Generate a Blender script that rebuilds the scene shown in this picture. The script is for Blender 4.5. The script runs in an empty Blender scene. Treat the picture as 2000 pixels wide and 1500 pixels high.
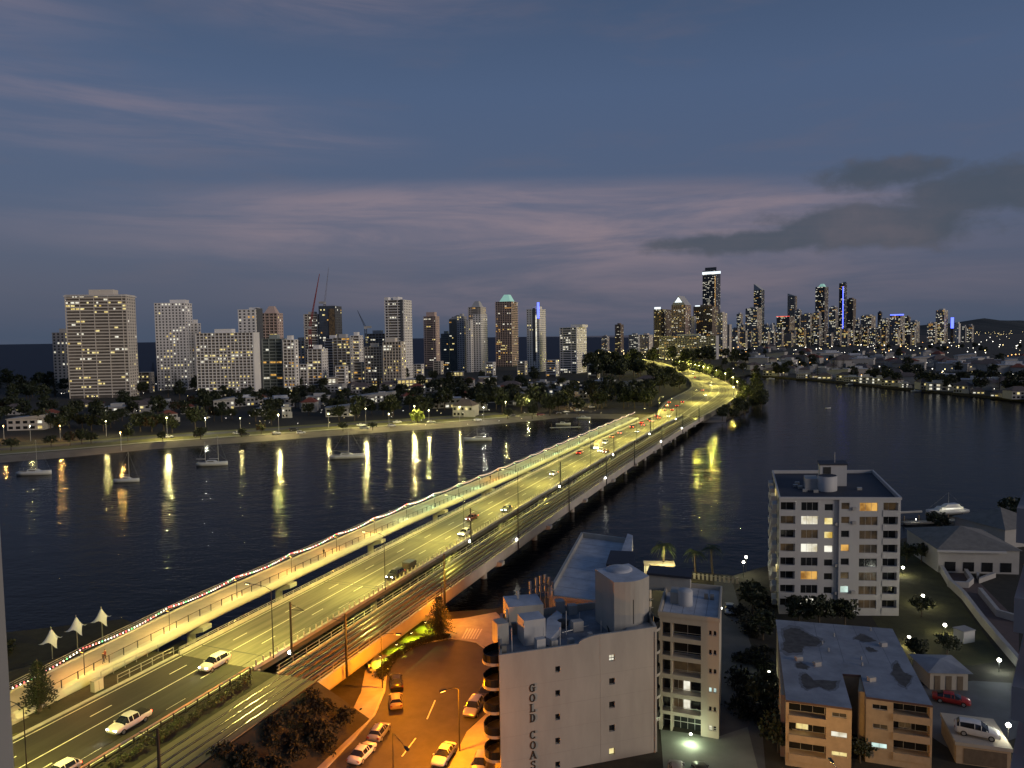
import bpy, bmesh, math, random
from mathutils import Vector, Matrix
R = math.radians
rnd = random.Random(7)
scn = bpy.context.scene
COL = scn.collection

# ------------------------------------------------------------------ camera
FPX, ROLL, CH = 1450.0, math.atan(0.0147), 54.0
PITCH = math.atan(92.7 / FPX)
FWD = Vector((0, math.cos(PITCH), -math.sin(PITCH)))
U0 = Vector((0, math.sin(PITCH), math.cos(PITCH)))
R0 = Vector((1, 0, 0))
RT = R0 * math.cos(ROLL) - U0 * math.sin(ROLL)
UP = U0 * math.cos(ROLL) + R0 * math.sin(ROLL)
CAM = Vector((0, 0, CH))
cd = bpy.data.cameras.new('camera')
cam = bpy.data.objects.new('camera', cd)
COL.objects.link(cam)
cd.sensor_width = 36.0
cd.lens = FPX / 2000 * 36.0
cd.clip_start = 0.5
cd.clip_end = 120000
m = Matrix.Identity(4)
for i in range(3):
    m[i][0], m[i][1], m[i][2], m[i][3] = RT[i], UP[i], -FWD[i], CAM[i]
cam.matrix_world = m
scn.camera = cam

def ray(px, py):
    return FWD * FPX + RT * (px - 1000) + UP * (750 - py)
def g(px, py, z=0.0):            # point of a level surface seen at a photo position
    d = ray(px, py); return CAM + d * ((z - CH) / d.z)
def at(px, py, Y):               # point at a given distance ahead
    d = ray(px, py); return CAM + d * (Y / d.y)

# ------------------------------------------------------------------ world: dusk sky
SUN_AZ, SUN_EL = 122.0, 4.0      # degrees right of the view direction, above the horizon
wd = bpy.data.worlds.new('World'); scn.world = wd; wd.use_nodes = True
nt = wd.node_tree; N = nt.nodes; L = nt.links
bg = N['Background']; bg.inputs[1].default_value = 1.0
def node(t, **kw):
    n = N.new(t)
    for k, v in kw.items(): setattr(n, k, v)
    return n
def mth(op, a, b=None, c=None, clamp=False):
    n = node('ShaderNodeMath', operation=op); n.use_clamp = clamp
    for i, v in enumerate((a, b, c)):
        if v is None: continue
        if isinstance(v, (int, float)): n.inputs[i].default_value = v
        else: L.new(v, n.inputs[i])
    return n.outputs[0]
def mixc(f, a, b, mode='MIX'):
    n = node('ShaderNodeMix', data_type='RGBA', blend_type=mode)
    for s, v in ((n.inputs[0], f), (n.inputs[6], a), (n.inputs[7], b)):
        if isinstance(v, (int, float)): s.default_value = v
        elif isinstance(v, tuple): s.default_value = (*v, 1)
        else: L.new(v, s)
    return n.outputs[2]
sky = node('ShaderNodeTexSky', sky_type='NISHITA'); sky.sun_disc = False
sky.sun_elevation = R(SUN_EL); sky.sun_rotation = R(SUN_AZ); sky.altitude = 50; sky.dust_density = 2.0
tc = node('ShaderNodeTexCoord')
sp = node('ShaderNodeSeparateXYZ'); L.new(tc.outputs['Generated'], sp.inputs[0])
dx, dy, dz = sp.outputs
el = mth('ARCSINE', dz)
az = mth('ARCTAN2', dx, dy)
rp = node('ShaderNodeValToRGB'); L.new(mth('MULTIPLY', el, 1.0 / 1.4, clamp=True), rp.inputs[0])
cr = rp.color_ramp
stops = [(0.0, (.056, .082, .132)), (0.05, (.074, .092, .152)), (0.12, (.074, .104, .184)),
         (0.22, (.066, .104, .196)), (0.34, (.041, .072, .142)), (1.0, (.026, .052, .115))]
cr.elements[0].position = 0; cr.elements[0].color = (*stops[0][1], 1)
cr.elements[1].position = 1; cr.elements[1].color = (*stops[-1][1], 1)
for p, c in stops[1:-1]:
    e = cr.elements.new(p); e.color = (*c, 1)
def cloud_coord(sx, sy, seed):
    cb = node('ShaderNodeCombineXYZ')
    L.new(mth('MULTIPLY', az, sx), cb.inputs[0]); L.new(mth('MULTIPLY', el, sy), cb.inputs[1]); cb.inputs[2].default_value = seed
    return cb.outputs[0]
def noise(vec, scale, detail=5, rough=.55, dist=0.0):
    n = node('ShaderNodeTexNoise'); n.inputs['Scale'].default_value = scale; n.inputs['Detail'].default_value = detail
    n.inputs['Roughness'].default_value = rough; n.inputs['Distortion'].default_value = dist
    L.new(vec, n.inputs['Vector']); return n.outputs[0]
def ramp(v, a, b):
    n = node('ShaderNodeMapRange'); n.interpolation_type = 'SMOOTHSTEP'
    n.inputs[1].default_value = a; n.inputs[2].default_value = b; L.new(v, n.inputs[0]); return n.outputs[0]
def blob(a0, e0, ra, re):
    da = mth('DIVIDE', mth('SUBTRACT', az, a0), ra); de = mth('DIVIDE', mth('SUBTRACT', el, e0), re)
    return mth('SUBTRACT', 1.0, mth('SQRT', mth('ADD', mth('MULTIPLY', da, da), mth('MULTIPLY', de, de))))
n1 = noise(cloud_coord(1.0, 8.0, 1.3), 2.9, 8, .60, .45)
n2 = noise(cloud_coord(1.6, 7.0, 4.1), 3.3, 6, .55, .2)
n3 = noise(cloud_coord(1.0, 1.55, 8.7), 13.0, 8, .58, .1)
n4 = noise(cloud_coord(1.0, 2.0, 2.2), 5.0, 2, .5, .0)
# thin mauve cirrus: noise threshold raised inside the banks seen over the city
def amax(*v):
    o = v[0]
    for q in v[1:]: o = mth('MAXIMUM', o, q)
    return o
bank = ramp(amax(blob(-.02, .168, .46, .036), blob(0.22, .150, .36, .042), blob(0.0, .135, .60, .05), blob(2.4, .2, .6, .06), blob(-2.2, .22, .7, .08)), -.25, .75)
bank2 = ramp(amax(blob(-.50, .262, .34, .060), blob(-.30, .245, .20, .028), blob(-.22, .42, .30, .07), blob(-.68, .37, .25, .09), blob(.18, .06, .55, .07)), -.2, .9)
streak = ramp(n1, .34, .68)
cir = mth('ADD', mth('MULTIPLY', bank, mth('MULTIPLY_ADD', streak, .56, .16)), mth('MULTIPLY', bank2, mth('MULTIPLY_ADD', streak, .34, .04)), clamp=True)
cirr = mixc(cir, rp.outputs[0], (.30, .222, .250))
cir2 = mth('MULTIPLY', ramp(n2, .5, .78), .25)
cirr = mixc(cir2, cirr, (.13, .115, .155))
low = amax(blob(0.32, .116, .15, .020), blob(.45, .124, .18, .032), blob(.46, .184, .10, .022), blob(.60, .155, .17, .038), blob(.25, .117, .08, .012))
lm = mth('MULTIPLY', ramp(mth('ADD', low, mth('MULTIPLY', mth('SUBTRACT', n3, .5), 1.9)), -.06, .50), .80)
darkc = mixc(ramp(mth('ADD', mth('MULTIPLY', n4, .5), mth('MULTIPLY', n3, .6)), .46, .74), (.050, .066, .096), (.094, .090, .116))
full = mixc(lm, cirr, darkc)
add = mixc(1.0, full, mixc(1.0, sky.outputs[0], (.010, .009, .0085), 'MULTIPLY'), 'ADD')
L.new(add, bg.inputs[0])

sun_d = bpy.data.lights.new('sun', 'SUN'); sun = bpy.data.objects.new('sun', sun_d); COL.objects.link(sun)
sun_d.energy = 1.05; sun_d.angle = R(22); sun_d.color = (1.0, .86, .74)
sv = Vector((math.sin(R(SUN_AZ)) * math.cos(R(12)), math.cos(R(SUN_AZ)) * math.cos(R(12)), math.sin(R(12))))
sun.rotation_euler = sv.to_track_quat('Z', 'Y').to_euler()

vs = scn.view_settings
vs.view_transform = 'Standard'; vs.look = 'None'; vs.exposure = 0.0; vs.gamma = 1.0; vs.use_curve_mapping = False
scn.render.engine = 'CYCLES'
cy = scn.cycles
cy.use_denoising = True; cy.max_bounces = 5; cy.diffuse_bounces = 2; cy.glossy_bounces = 3; cy.transmission_bounces = 3
cy.sample_clamp_indirect = 4.0; cy.caustics_reflective = False; cy.caustics_refractive = False
try: cy.use_light_tree = True
except Exception: pass

# ------------------------------------------------------------------ materials
MATS = {}
def mat(name, col, rough=.7, var=.12, scale=.6, metal=0.0, bump=0.0, bscale=None, emit=None, es=0.0, stretch=None, rotz=0.0, coords='pos', col2=None, thr=None, samp=False, spec=.5):
    if name in MATS: return MATS[name]
    M = bpy.data.materials.new(name); M.use_nodes = True; MATS[name] = M
    t = M.node_tree; b = t.nodes['Principled BSDF']
    b.inputs['Roughness'].default_value = rough; b.inputs['Metallic'].default_value = metal
    b.inputs['Specular IOR Level'].default_value = spec
    tcn = t.nodes.new('ShaderNodeTexCoord'); geo = t.nodes.new('ShaderNodeNewGeometry')
    mp = t.nodes.new('ShaderNodeMapping'); mp.inputs['Rotation'].default_value = (0, 0, rotz)
    if stretch and rotz:
        mp.vector_type = 'TEXTURE'; mp.inputs['Rotation'].default_value = (0, 0, -rotz); mp.inputs['Scale'].default_value = tuple(1 / v for v in stretch)
    elif stretch: mp.inputs['Scale'].default_value = stretch
    t.links.new(geo.outputs['Position'] if coords == 'pos' else tcn.outputs['Object'], mp.inputs['Vector'])
    nz = t.nodes.new('ShaderNodeTexNoise'); nz.inputs['Scale'].default_value = scale; nz.inputs['Detail'].default_value = 5
    nz.inputs['Roughness'].default_value = .62
    t.links.new(mp.outputs[0], nz.inputs['Vector'])
    cr = t.nodes.new('ShaderNodeValToRGB')
    c2 = col2 or tuple(min(1, c * (1 + var)) for c in col)
    c1 = col if col2 else tuple(c * (1 - var) for c in col)
    a, bb = thr or (.3, .7)
    cr.color_ramp.elements[0].position = a; cr.color_ramp.elements[0].color = (*c1, 1)
    cr.color_ramp.elements[1].position = bb; cr.color_ramp.elements[1].color = (*c2, 1)
    t.links.new(nz.outputs[0], cr.inputs[0]); t.links.new(cr.outputs[0], b.inputs['Base Color'])
    if bump:
        n2 = t.nodes.new('ShaderNodeTexNoise'); n2.inputs['Scale'].default_value = bscale or scale * 4; n2.inputs['Detail'].default_value = 4
        t.links.new(mp.outputs[0], n2.inputs['Vector'])
        bp = t.nodes.new('ShaderNodeBump'); bp.inputs['Strength'].default_value = bump; bp.inputs['Distance'].default_value = .1
        t.links.new(n2.outputs[0], bp.inputs['Height']); t.links.new(bp.outputs[0], b.inputs['Normal'])
    if emit:
        b.inputs['Emission Color'].default_value = (*emit, 1); b.inputs['Emission Strength'].default_value = es
        M.cycles.emission_sampling = 'AUTO' if samp else 'NONE'
    return M
def litmat(name, c1, c2, s, scale=1.2, stretch=(1, 1, 1)):
    """A lit room behind glass: emission varied by curtains and furniture."""
    if name in MATS: return MATS[name]
    M = mat(name, (.05, .045, .04), .25, .2, 1.0)
    t = M.node_tree; b = t.nodes['Principled BSDF']
    geo = t.nodes.new('ShaderNodeNewGeometry'); mp = t.nodes.new('ShaderNodeMapping'); mp.inputs['Scale'].default_value = stretch
    t.links.new(geo.outputs['Position'], mp.inputs['Vector'])
    nz = t.nodes.new('ShaderNodeTexNoise'); nz.inputs['Scale'].default_value = scale; nz.inputs['Detail'].default_value = 3
    t.links.new(mp.outputs[0], nz.inputs['Vector'])
    cr = t.nodes.new('ShaderNodeValToRGB')
    cr.color_ramp.elements[0].position = .36; cr.color_ramp.elements[0].color = (*c1, 1)
    cr.color_ramp.elements[1].position = .6; cr.color_ramp.elements[1].color = (*c2, 1)
    t.links.new(nz.outputs[0], cr.inputs[0]); t.links.new(cr.outputs[0], b.inputs['Emission Color'])
    b.inputs['Emission Strength'].default_value = s
    M.cycles.emission_sampling = 'NONE'
    return M
BA = -math.atan2(.9285, .3714)      # bridge direction
m_conc = mat('concrete', (.42, .40, .36), .8, .18, .8, bump=.2)
m_concd = mat('concrete_dark', (.20, .19, .17), .85, .2, .7, bump=.2)
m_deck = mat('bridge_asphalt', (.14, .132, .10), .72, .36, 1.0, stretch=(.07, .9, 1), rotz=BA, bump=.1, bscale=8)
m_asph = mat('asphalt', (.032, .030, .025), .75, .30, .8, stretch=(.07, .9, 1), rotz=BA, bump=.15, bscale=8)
m_street = mat('street_asphalt', (.055, .05, .046), .7, .25, .35, bump=.15, bscale=6)
m_paint = mat('road_paint', (.72, .70, .60), .6, .15, 2.0)
m_path = mat('path_concrete', (.34, .31, .27), .85, .15, .5)
m_grass = mat('grass', (.055, .075, .025), .95, .35, .6, bump=.6, bscale=5)
m_lawn = mat('lawn', (.09, .13, .03), .95, .3, .8, bump=.6, bscale=6)
m_soil = mat('soil', (.034, .031, .022), .95, .3, .5, bump=.4)
m_sand = mat('sand', (.20, .175, .14), .95, .18, .15)
m_wall = mat('white_render', (.37, .36, .325), .85, .11, .5, stretch=(1, 1, .22))
m_white = mat('white_paint', (.48, .48, .475), .6, .05, .7, stretch=(1, 1, .1))
m_cream = mat('cream_render', (.44, .40, .335), .85, .06, .7, stretch=(1, 1, .1))
m_greyw = mat('grey_render', (.40, .39, .37), .85, .1, .4)
m_brick = mat('tan_brick', (.48, .36, .23), .85, .12, 1.2)
m_roofb = mat('roof_membrane', (.46, .485, .53), .75, .22, .5, bump=.1)
m_roofd = mat('roof_dark', (.026, .030, .045), .7, .2, .5)
m_roofstain = mat('roof_stained', (.27, .29, .325), .6, .28, .35, bump=.1)
m_stain = mat('roof_stain', (.085, .08, .075), .8, .45, 1.1)
m_tile = mat('roof_tile', (.14, .11, .10), .8, .25, .8)
m_tilered = mat('roof_tile_red', (.24, .07, .04), .8, .2, .8)
m_metal = mat('galvanised_steel', (.45, .45, .43), .45, .1, 2.0, metal=.6)
m_dark = mat('dark_steel', (.025, .025, .024), .5, .2, 2.0)
m_black = mat('black_rubber', (.012, .012, .012), .8, .2, 3.0)
m_rail = mat('rail_steel', (.55, .50, .44), .28, .2, 1.5, metal=1.0)
m_ballast = mat('track_bed', (.040, .032, .024), .9, .4, 1.6, bump=.4)
m_glass = mat('dark_glass', (.018, .02, .022), .12, .2, .8, spec=.6)
m_glassg = mat('green_glass', (.11, .13, .125), .12, .25, .3, spec=.6)
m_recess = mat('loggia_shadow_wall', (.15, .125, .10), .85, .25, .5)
m_bark = mat('bark', (.09, .07, .05), .9, .25, 3.0, coords='obj')
m_wood = mat('weathered_timber', (.16, .12, .08), .8, .2, 2.0)
m_leaf = [mat('leaf_%s' % n, c, .6, .35, .5, coords='obj') for n, c in (('deep', (.024, .034, .012)), ('olive', (.034, .041, .014)), ('fresh', (.065, .09, .022)), ('needle', (.018, .026, .014)), ('autumn', (.06, .036, .016)))]
m_leafglow = mat('leaf_yellowgreen', (.16, .20, .03), .6, .3, .5, coords='obj')
m_headl = mat('headlight', (.8, .8, .75), .2, .05, 1, emit=(1, .97, .85), es=28)
m_taill = mat('tail_light', (.5, .03, .02), .3, .05, 1, emit=(1, .08, .04), es=13)
m_headoff = mat('headlight_off', (.5, .5, .48), .15, .05, 1)
m_tailoff = mat('tail_light_off', (.25, .02, .02), .3, .05, 1)
m_lampw = mat('lamp_white', (.8, .8, .8), .3, .02, 1, emit=(1, .95, .80), es=22)
m_lampy = mat('lamp_yellow', (.8, .8, .7), .3, .02, 1, emit=(1, .90, .42), es=16)
m_lampo = mat('lamp_orange', (.8, .6, .4), .3, .02, 1, emit=(1, .50, .10), es=16)
m_blue = mat('blue_led', (.05, .05, .3), .3, .02, 1, emit=(.10, .14, 1.0), es=3.0, samp=True)
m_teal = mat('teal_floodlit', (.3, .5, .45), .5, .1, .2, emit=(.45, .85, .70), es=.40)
m_redled = mat('red_led', (.3, .05, .05), .3, .02, 1, emit=(1, .1, .07), es=1.5)
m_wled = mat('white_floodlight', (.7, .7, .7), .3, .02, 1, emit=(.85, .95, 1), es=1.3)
m_lity = litmat('lit_yellow', (.55, .36, .06), (1, .86, .40), 1.0, .45)
m_litw = litmat('lit_white', (.55, .48, .32), (1, .97, .82), 1.0, .45)
m_lito = litmat('lit_amber', (.30, .13, .02), (.95, .52, .12), .8, .45)
m_litd = litmat('lit_dim', (.010, .007, .004), (.10, .06, .025), .4, .5)
m_litc = litmat('lit_cool', (.4, .55, .5), (.75, 1, .92), 1.0, .5)
LITS = [m_lity, m_litw, m_lity, m_litw, m_lito]

# ------------------------------------------------------------------ mesh helpers
class MB:
    def __init__(s): s.v = []; s.f = []; s.m = []
    def add(s, vs, fs, mi=0):
        o = len(s.v); s.v += [tuple(p) for p in vs]; s.f += [tuple(i + o for i in f) for f in fs]; s.m += [mi] * len(fs); return s
    def box(s, x0, x1, y0, y1, z0, z1, mi=0):
        return s.add([(x0, y0, z0), (x1, y0, z0), (x1, y1, z0), (x0, y1, z0), (x0, y0, z1), (x1, y0, z1), (x1, y1, z1), (x0, y1, z1)],
                     [(0, 3, 2, 1), (4, 5, 6, 7), (0, 1, 5, 4), (1, 2, 6, 5), (2, 3, 7, 6), (3, 0, 4, 7)], mi)
    def prism(s, poly, z0, z1, mi=0, mtop=None):
        n = len(poly)
        z0s = z0 if isinstance(z0, (list, tuple)) else [z0] * n
        z1s = z1 if isinstance(z1, (list, tuple)) else [z1] * n
        vs = [(p[0], p[1], z0s[i]) for i, p in enumerate(poly)] + [(p[0], p[1], z1s[i]) for i, p in enumerate(poly)]
        s.add(vs, [(i, (i + 1) % n, n + (i + 1) % n, n + i) for i in range(n)] + [tuple(range(n - 1, -1, -1))], mi)
        s.add(vs[n:], [tuple(range(n))], mi if mtop is None else mtop); return s
    def sheet(s, poly, z, mi=0):
        return s.add([(p[0], p[1], z) for p in poly], [tuple(range(len(poly)))], mi)
    def tube(s, p0, p1, r0, r1=None, n=6, mi=0, cap=True):
        p0, p1 = Vector(p0), Vector(p1); r1 = r0 if r1 is None else r1
        d = (p1 - p0).normalized(); a = d.orthogonal().normalized(); b = d.cross(a)
        vs = []
        for p, r in ((p0, r0), (p1, r1)):
            for i in range(n):
                t = 2 * math.pi * i / n; vs.append(p + a * (r * math.cos(t)) + b * (r * math.sin(t)))
        fs = [(i, (i + 1) % n, n + (i + 1) % n, n + i) for i in range(n)]
        if cap: fs += [tuple(range(n - 1, -1, -1)), tuple(range(n, 2 * n))]
        return s.add(vs, fs, mi)
    def path(s, pts, r, n=5, mi=0):
        for a, b in zip(pts, pts[1:]): s.tube(a, b, r, r, n, mi)
        return s
    def lathe(s, prof, c=(0, 0, 0), n=16, mi=0, a0=0, a1=2 * math.pi):
        full = abs(a1 - a0 - 2 * math.pi) < 1e-6; k = n if full else n + 1; vs = []
        for r, z in prof:
            for i in range(k):
                t = a0 + (a1 - a0) * i / n; vs.append((c[0] + r * math.cos(t), c[1] + r * math.sin(t), c[2] + z))
        fs = []
        for j in range(len(prof) - 1):
            for i in range(n):
                i2 = (i + 1) % k; fs.append((j * k + i, j * k + i2, (j + 1) * k + i2, (j + 1) * k + i))
        return s.add(vs, fs, mi)
    def loft(s, rings, mi=0, caps=True, closed=True):
        n = len(rings[0]); vs = [p for r in rings for p in r]; fs = []
        for j in range(len(rings) - 1):
            for i in range(n if closed else n - 1):
                fs.append((j * n + i, j * n + (i + 1) % n, (j + 1) * n + (i + 1) % n, (j + 1) * n + i))
        if caps and closed: fs += [tuple(range(n - 1, -1, -1)), tuple(range((len(rings) - 1) * n, len(rings) * n))]
        return s.add(vs, fs, mi)
    def mesh(s, name, mats):
        me = bpy.data.meshes.new(name); me.from_pydata(s.v, [], s.f)
        for q in (mats if isinstance(mats, (list, tuple)) else [mats]): me.materials.append(q)
        if any(s.m): me.polygons.foreach_set('material_index', s.m)
        bm = bmesh.new(); bm.from_mesh(me); bmesh.ops.recalc_face_normals(bm, faces=bm.faces); bm.to_mesh(me); bm.free()
        return me
    def build(s, name, mats, parent=None, smooth=False, loc=None, rotz=0.0):
        return link(name, s.mesh(name, mats), parent, loc, rotz, smooth)
def link(name, me, parent=None, loc=None, rotz=0.0, smooth=False):
    o = bpy.data.objects.new(name, me); COL.objects.link(o); o.parent = parent
    if loc is not None: o.location = loc
    if rotz: o.rotation_euler = (0, 0, rotz)
    if smooth and me: me.polygons.foreach_set('use_smooth', [True] * len(me.polygons))
    return o
def tag(o, label=None, cat=None, group=None, kind=None):
    for k, v in (('label', label), ('category', cat), ('group', group), ('kind', kind)):
        if v: o[k] = v
    return o
def thing(name, label, cat, loc=(0, 0, 0), rotz=0.0, group=None):
    return tag(link(name, None, None, loc, rotz), label, cat, group)
def struct(o, label=None): return tag(o, label, None, None, 'structure')
def stuff(o, label=None): return tag(o, label, None, None, 'stuff')
def dup(o, parent=None, loc=None, rotz=None, label=None, group=None, scale=None, cat=None):
    c = o.copy(); COL.objects.link(c); c.parent = parent
    if loc is not None: c.location = loc
    if rotz is not None: c.rotation_euler = (0, 0, rotz)
    if scale is not None: c.scale = scale if isinstance(scale, tuple) else (scale,) * 3
    if label: c['label'] = label
    if group: c['group'] = group
    if cat: c['category'] = cat
    for ch in list(o.children): dup(ch, c)
    return c
def plight(name, loc, power, color, radius=.2, parent=None, spot=None):
    ld = bpy.data.lights.new(name, 'SPOT' if spot else 'POINT')
    if spot: ld.spot_size = R(spot); ld.spot_blend = .12
    ld.cycles.is_caustics_light = False; ld.energy = power; ld.color = color; ld.shadow_soft_size = radius
    o = bpy.data.objects.new(name, ld); COL.objects.link(o); o.location = loc; o.parent = parent; return o

def interp(x, tab):
    if x <= tab[0][0]: return tab[0][1]
    for (a, va), (b, vb) in zip(tab, tab[1:]):
        if x <= b: return va + (vb - va) * (x - a) / (b - a)
    return tab[-1][1]
def P(s, o, z):                     # bridge coordinates: s along, o across
    dR = interp(s, [(200, 0), (270, 1.0), (344, 3), (450, 6), (570, 8.3), (648, 8.8)])
    dL = interp(s, [(240, 0), (320, .8), (394, 2), (450, 3)])
    t = min(1, max(0, (o + 89) / 25)); o2 = o + dL + (dR - dL) * t
    return Vector((.3714 * s + .9285 * o2, .9285 * s - .3714 * o2, z))
def zd(s): return interp(s, [(380, 6), (455, 5)])
def srange(a, b, st):
    n = max(1, int(math.ceil((b - a) / st))); return [a + (b - a) * i / n for i in range(n + 1)]
def sloft(mb, s0, s1, prof, zf=zd, st=10, mi=0):
    mb.loft([[P(s, o, zf(s) + dz) for o, dz in prof] for s in srange(s0, s1, st)], mi); return mb
BR = math.atan2(.9285, .3714)       # heading of the bridge away from the camera

# ================================================================== THE SETTING
def water_mat():
    M = bpy.data.materials.new('river_water'); M.use_nodes = True; t = M.node_tree; b = t.nodes['Principled BSDF']
    b.inputs['Base Color'].default_value = (.004, .006, .009, 1); b.inputs['Roughness'].default_value = .06; b.inputs['IOR'].default_value = 1.33; b.inputs['Specular IOR Level'].default_value = .19
    geo = t.nodes.new('ShaderNodeNewGeometry')
    h = None
    for sc_, st, w in ((.10, (1, 1.6, 1), .9), (.42, (1, 1.8, 1), .45), (1.3, (1, 1.5, 1), .12)):
        mp = t.nodes.new('ShaderNodeMapping'); mp.inputs['Scale'].default_value = st; mp.inputs['Rotation'].default_value = (0, 0, .25)
        t.links.new(geo.outputs['Position'], mp.inputs['Vector'])
        nz = t.nodes.new('ShaderNodeTexNoise'); nz.inputs['Scale'].default_value = sc_; nz.inputs['Detail'].default_value = 3
        t.links.new(mp.outputs[0], nz.inputs['Vector'])
        mm = t.nodes.new('ShaderNodeMath'); mm.operation = 'MULTIPLY'; mm.inputs[1].default_value = w; t.links.new(nz.outputs[0], mm.inputs[0])
        if h is None: h = mm.outputs[0]
        else:
            ad = t.nodes.new('ShaderNodeMath'); ad.operation = 'ADD'; t.links.new(h, ad.inputs[0]); t.links.new(mm.outputs[0], ad.inputs[1]); h = ad.outputs[0]
    bp = t.nodes.new('ShaderNodeBump'); bp.inputs['Strength'].default_value = .27; bp.inputs['Distance'].default_value = 1.0
    t.links.new(h, bp.inputs['Height'])
    fr = t.nodes.new('ShaderNodeFresnel'); fr.inputs['IOR'].default_value = 1.33; t.links.new(bp.outputs[0], fr.inputs['Normal'])
    fm = t.nodes.new('ShaderNodeMath'); fm.operation = 'MULTIPLY'; fm.inputs[1].default_value = .66; t.links.new(fr.outputs[0], fm.inputs[0])
    gl = t.nodes.new('ShaderNodeBsdfGlossy'); gl.inputs['Roughness'].default_value = .10; t.links.new(bp.outputs[0], gl.inputs['Normal'])
    df = t.nodes.new('ShaderNodeBsdfDiffuse'); df.inputs['Color'].default_value = (.008, .010, .013, 1)
    mx = t.nodes.new('ShaderNodeMixShader'); t.links.new(fm.outputs[0], mx.inputs[0]); t.links.new(df.outputs[0], mx.inputs[1]); t.links.new(gl.outputs[0], mx.inputs[2])
    t.links.new(mx.outputs[0], t.nodes['Material Output'].inputs['Surface']); t.nodes.remove(b)
    return M
m_water = water_mat()
struct(MB().sheet([(-60000, -2000), (60000, -2000), (60000, 90000), (-60000, 90000)], 0.0).build('water', m_water))

struct(MB().sheet([(-60000, 500), (-1000, 500), (-250, 1100), (150, 1700), (1400, 4800), (2400, 8500), (2400, 90000), (-60000, 90000)], 0.3).build('sea', mat('sea_water', (.010, .017, .036), .6, .15, .01, spec=.12)))
SHORE = [(-700, 180), (-400, 270), (-233, 334), (-207, 349), (-180, 370), (-125, 397), (-74, 424), (-31, 443), (13, 470), (34, 486), (52, 478), (84, 470), (112, 446), (130, 450)]
def inset(pts, d):
    out = []
    for i, p in enumerate(pts):
        a = Vector(pts[max(0, i - 1)]); b = Vector(pts[min(len(pts) - 1, i + 1)]); t = (b - a).normalized()
        out.append((p[0] - t.y * d, p[1] + t.x * d))
    return out
SH2 = inset(SHORE[:9], 12); SH2 += [(24, 496), (52, 492), (84, 484), (112, 470), (134, 462)]
bmb = MB(); r0 = [(p[0], p[1], -.4) for p in SHORE]; r1 = [(p[0], p[1], 2.0) for p in SH2]
bmb.loft([r0, r1], closed=False)
struct(bmb.build('beach', m_sand))
EAST = [(165, 515), (215, 690), (268, 880), (297, 930), (336, 811), (362, 655), (380, 549), (430, 430), (560, 330), (900, 230), (3000, 300), (9000, 9000), (2500, 9000),
        (1500, 5500), (1100, 4000), (700, 3000), (300, 2200), (60, 1600), (-200, 1350), (-500, 1150), (-900, 950), (-1500, 800), (-1500, 300)]
struct(MB().prism([(-720, 200)] + SH2[1:] + EAST, -1, 2.0).build('peninsula_ground', m_soil))
NEAR = [(-400, -60), (600, -60), (600, 180), (230, 240), (157, 226), (104, 187), (75, 172), (56, 163), (47, 157), (36.6, 161), (20, 155), (6, 146), (-4, 139.5), (-14, 138), (-30, 121), (-45, 118),
        (-60, 128), (-74, 137), (-100, 129), (-160, 100), (-400, 60)]
struct(MB().prism(NEAR, -1, 1.9).build('riverbank_ground', m_soil))
# distant hills
hm = MB(); hp = []
for i in range(60):
    x = 3500 + i * 160; hp.append((x, 9500 + 300 * math.sin(i * .4), 90 + 75 * math.sin(i * .13 - .6) + 25 * math.sin(i * .47) + 12 * math.sin(i * 1.3)))
hm.loft([[(p[0], p[1] - 1500, 0) for p in hp], [(p[0], p[1] - 500, p[2] * .7) for p in hp], hp, [(p[0], p[1] + 2500, 0) for p in hp]], closed=False)
struct(hm.build('hills', mat('hill_forest', (.025, .032, .03), .95, .2, .002)))

# highway embankment on the near side
def so(s, o, z): return P(s, o, z)
em = MB()
top = [(-10, -112), (62, -112), (84, -104), (84, -63.6), (-10, -63.6)]; bot = [(-10, -122), (66, -122), (84.0, -112), (84.0, -55), (-10, -52)]
em.add([so(s, o, 5.85) for s, o in top], [(0, 1, 2, 3, 4)])
em.add([so(s, o, 1.9) for s, o in bot] + [so(s, o, 5.85) for s, o in top], [(i, i + 1, 6 + i, 5 + i) for i in range(4)] + [(4, 0, 5, 9)])
struct(em.build('embankment', m_soil))

# highway surface on the embankment
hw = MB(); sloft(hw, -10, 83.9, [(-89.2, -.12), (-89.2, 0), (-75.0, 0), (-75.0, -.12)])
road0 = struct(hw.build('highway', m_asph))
kb = MB(); sloft(kb, -10, 83.9, [(-89.75, -.1), (-89.75, .14), (-89.25, .14), (-89.25, -.1)]); kb.build('kerb', m_conc, road0)
tb = MB(); sloft(tb, -10, 83.9, [(-70.6, -.1), (-70.6, .02), (-63.9, .02), (-63.9, -.1)]); trk = struct(tb.build('tram_track_slab', mat('track_concrete', (.13, .12, .085), .85, .35, .9, stretch=(.08, 1, 1), rotz=BA)))
for k, o in enumerate((-69.4, -67.95, -66.6, -65.15)):
    q = MB(); sloft(q, -10, 83.9, [(o - .035, .0), (o - .035, .05), (o + .035, .05), (o + .035, .0)]); q.build('rail', m_rail, trk)
    q = MB(); sloft(q, -10, 83.9, [(o - .22, .0), (o - .22, .026), (o + .22, .026), (o + .22, .0)]); q.build('groove_strip', m_ballast, trk)
def dash_mesh(w, l): return MB().box(-l / 2, l / 2, -w / 2, w / 2, 0, .005).mesh('lane_dash', m_paint)
dm = dash_mesh(.15, 3.2)
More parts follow.
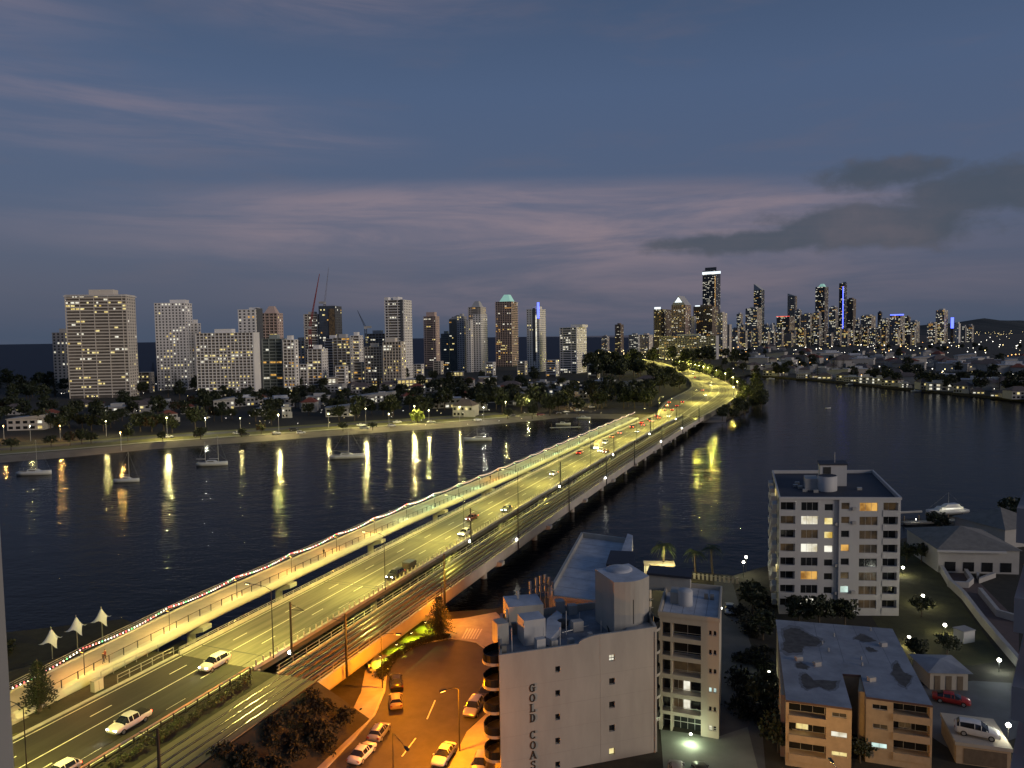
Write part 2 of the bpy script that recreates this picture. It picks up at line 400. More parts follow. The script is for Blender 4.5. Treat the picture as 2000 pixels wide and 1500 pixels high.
def dashes(parent, s0, s1):
    for o, ph in ((-85.35, 0), (-80.05, .5), (-77.45, 4.8)):
        s = -4 + ph - 12.8 * 2
        s += 110 - 12.8 * 8 - (110 - 12.8 * 8) + 7.2
        while s < s1:
            if s >= s0:
                a = P(s - 1, o, 0); b = P(s + 1, o, 0)
                link('lane_dash', dm, parent, P(s, o, zd(s) + .006), math.atan2(b.y - a.y, b.x - a.x))
            s += 12.8
def solid(parent, s0, s1, o, w=.16):
    q = MB(); q.loft([[P(s, o - w / 2, zd(s) + .006), P(s, o + w / 2, zd(s) + .006)] for s in srange(s0, s1, 10)], closed=False)
    q.build('lane_line', m_paint, parent)
dashes(road0, -5, 83)
for o in (-82.65, -88.55, -75.5): solid(road0, -10, 83.8, o)

# footpath plaza and lawn beside the highway
struct(MB().sheet([so(s, o, 0) for s, o in ((44, -105), (62, -103.4), (63.0, -93.0), (58, -93.0), (47, -97.5), (40, -99))], 5.90).build('path', m_path))
struct(MB().sheet([so(s, o, 0) for s, o in ((20, -111), (44, -108), (44, -105), (40, -99), (47, -97.5), (57, -92.5), (60, -90.4), (20, -90.4))], 5.88).build('verge_lawn', mat('verge_grass', (.10, .10, .03), .95, .3, .5, bump=.6, bscale=5)))

# land section of the highway beyond the bridge
LB = [(1262, 815), (1291, 785), (1331, 768), (1352, 757), (1350, 746), (1340, 735), (1320, 724), (1290, 715), (1255, 707), (1225, 702)]
RB = [(1385, 806), (1419, 790), (1446, 773), (1444, 761), (1423, 748), (1385, 733), (1342, 720.5), (1299, 710), (1262, 702), (1232, 696)]
def resample(pts, n):
    d = [0]
    for a, b in zip(pts, pts[1:]): d.append(d[-1] + (Vector(b) - Vector(a)).length)
    out = []
    for i in range(n):
        t = d[-1] * i / (n - 1); k = max(j for j in range(len(d)) if d[j] <= t + 1e-6); k = min(k, len(pts) - 2)
        f = (t - d[k]) / max(1e-6, d[k + 1] - d[k]); out.append(Vector(pts[k]).lerp(Vector(pts[k + 1]), f))
    return out
def smooth(pts, it=3):
    for _ in range(it): pts = [pts[0]] + [(pts[i - 1] + pts[i] * 2 + pts[i + 1]) / 4 for i in range(1, len(pts) - 1)] + [pts[-1]]
    return pts
LW = [P(450, -88.7, 5)] + [g(x, y, 5) for x, y in LB[1:]]
RW = [P(450, -64, 5)] + [g(x, y, 5) for x, y in RB[1:]]
LW, RW = smooth(resample(LW, 40)), smooth(resample(RW, 40))
q = MB(); q.loft([[(a.x, a.y, 1.5), (a.x, a.y, 5), (b.x, b.y, 5), (b.x, b.y, 1.5)] for a, b in zip(LW, RW)])
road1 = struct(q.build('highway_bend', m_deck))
for f, wdt, mm_ in ((.04, .35, m_paint), (.30, .2, m_paint), (.52, .2, m_paint), (.66, .9, m_conc), (.72, .4, m_ballast), (.78, .4, m_ballast), (.84, .4, m_ballast), (.9, .4, m_ballast), (.97, .9, m_conc)):
    q = MB(); ring = []
    for a, b in zip(LW, RW):
        t = (b - a).normalized() * wdt / 2; c = a.lerp(b, f); ring.append([(c.x - t.x, c.y - t.y, 5.02), (c.x + t.x, c.y + t.y, 5.02)])
    q.loft(ring, closed=False); q.build('kerb' if mm_ is m_conc else ('tram_rail_strip' if mm_ is m_ballast else 'lane_line'), mm_, road1)

# esplanade on the far shore: grass, footpath, road
def band(name, d0, d1, z, mt, i0=1, i1=9, kind=True):
    a = inset(SHORE[:i1], d0)[i0:]; b = inset(SHORE[:i1], d1)[i0:]
    a = resample(a, 40); b = resample(b, 40)
    q = MB(); q.loft([[(p[0], p[1], z), (r[0], r[1], z)] for p, r in zip(a, b)], closed=False); o = q.build(name, mt); return struct(o) if kind else o
m_verge = mat('park_grass', (.19, .185, .065), .95, .3, .12, bump=.3, bscale=2)
band('foreshore_lawn', 12.5, 48, 2.06, m_verge)
band('foreshore_path', 14, 17.5, 2.10, mat('foreshore_concrete', (.45, .42, .33), .9, .1, .3))
esp = band('esplanade', 31, 41, 2.12, mat('esplanade_asphalt', (.13, .125, .105), .8, .2, .3))
struct(MB().sheet([(10, 478), (60, 520), (95, 540), (120, 500), (84, 486), (34, 498)], 2.14).build('car_park', m_street))

# ------------------------------------------------------------------ near street (cul-de-sac) under the tram bridge
Z0 = 1.9
def gp(pts, z=Z0): return [g(x, y, z) for x, y in pts]
ST = [(610, 1530), (690, 1448), (733, 1398), (752, 1352), (757, 1312), (775, 1281), (820, 1259), (880, 1248), (930, 1256), (965, 1282), (985, 1330), (960, 1385), (918, 1420), (880, 1530)]
struct(MB().sheet(gp(ST), Z0 + .03).build('street', m_street))
kq = MB(); kp = [Vector(p) for p in gp(ST[:11])]
def ribbon(pts, w, z0, z1, off=0):
    q = MB(); rings = []
    for i, p in enumerate(pts):
        t = (pts[min(i + 1, len(pts) - 1)] - pts[max(i - 1, 0)]); t.z = 0; t.normalize(); n = Vector((-t.y, t.x, 0))
        a = p + n * off; b = p + n * (off + w)
        rings.append([(a.x, a.y, z0), (a.x, a.y, z1), (b.x, b.y, z1), (b.x, b.y, z0)])
    q.loft(rings); return q
struct(ribbon(kp, .3, Z0, Z0 + .15).build('kerb', m_conc))
fp = [Vector(p) for p in gp(ST[:6])]
struct(ribbon(fp, 3.2, Z0, Z0 + .13, .32).build('footpath', m_path))
struct(MB().sheet(gp([(722, 1297), (745, 1272), (790, 1236), (846, 1198), (862, 1236), (836, 1246), (800, 1258), (766, 1280), (746, 1306)]), Z0 + .05).build('lawn', m_lawn))
plz = struct(MB().sheet(gp([(862, 1244), (858, 1212), (905, 1208), (968, 1196), (1010, 1230), (985, 1282), (930, 1255), (885, 1246)]), Z0 + .06).build('plaza', mat('paving', (.40, .36, .30), .85, .15, .7)))
cw = []
for k in range(6):
    x = 912 + k * 5.5; y = 1228 + 0.2 * k
    p = [g(x, y, Z0), g(x + 3, y, Z0), g(x - 8, y + 20, Z0), g(x - 11, y + 20, Z0)]
    MB().sheet(p, Z0 + .07).build('crossing_stripe', m_paint, plz)
for (xa, ya, xb, yb) in ((850, 1368, 834, 1405), (812, 1442, 785, 1478)):
    a, b = g(xa, ya, Z0), g(xb, yb, Z0); t = (b - a).normalized() * .09; n_ = Vector((-t.y, t.x, 0))
    MB().sheet([a + n_, a - n_, b - n_, b + n_], Z0 + .036).build('lane_dash', m_paint, bpy.data.objects['street'])
struct(MB().sheet(gp([(862, 1530), (912, 1430), (955, 1390), (985, 1400), (985, 1530)]), Z0 + .1).build('pavement', m_path))
# right-hand side courts
struct(MB().sheet(gp([(1395, 1560), (1395, 1130), (1430, 1135), (1478, 1300), (1500, 1560)]), Z0 + .02).build('driveway', mat('driveway_asphalt', (.085, .09, .09), .75, .2, .4)))
struct(MB().sheet(gp([(1300, 1560), (1290, 1425), (1400, 1440), (1460, 1420), (1495, 1560)]), Z0 + .03).build('parking_court', mat('court_concrete', (.20, .22, .19), .8, .15, .3)))
struct(MB().sheet(gp([(1760, 1060), (1800, 1050), (1850, 1140), (1960, 1290), (1900, 1300), (1760, 1300), (1700, 1200)]), Z0 + .02).build('garden_lawn', mat('garden_grass', (.06, .06, .022), .95, .4, .25, bump=.5, bscale=4)))
struct(MB().sheet(gp([(1800, 1340), (1900, 1330), (1985, 1335), (2010, 1400), (1990, 1440), (1880, 1480), (1820, 1440)]), Z0 + .04).build('parking_lot', mat('lot_asphalt', (.13, .14, .145), .7, .2, .3)))

# ================================================================== BRIDGES
S0, S1 = 84.0, 450.0
road = thing('road_bridge', 'five-lane concrete road bridge lit yellow by street lamps, between footbridge and tram bridge', 'bridge', (0, 0, 0))
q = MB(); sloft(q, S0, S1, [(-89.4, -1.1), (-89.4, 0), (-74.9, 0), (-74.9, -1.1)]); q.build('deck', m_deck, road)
q = MB(); sloft(q, S0, S1, [(-89.45, -.3), (-89.45, .55), (-89.1, .55), (-89.1, 0), (-89.0, -.3)]); q.build('parapet', m_conc, road)
q = MB(); sloft(q, S0, S1, [(-75.35, -.2), (-75.35, .34), (-74.85, .34), (-74.85, -.2)]); q.build('kerb', m_conc, road)
for dz in (.85, 1.12):
    q = MB(); q.path([P(s, -89.3, zd(s) + dz) for s in srange(S0, S1, 12)], .05, 4); q.build('handrail', m_metal, road)
pm = MB().box(-.05, .05, -.05, .05, 0, .6).mesh('rail_post', m_metal)
for s in srange(S0 + 1, S1, 2.4): link('rail_post', pm, road, P(s, -89.3, zd(s) + .54), BR)
bm_ = MB().box(-.09, .09, -.09, .09, 0, .75).mesh('baluster', m_conc)
for s in srange(S0 + .6, S1, 1.6): link('baluster', bm_, road, P(s, -75.05, zd(s) + .34), BR)
dashes(road, 85, 448)
for o in (-82.65, -88.55, -75.6): solid(road, S0, S1, o)
for s in [88 + 32 * k for k in range(12)]:
    for d in (0, 1.1) if s > 100 else (0,):
        q = MB(); q.add([P(s + d - .12, -89, zd(s) + .008), P(s + d + .12, -89, zd(s) + .008), P(s + d + .12, -75.4, zd(s) + .008), P(s + d - .12, -75.4, zd(s) + .008)], [(0, 1, 2, 3)])
        q.build('expansion_joint', m_dark, road)
for s in [121 + 32 * k for k in range(10)]:
    q = MB(); c = P(s, -82.2, 0)
    for o in (-86.5, -78): a = P(s, o, 0); q.tube((a.x, a.y, -1), (a.x, a.y, 4.4), .6, .6, 10)
    sloft(q, s - .7, s + .7, [(-88.5, -2.0), (-88.5, -1.12), (-76, -1.12), (-76, -2.0)]); q.build('pier', m_conc, road)
MB().box(-.4, .4, -7.5, 7.5, 1.5, 5.7).build('abutment', m_conc, road, loc=P(84.5, -82, 0), rotz=BR)

tram = thing('tram_bridge', 'twin-track tram bridge with rusty rails and orange lit side girder', 'bridge', (0, 0, 0))
zt = lambda s: zd(s) - .25
q = MB(); sloft(q, S0, S1, [(-70.7, -.9), (-70.7, 0), (-63.9, 0), (-63.9, -.9)], zt); q.build('deck', m_ballast, tram)
q = MB(); sloft(q, S0, S1, [(-63.95, -2.3), (-63.95, .05), (-63.55, .05), (-63.55, -1.9), (-63.7, -2.3)], zt); q.build('side_girder', mat('girder_concrete', (.46, .42, .36), .8, .12, .3), tram)
q = MB(); sloft(q, S0, S1, [(-70.95, -2.0), (-70.95, .3), (-70.65, .3), (-70.65, -2.0)], zt); q.build('edge_beam', m_conc, tram)
for o in (-69.4, -67.95, -66.6, -65.15):
    q = MB(); sloft(q, S0, S1, [(o - .24, 0), (o - .24, .16), (o + .24, .16), (o + .24, 0)], zt); q.build('plinth', mat('plinth_concrete', (.20, .15, .10), .8, .5, .6, stretch=(.1, 1, 1), rotz=BA), tram)
    q = MB(); sloft(q, S0, S1, [(o - .04, .15), (o - .04, .31), (o + .04, .31), (o + .04, .15)], zt); q.build('rail', m_rail, tram)
for o in (-70.3, -68.7, -65.9, -64.4):
    q = MB(); sloft(q, S0, S1, [(o - .12, 0), (o - .12, .1), (o + .12, .1), (o + .12, 0)], zt); q.build('cable_trough', m_concd, tram)
for o, hs in ((-70.8, (.75, 1.3)), (-63.7, (.6, 1.1))):
    for dz in hs:
        q = MB(); q.path([P(s, o, zt(s) + dz) for s in srange(S0, S1, 12)], .045, 4); q.build('handrail', m_metal, tram)
pm2 = MB().box(-.045, .045, -.045, .045, 0, 1.1).mesh('rail_post', m_metal)
for o in (-70.8, -63.7):
    for s in srange(S0 + .5, S1, 3.2): link('rail_post', pm2, tram, P(s, o, zt(s) + (.25 if o < -70 else .02)), BR)
for s in [116 + 33.2 * k for k in range(10)]:
    q = MB()
    for o in (-67.2,): a = P(s, o, 0); q.tube((a.x, a.y, -1), (a.x, a.y, 3.0), .75, .75, 12)
    sloft(q, s - .8, s + .8, [(-68.6, -3.0), (-70.5, -2.3), (-70.5, -1.5), (-62.4, -1.5), (-62.4, -2.3), (-65.6, -3.0)], zt); q.build('pier', m_conc, tram)
MB().box(-.4, .4, -3.6, 3.6, 1.5, 5.0).build('abutment', m_conc, tram, loc=P(84.5, -67.2, 0), rotz=BR)

def zp(s): return interp(s, [(50, 6.0), (60, 6.4), (75, 7.3), (95, 8.0), (160, 8.0), (240, 6.6), (450, 6.0)])
foot = thing('footbridge', 'pedestrian footbridge with rounded pale girder, railings and coloured deck lights', 'bridge', (0, 0, 0))
PE = 425
q = MB(); sloft(q, 60, PE, [(-100.4, -.5), (-100.4, 0), (-94.2, 0), (-94.2, -.5)], zp, 6); q.build('deck', mat('footbridge_deck', (.42, .38, .31), .8, .14, .5), foot)
prof = [(-94.15, .10), (-93.9, .02)] + [(-94.7 + 1.05 * math.cos(t), -.75 + .9 * math.sin(t)) for t in [R(a) for a in (40, 15, -10, -35, -60, -90)]] + [(-96, -1.65), (-99.5, -1.2), (-100.5, -.5), (-99, -.52)]
q = MB(); sloft(q, 62, PE, prof, zp, 6); q.build('girder', mat('footbridge_girder', (.50, .50, .42), .55, .08, .4), foot, smooth=True)
q = MB(); sloft(q, 60, PE, [(-100.55, -.4), (-100.55, .2), (-100.2, .2), (-100.2, -.4)], zp, 6); q.build('edge_kerb', m_conc, foot)
for o, hs in ((-100.35, (.7, 1.0, 1.3)), (-94.3, (1.15,))):
    for dz in hs:
        q = MB(); q.path([P(s, o, zp(s) + dz) for s in srange(60, PE, 8)], .04, 4); q.build('handrail', m_metal if o < -96 else m_dark, foot)
pm3 = MB().box(-.05, .05, -.05, .05, 0, 1.2).mesh('rail_post', m_dark)
for o in (-100.35, -94.3):
    for s in srange(61, PE, 2.5): link('rail_post', pm3, foot, P(s, o, zp(s) + .02), BR)
for s in [94] + [116.5 + 33.2 * k for k in range(9)]:
    q = MB(); a = P(s, -97.0, 0)
    q.tube((a.x, a.y, -1), (a.x, a.y, zp(s) - 2.4), .7, .7, 12)
    sloft(q, s - 1.0, s + 1.0, [(-98.4, -3.1), (-99.8, -2.3), (-99.8, -1.66), (-93.4, -1.66), (-93.4, -2.4), (-95.6, -3.1)], zp); q.build('pier', m_conc, foot)
MB().box(-.5, .5, -3.6, 3.6, 1.5, 6.0).build('abutment', m_conc, foot, loc=P(62, -97.2, 0), rotz=BR)

# low boardwalk under the bridges at the near shore
bw = thing('boardwalk', 'grey riverside boardwalk platform passing under the footbridge', 'boardwalk', P(86, -92, 0), BR)
MB().box(-4, 10, -3.2, 3.2, 2.6, 2.9).build('platform', m_concd, bw)
for x in (-3, 1, 5, 9): MB().tube((x, -2.9, -1), (x, -2.9, 2.6), .2, .2, 6).build('pile', m_concd, bw)
for y in (-3.1, 3.1): MB().path([(-4, y, 3.9), (10, y, 3.9)], .05, 4).build('handrail', m_metal, bw)
for x in range(-4, 11, 2): MB().box(x - .04, x + .04, -3.14, -3.06, 2.9, 3.9).build('rail_post', m_metal, bw)

# ================================================================== LAMPS, POLES, FESTOONS
ORD = ['first', 'second', 'third', 'fourth', 'fifth', 'sixth', 'seventh', 'eighth', 'ninth', 'tenth', 'eleventh', 'twelfth', 'thirteenth', 'fourteenth', 'fifteenth', 'sixteenth', 'seventeenth', 'eighteenth', 'nineteenth', 'twentieth',
       'twenty-first', 'twenty-second', 'twenty-third', 'twenty-fourth', 'twenty-fifth', 'twenty-sixth', 'twenty-seventh', 'twenty-eighth', 'twenty-ninth', 'thirtieth']
YEL = (1.0, .85, .17)
def lamp_post(name, label, loc, rotz, h, arm, power, color, mlamp, group=None, mpole=None, cat='street lamp', r=.09, spot=None):
    t = thing(name, label, cat, loc, rotz, group)
    q = MB(); q.tube((0, 0, 0), (0, 0, h * .96), r * 1.3, r * .7, 6)
    if arm: q.path([(0, 0, h * .95), (arm * .25, 0, h * .99), (arm * .6, 0, h), (arm, 0, h)], r * .6, 5)
    q.build('pole', mpole or m_metal, t)
    if arm:
        MB().box(arm - .15, arm + .65, -.16, .16, h - .06, h + .09).build('lamp_head', m_dark, t)
        MB().box(arm - .05, arm + .55, -.12, .12, h - .10, h - .062).build('lens', mlamp, t)
        plight('lamp_light', (arm + .25, 0, h - .35), power, color, .25, t, spot).rotation_euler = (0, R(-19) if spot else 0, 0)
    else:
        q = MB(); q.lathe([(0, h + .05), (.2, h + .12), (.28, h + .32), (.2, h + .52), (0, h + .6)], n=10); q.build('globe', mlamp, t, True)
        plight('lamp_light', (0, 0, h - .25), power, color, .25, t)
    return t
LS = [50, 88, 120, 155, 190, 226, 262, 298, 334, 370, 406, 440]
for i, s in enumerate(LS):
    lamp_post('street_lamp', 'slender street lamp on the kerb of the road bridge, %s from the near end' % ORD[i], P(s, -74.7, zd(s)), BR + math.pi / 2, 11.0, 4.2, 18000, YEL, m_lampy, 'street lamps along the road bridge', m_dark, r=.07, spot=160)

# lamps round the bend beyond the bridge (white globes on the outer kerb)
k = 0
for i in range(4, 40, 1):
    a, b = LW[i], RW[i]
    if i % 2 == 0 or i > 14:
        k += 1
        if k <= 26:
            c = b.lerp(a, .02); lamp_post('street_lamp', 'white globe street lamp on the outer kerb of the highway bend, %s from the bridge' % ORD[k - 1], (c.x, c.y, 5), 0, 8.5, 0, 18000, YEL, m_lampy, 'globe lamps round the highway bend')
for i, (j, f) in enumerate(((1, .02), (3, .45), (6, .5), (9, .5), (12, .3), (16, .2), (20, .2))):
    c = LW[j].lerp(RW[j], f); lamp_post('street_lamp', 'tall street lamp between the highway lanes past the bridge, %s from the bridge' % ORD[i], (c.x, c.y, 5), 0, 9, 2.2, 22000, YEL, m_lampy, 'street lamps on the far highway', m_dark)

# festoon poles and strings on the footbridge
OR_, YE_, GR_, PA_ = (1, .47, .09), (1, .60, .15), (.55, 1.0, .55), (.85, 1, .45)
FS = [57 + 15.1 * k for k in range(25)]
FC = {0: YE_, 1: OR_, 2: YE_, 3: YE_, 4: OR_, 5: OR_, 6: YE_, 7: PA_, 8: GR_, 9: GR_, 10: GR_, 11: OR_, 12: GR_, 13: GR_, 14: PA_, 15: GR_, 16: PA_, 17: GR_, 18: PA_, 19: GR_, 20: PA_}
bulbm = []
for nme, c, e in (('red', (1, .10, .12), 5), ('white', (1, .92, .85), 5), ('green', (.12, 1, .3), 3.5), ('pink', (1, .45, .5), 4)):
    bmb = MB(); bmb.lathe([(0, -.15), (.06, -.11), (.085, -.04), (.05, .04), (.03, .08)], n=6)
    bulbm.append(bmb.mesh('bulb', mat('bulb_' + nme, c, .3, .02, 1, emit=c, es=e)))
HP = 4.0
for i, s in enumerate(FS):
    t = thing('festoon_pole', 'thin dark pole holding the festoon lights on the footbridge, %s from the near end' % ORD[i], 'pole', P(s, -94.45, zp(s)), BR, 'festoon poles along the footbridge')
    MB().tube((0, 0, 0), (0, 0, HP + .1), .06, .045, 6).build('pole', m_dark, t)
    MB().box(-.1, .1, -.02, .5, HP - .65, HP - .5).build('lamp_head', m_dark, t)
    c = FC.get(i, PA_)
    MB().box(-.08, .08, .05, .48, HP - .70, HP - .652).build('lens', mat('footbridge_lens_%d' % list((OR_, YE_, GR_, PA_)).index(c), c, .3, .02, 1, emit=c, es=5), t)
    plight('lamp_light', (0, .35, HP - .85), 1500 if c in (OR_, YE_) else 800, c, .15, t)
for i, (a, b) in enumerate(zip(FS, FS[1:])):
    t = thing('festoon_string', 'sagging string of coloured festoon bulbs above the footbridge rail, %s span from the near end' % ORD[i], 'string lights', (0, 0, 0), 0, 'festoon strings along the footbridge')
    nb = 30; sag = .62
    pts = []
    for j in range(nb + 1):
        u = j / nb; s = a + (b - a) * u; pts.append(P(s, -94.45, zp(s) + HP - sag * 4 * u * (1 - u)))
    MB().path(pts[::3], .018, 3).build('cable', m_dark, t)
    if i < 8:
        for j, p in enumerate(pts[:-1]):
            kk = 0 if j < 2 and i > 0 else (1, 0, 1, 3, 1, 2, 1, 0, 1, 1)[(j * 7 + i * 3) % 10]
            link('bulb', bulbm[kk], t, p)
    else:
        q = MB()
        for p in pts[:-1]: q.lathe([(0, -.12), (.075, -.05), (.08, 0), (0, .08)], p, 4)
        stuff(q.build('bulbs', mat('bulb_far', (1, .8, .75), .3, .02, 1, emit=(1, .62, .60), es=1.6), t))

# overhead-wire masts of the tram
def mast(label, s, o, h, side, lamp):
    t = thing('catenary_mast', label, 'mast', P(s, o, 4.0), BR, 'tram overhead-wire masts')
    MB().tube((0, 0, 0), (0, 0, h), .20, .15, 8).build('pole', m_dark, t)
    q = MB(); q.tube((0, 0, h - 1.2), (0, -2.6 * side, h - 1.0), .05, .04, 5); q.tube((0, 0, h - .3), (0, -2.6 * side, h - 1.0), .03, .03, 4); q.build('bracket_arm', m_dark, t)
    if lamp:
        q = MB(); q.lathe([(0, 2.0), (.24, 2.1), (.3, 2.3), (.2, 2.5), (0, 2.6)], (0, .35, 0), 8); q.build('base_lamp', m_lampw, t, True)
for i, s in enumerate((24, 90, 155, 222, 288, 354, 420)): mast('dark tram mast in the gap beside the road, %s from the near end' % ORD[i], s, -72.9, 10.2, 1, i > 0)
for i, s in enumerate((56, 90, 122, 160, 200, 240, 280, 330, 380, 430)): mast('dark tram mast outside the tram bridge railing, %s from the near end' % ORD[i], s, -63.0, 9.6, -1, i in (3, 5, 7, 8))
for o in (-68.7, -65.9):
    tag(MB().path([P(s, o, zd(s) + 5.4) for s in srange(20, 450, 30)], .03, 3).build('overhead_wire', m_dark), 'thin contact wire over the %s tram track' % ('inner' if o < -67 else 'outer'), 'wire')

# guard rail and planted strip on the near approach
t = thing('guard_rail', 'steel guard rail on dark posts along the near highway edge', 'guard rail', (0, 0, 0))
q = MB(); sloft(q, 20, 83, [(-74.9, .55), (-74.97, .7), (-74.9, .85), (-74.84, .7)]); q.build('beam', m_metal, t)
gpm = MB().box(-.07, .07, -.06, .06, 0, .85).mesh('post', m_dark)
for s in srange(21, 83, 2.0): link('post', gpm, t, P(s, -74.75, 5.85), BR)
t = thing('utility_cabinet', 'pale roadside electrical cabinet beside the footbridge entrance', 'cabinet', g(190, 1348, 5.9), BR)
MB().box(-.7, .7, -.4, .4, 0, 1.5).build('body', m_cream, t); MB().box(-.74, .74, -.44, .44, 1.5, 1.58).build('lid', m_cream, t); MB().box(-.02, .02, -.41, -.40, .1, 1.4).build('door_seam', m_dark, t)
t = thing('access_railing', 'grey handrail around the stair beside the footbridge entrance', 'railing', P(77, -92.0, 5.9), BR)
for y in (-1.6, 1.6):
    MB().path([(-3, y, 1.1), (7, y, 1.1)], .05, 4).build('handrail', m_metal, t); MB().path([(-3, y, .6), (7, y, .6)], .04, 4).build('handrail', m_metal, t)
    for x in (-3, -1, 1, 3, 5, 7): MB().box(x - .04, x + .04, y - .04, y + .04, 0, 1.1).build('post', m_metal, t)

# orange street lamps of the cul-de-sac
OCOL = (1.0, .275, .0)
def ostreet(label, px, py, hx, hy, h, power):
    b = g(px, py, Z0); d = ray(hx, hy); tt = (Z0 + h - CH) / d.z; hd = CAM + d * tt; v = hd - b
    return lamp_post('street_lamp', label, b, math.atan2(v.y, v.x), h, max(1.2, min(4, math.hypot(v.x, v.y))), power, OCOL, m_lampo, 'orange street lamps of the cul-de-sac', m_dark, r=.08)
ostreet('curved-arm lamp on the pavement beside the white apartment block lighting the orange street', 898, 1468, 868, 1348, 8.5, 15500)
ostreet('curved-arm lamp standing on the footpath below the tram bridge girder', 747, 1345, 775, 1238, 8.5, 14500)
ostreet('street lamp beside the small pine near the river end of the orange street', 863, 1205, 880, 1147, 7.0, 4500)
ostreet('street lamp at the near end of the cul-de-sac, in front of parked cars', 770, 1570, 800, 1470, 8.5, 6500)

# esplanade lamps on the far shore
ESP = [(8, 858, 7, 1, 'o'), (60, 862, 8, .5, 'y'), (118, 858, 7, 1, 'o'), (208, 852, 8, .8, 'y'), (237, 880, 8.5, .9, 'o'), (327, 857, 11, 3.0, 'y'), (402, 845, 8, .5, 'w'), (470, 846, 8, .5, 'y'), (545, 850, 11, 3.0, 'y'),
       (642, 836, 8, .6, 'y'), (715, 836, 11, 2.8, 'y'), (760, 836, 8, .5, 'y'), (810, 826, 10, 3.0, 'y'), (838, 828, 8, 1.4, 'y'), (898, 824, 9, 1.2, 'y'), (945, 822, 8, .7, 'w'), (988, 812, 9, 1.2, 'y'), (1032, 806, 9, 1.2, 'y'), (1075, 806, 10, 2.6, 'y'), (1110, 796, 9, 1, 'o'), (1150, 790, 9, 1, 'y')]
for i, (x, y, h, pw, c) in enumerate(ESP):
    colr, mm_ = {'o': ((1, .55, .15), m_lampo), 'y': ((1, .85, .33), m_lampy), 'w': ((1, .95, .75), m_lampw)}[c]
    lamp_post('street_lamp', 'lamp post on the far foreshore, %s from the photo left' % ORD[i], g(x, y, 2.1), 0, h, 0, 4200 * pw, colr, mm_, 'lamps along the far foreshore')

# ================================================================== PLANTS
def leafq(q, c, sz, rr, mi=0):
    a = Vector((rr.gauss(0, 1), rr.gauss(0, 1), rr.gauss(0, 1))).normalized(); b = a.orthogonal().normalized(); c2 = a.cross(b)
    th = rr.random() * 6.28; u = b * math.cos(th) + c2 * math.sin(th); v = a.cross(u)
    u = u * sz; v = v * sz * .6; c = Vector(c)
    q.add([c - u, c + v * .9, c + u, c - v * .9], [(0, 1, 2, 3)], mi)
def broadleaf_meshes(seed, h=9.0, rx=4.0, rz=3.3, clumps=62, per=15, leaf=.62, mt=(0, 1)):
    rr = random.Random(seed); q = MB(); th = h - rz * 1.55
    q.tube((0, 0, -.2), (rr.uniform(-.2, .2), rr.uniform(-.2, .2), th), .32, .2, 7)
    for k in range(6):
        a = k * 1.05 + rr.random(); q.tube((0, 0, th * rr.uniform(.7, 1)), (math.cos(a) * rx * .6, math.sin(a) * rx * .6, th + rz * rr.uniform(.4, 1.1)), .13, .04, 5)
    tr = q.mesh('trunk', m_bark); q = MB()
    for k in range(clumps):
        a = rr.random() * 6.283; w = rr.random() ** .45; e = rr.uniform(-.75, 1)
        rad = math.sqrt(max(0, 1 - e * e)) * w
        c = Vector((math.cos(a) * rx * rad * rr.uniform(.8, 1.15), math.sin(a) * rx * rad * rr.uniform(.8, 1.15), h - rz + e * rz * rr.uniform(.75, 1.05)))
        cs = rr.uniform(.6, 1.25); mi = 0 if rr.random() < .6 else 1
        for j in range(per):
            p = c + Vector((rr.gauss(0, .5), rr.gauss(0, .5), rr.gauss(0, .38))) * cs; leafq(q, p, leaf * rr.uniform(.6, 1.2), rr, mi)
    return tr, q.mesh('crown', [m_leaf[mt[0]], m_leaf[mt[1]]])
def pine_meshes(seed, h=14.0, r=3.2, tiers=13):
    rr = random.Random(seed); q = MB(); q.tube((0, 0, -.2), (0, 0, h), .3, .04, 7); tr = q.mesh('trunk', m_bark); q = MB()
    for k in range(tiers):
        z = h * (.16 + .82 * k / tiers); rad = r * (1 - k / tiers) ** .8 + .25; nb = 9 if k < tiers - 3 else 6
        for j in range(nb):
            a = 6.283 * j / nb + k * .4 + rr.uniform(-.1, .1); L_ = rad * rr.uniform(.85, 1.1); d = Vector((math.cos(a), math.sin(a), 0)); n_ = Vector((-d.y, d.x, 0))
            steps = max(3, int(L_ / .32))
            for s_ in range(1, steps + 1):
                u = s_ / steps; p = d * (L_ * u) + Vector((0, 0, z - .28 * L_ * u * u + .12 * L_ * u)); w = .46 * (1.15 - .6 * u)
                for sg in (-1, 1):
                    e = p + n_ * (w * sg) + d * .22 + Vector((0, 0, rr.uniform(-.05, .22)))
                    q.add([p - d * .1, p + d * .14, e + d * .06, e - d * .1], [(0, 1, 2, 3)])
                q.add([p + n_ * .12, p - n_ * .12, p - n_ * .05 + Vector((0, 0, .22)) + d * .1, p + n_ * .05 + Vector((0, 0, .22)) + d * .1], [(0, 1, 2, 3)])
    return tr, q.mesh('crown', m_leaf[3])
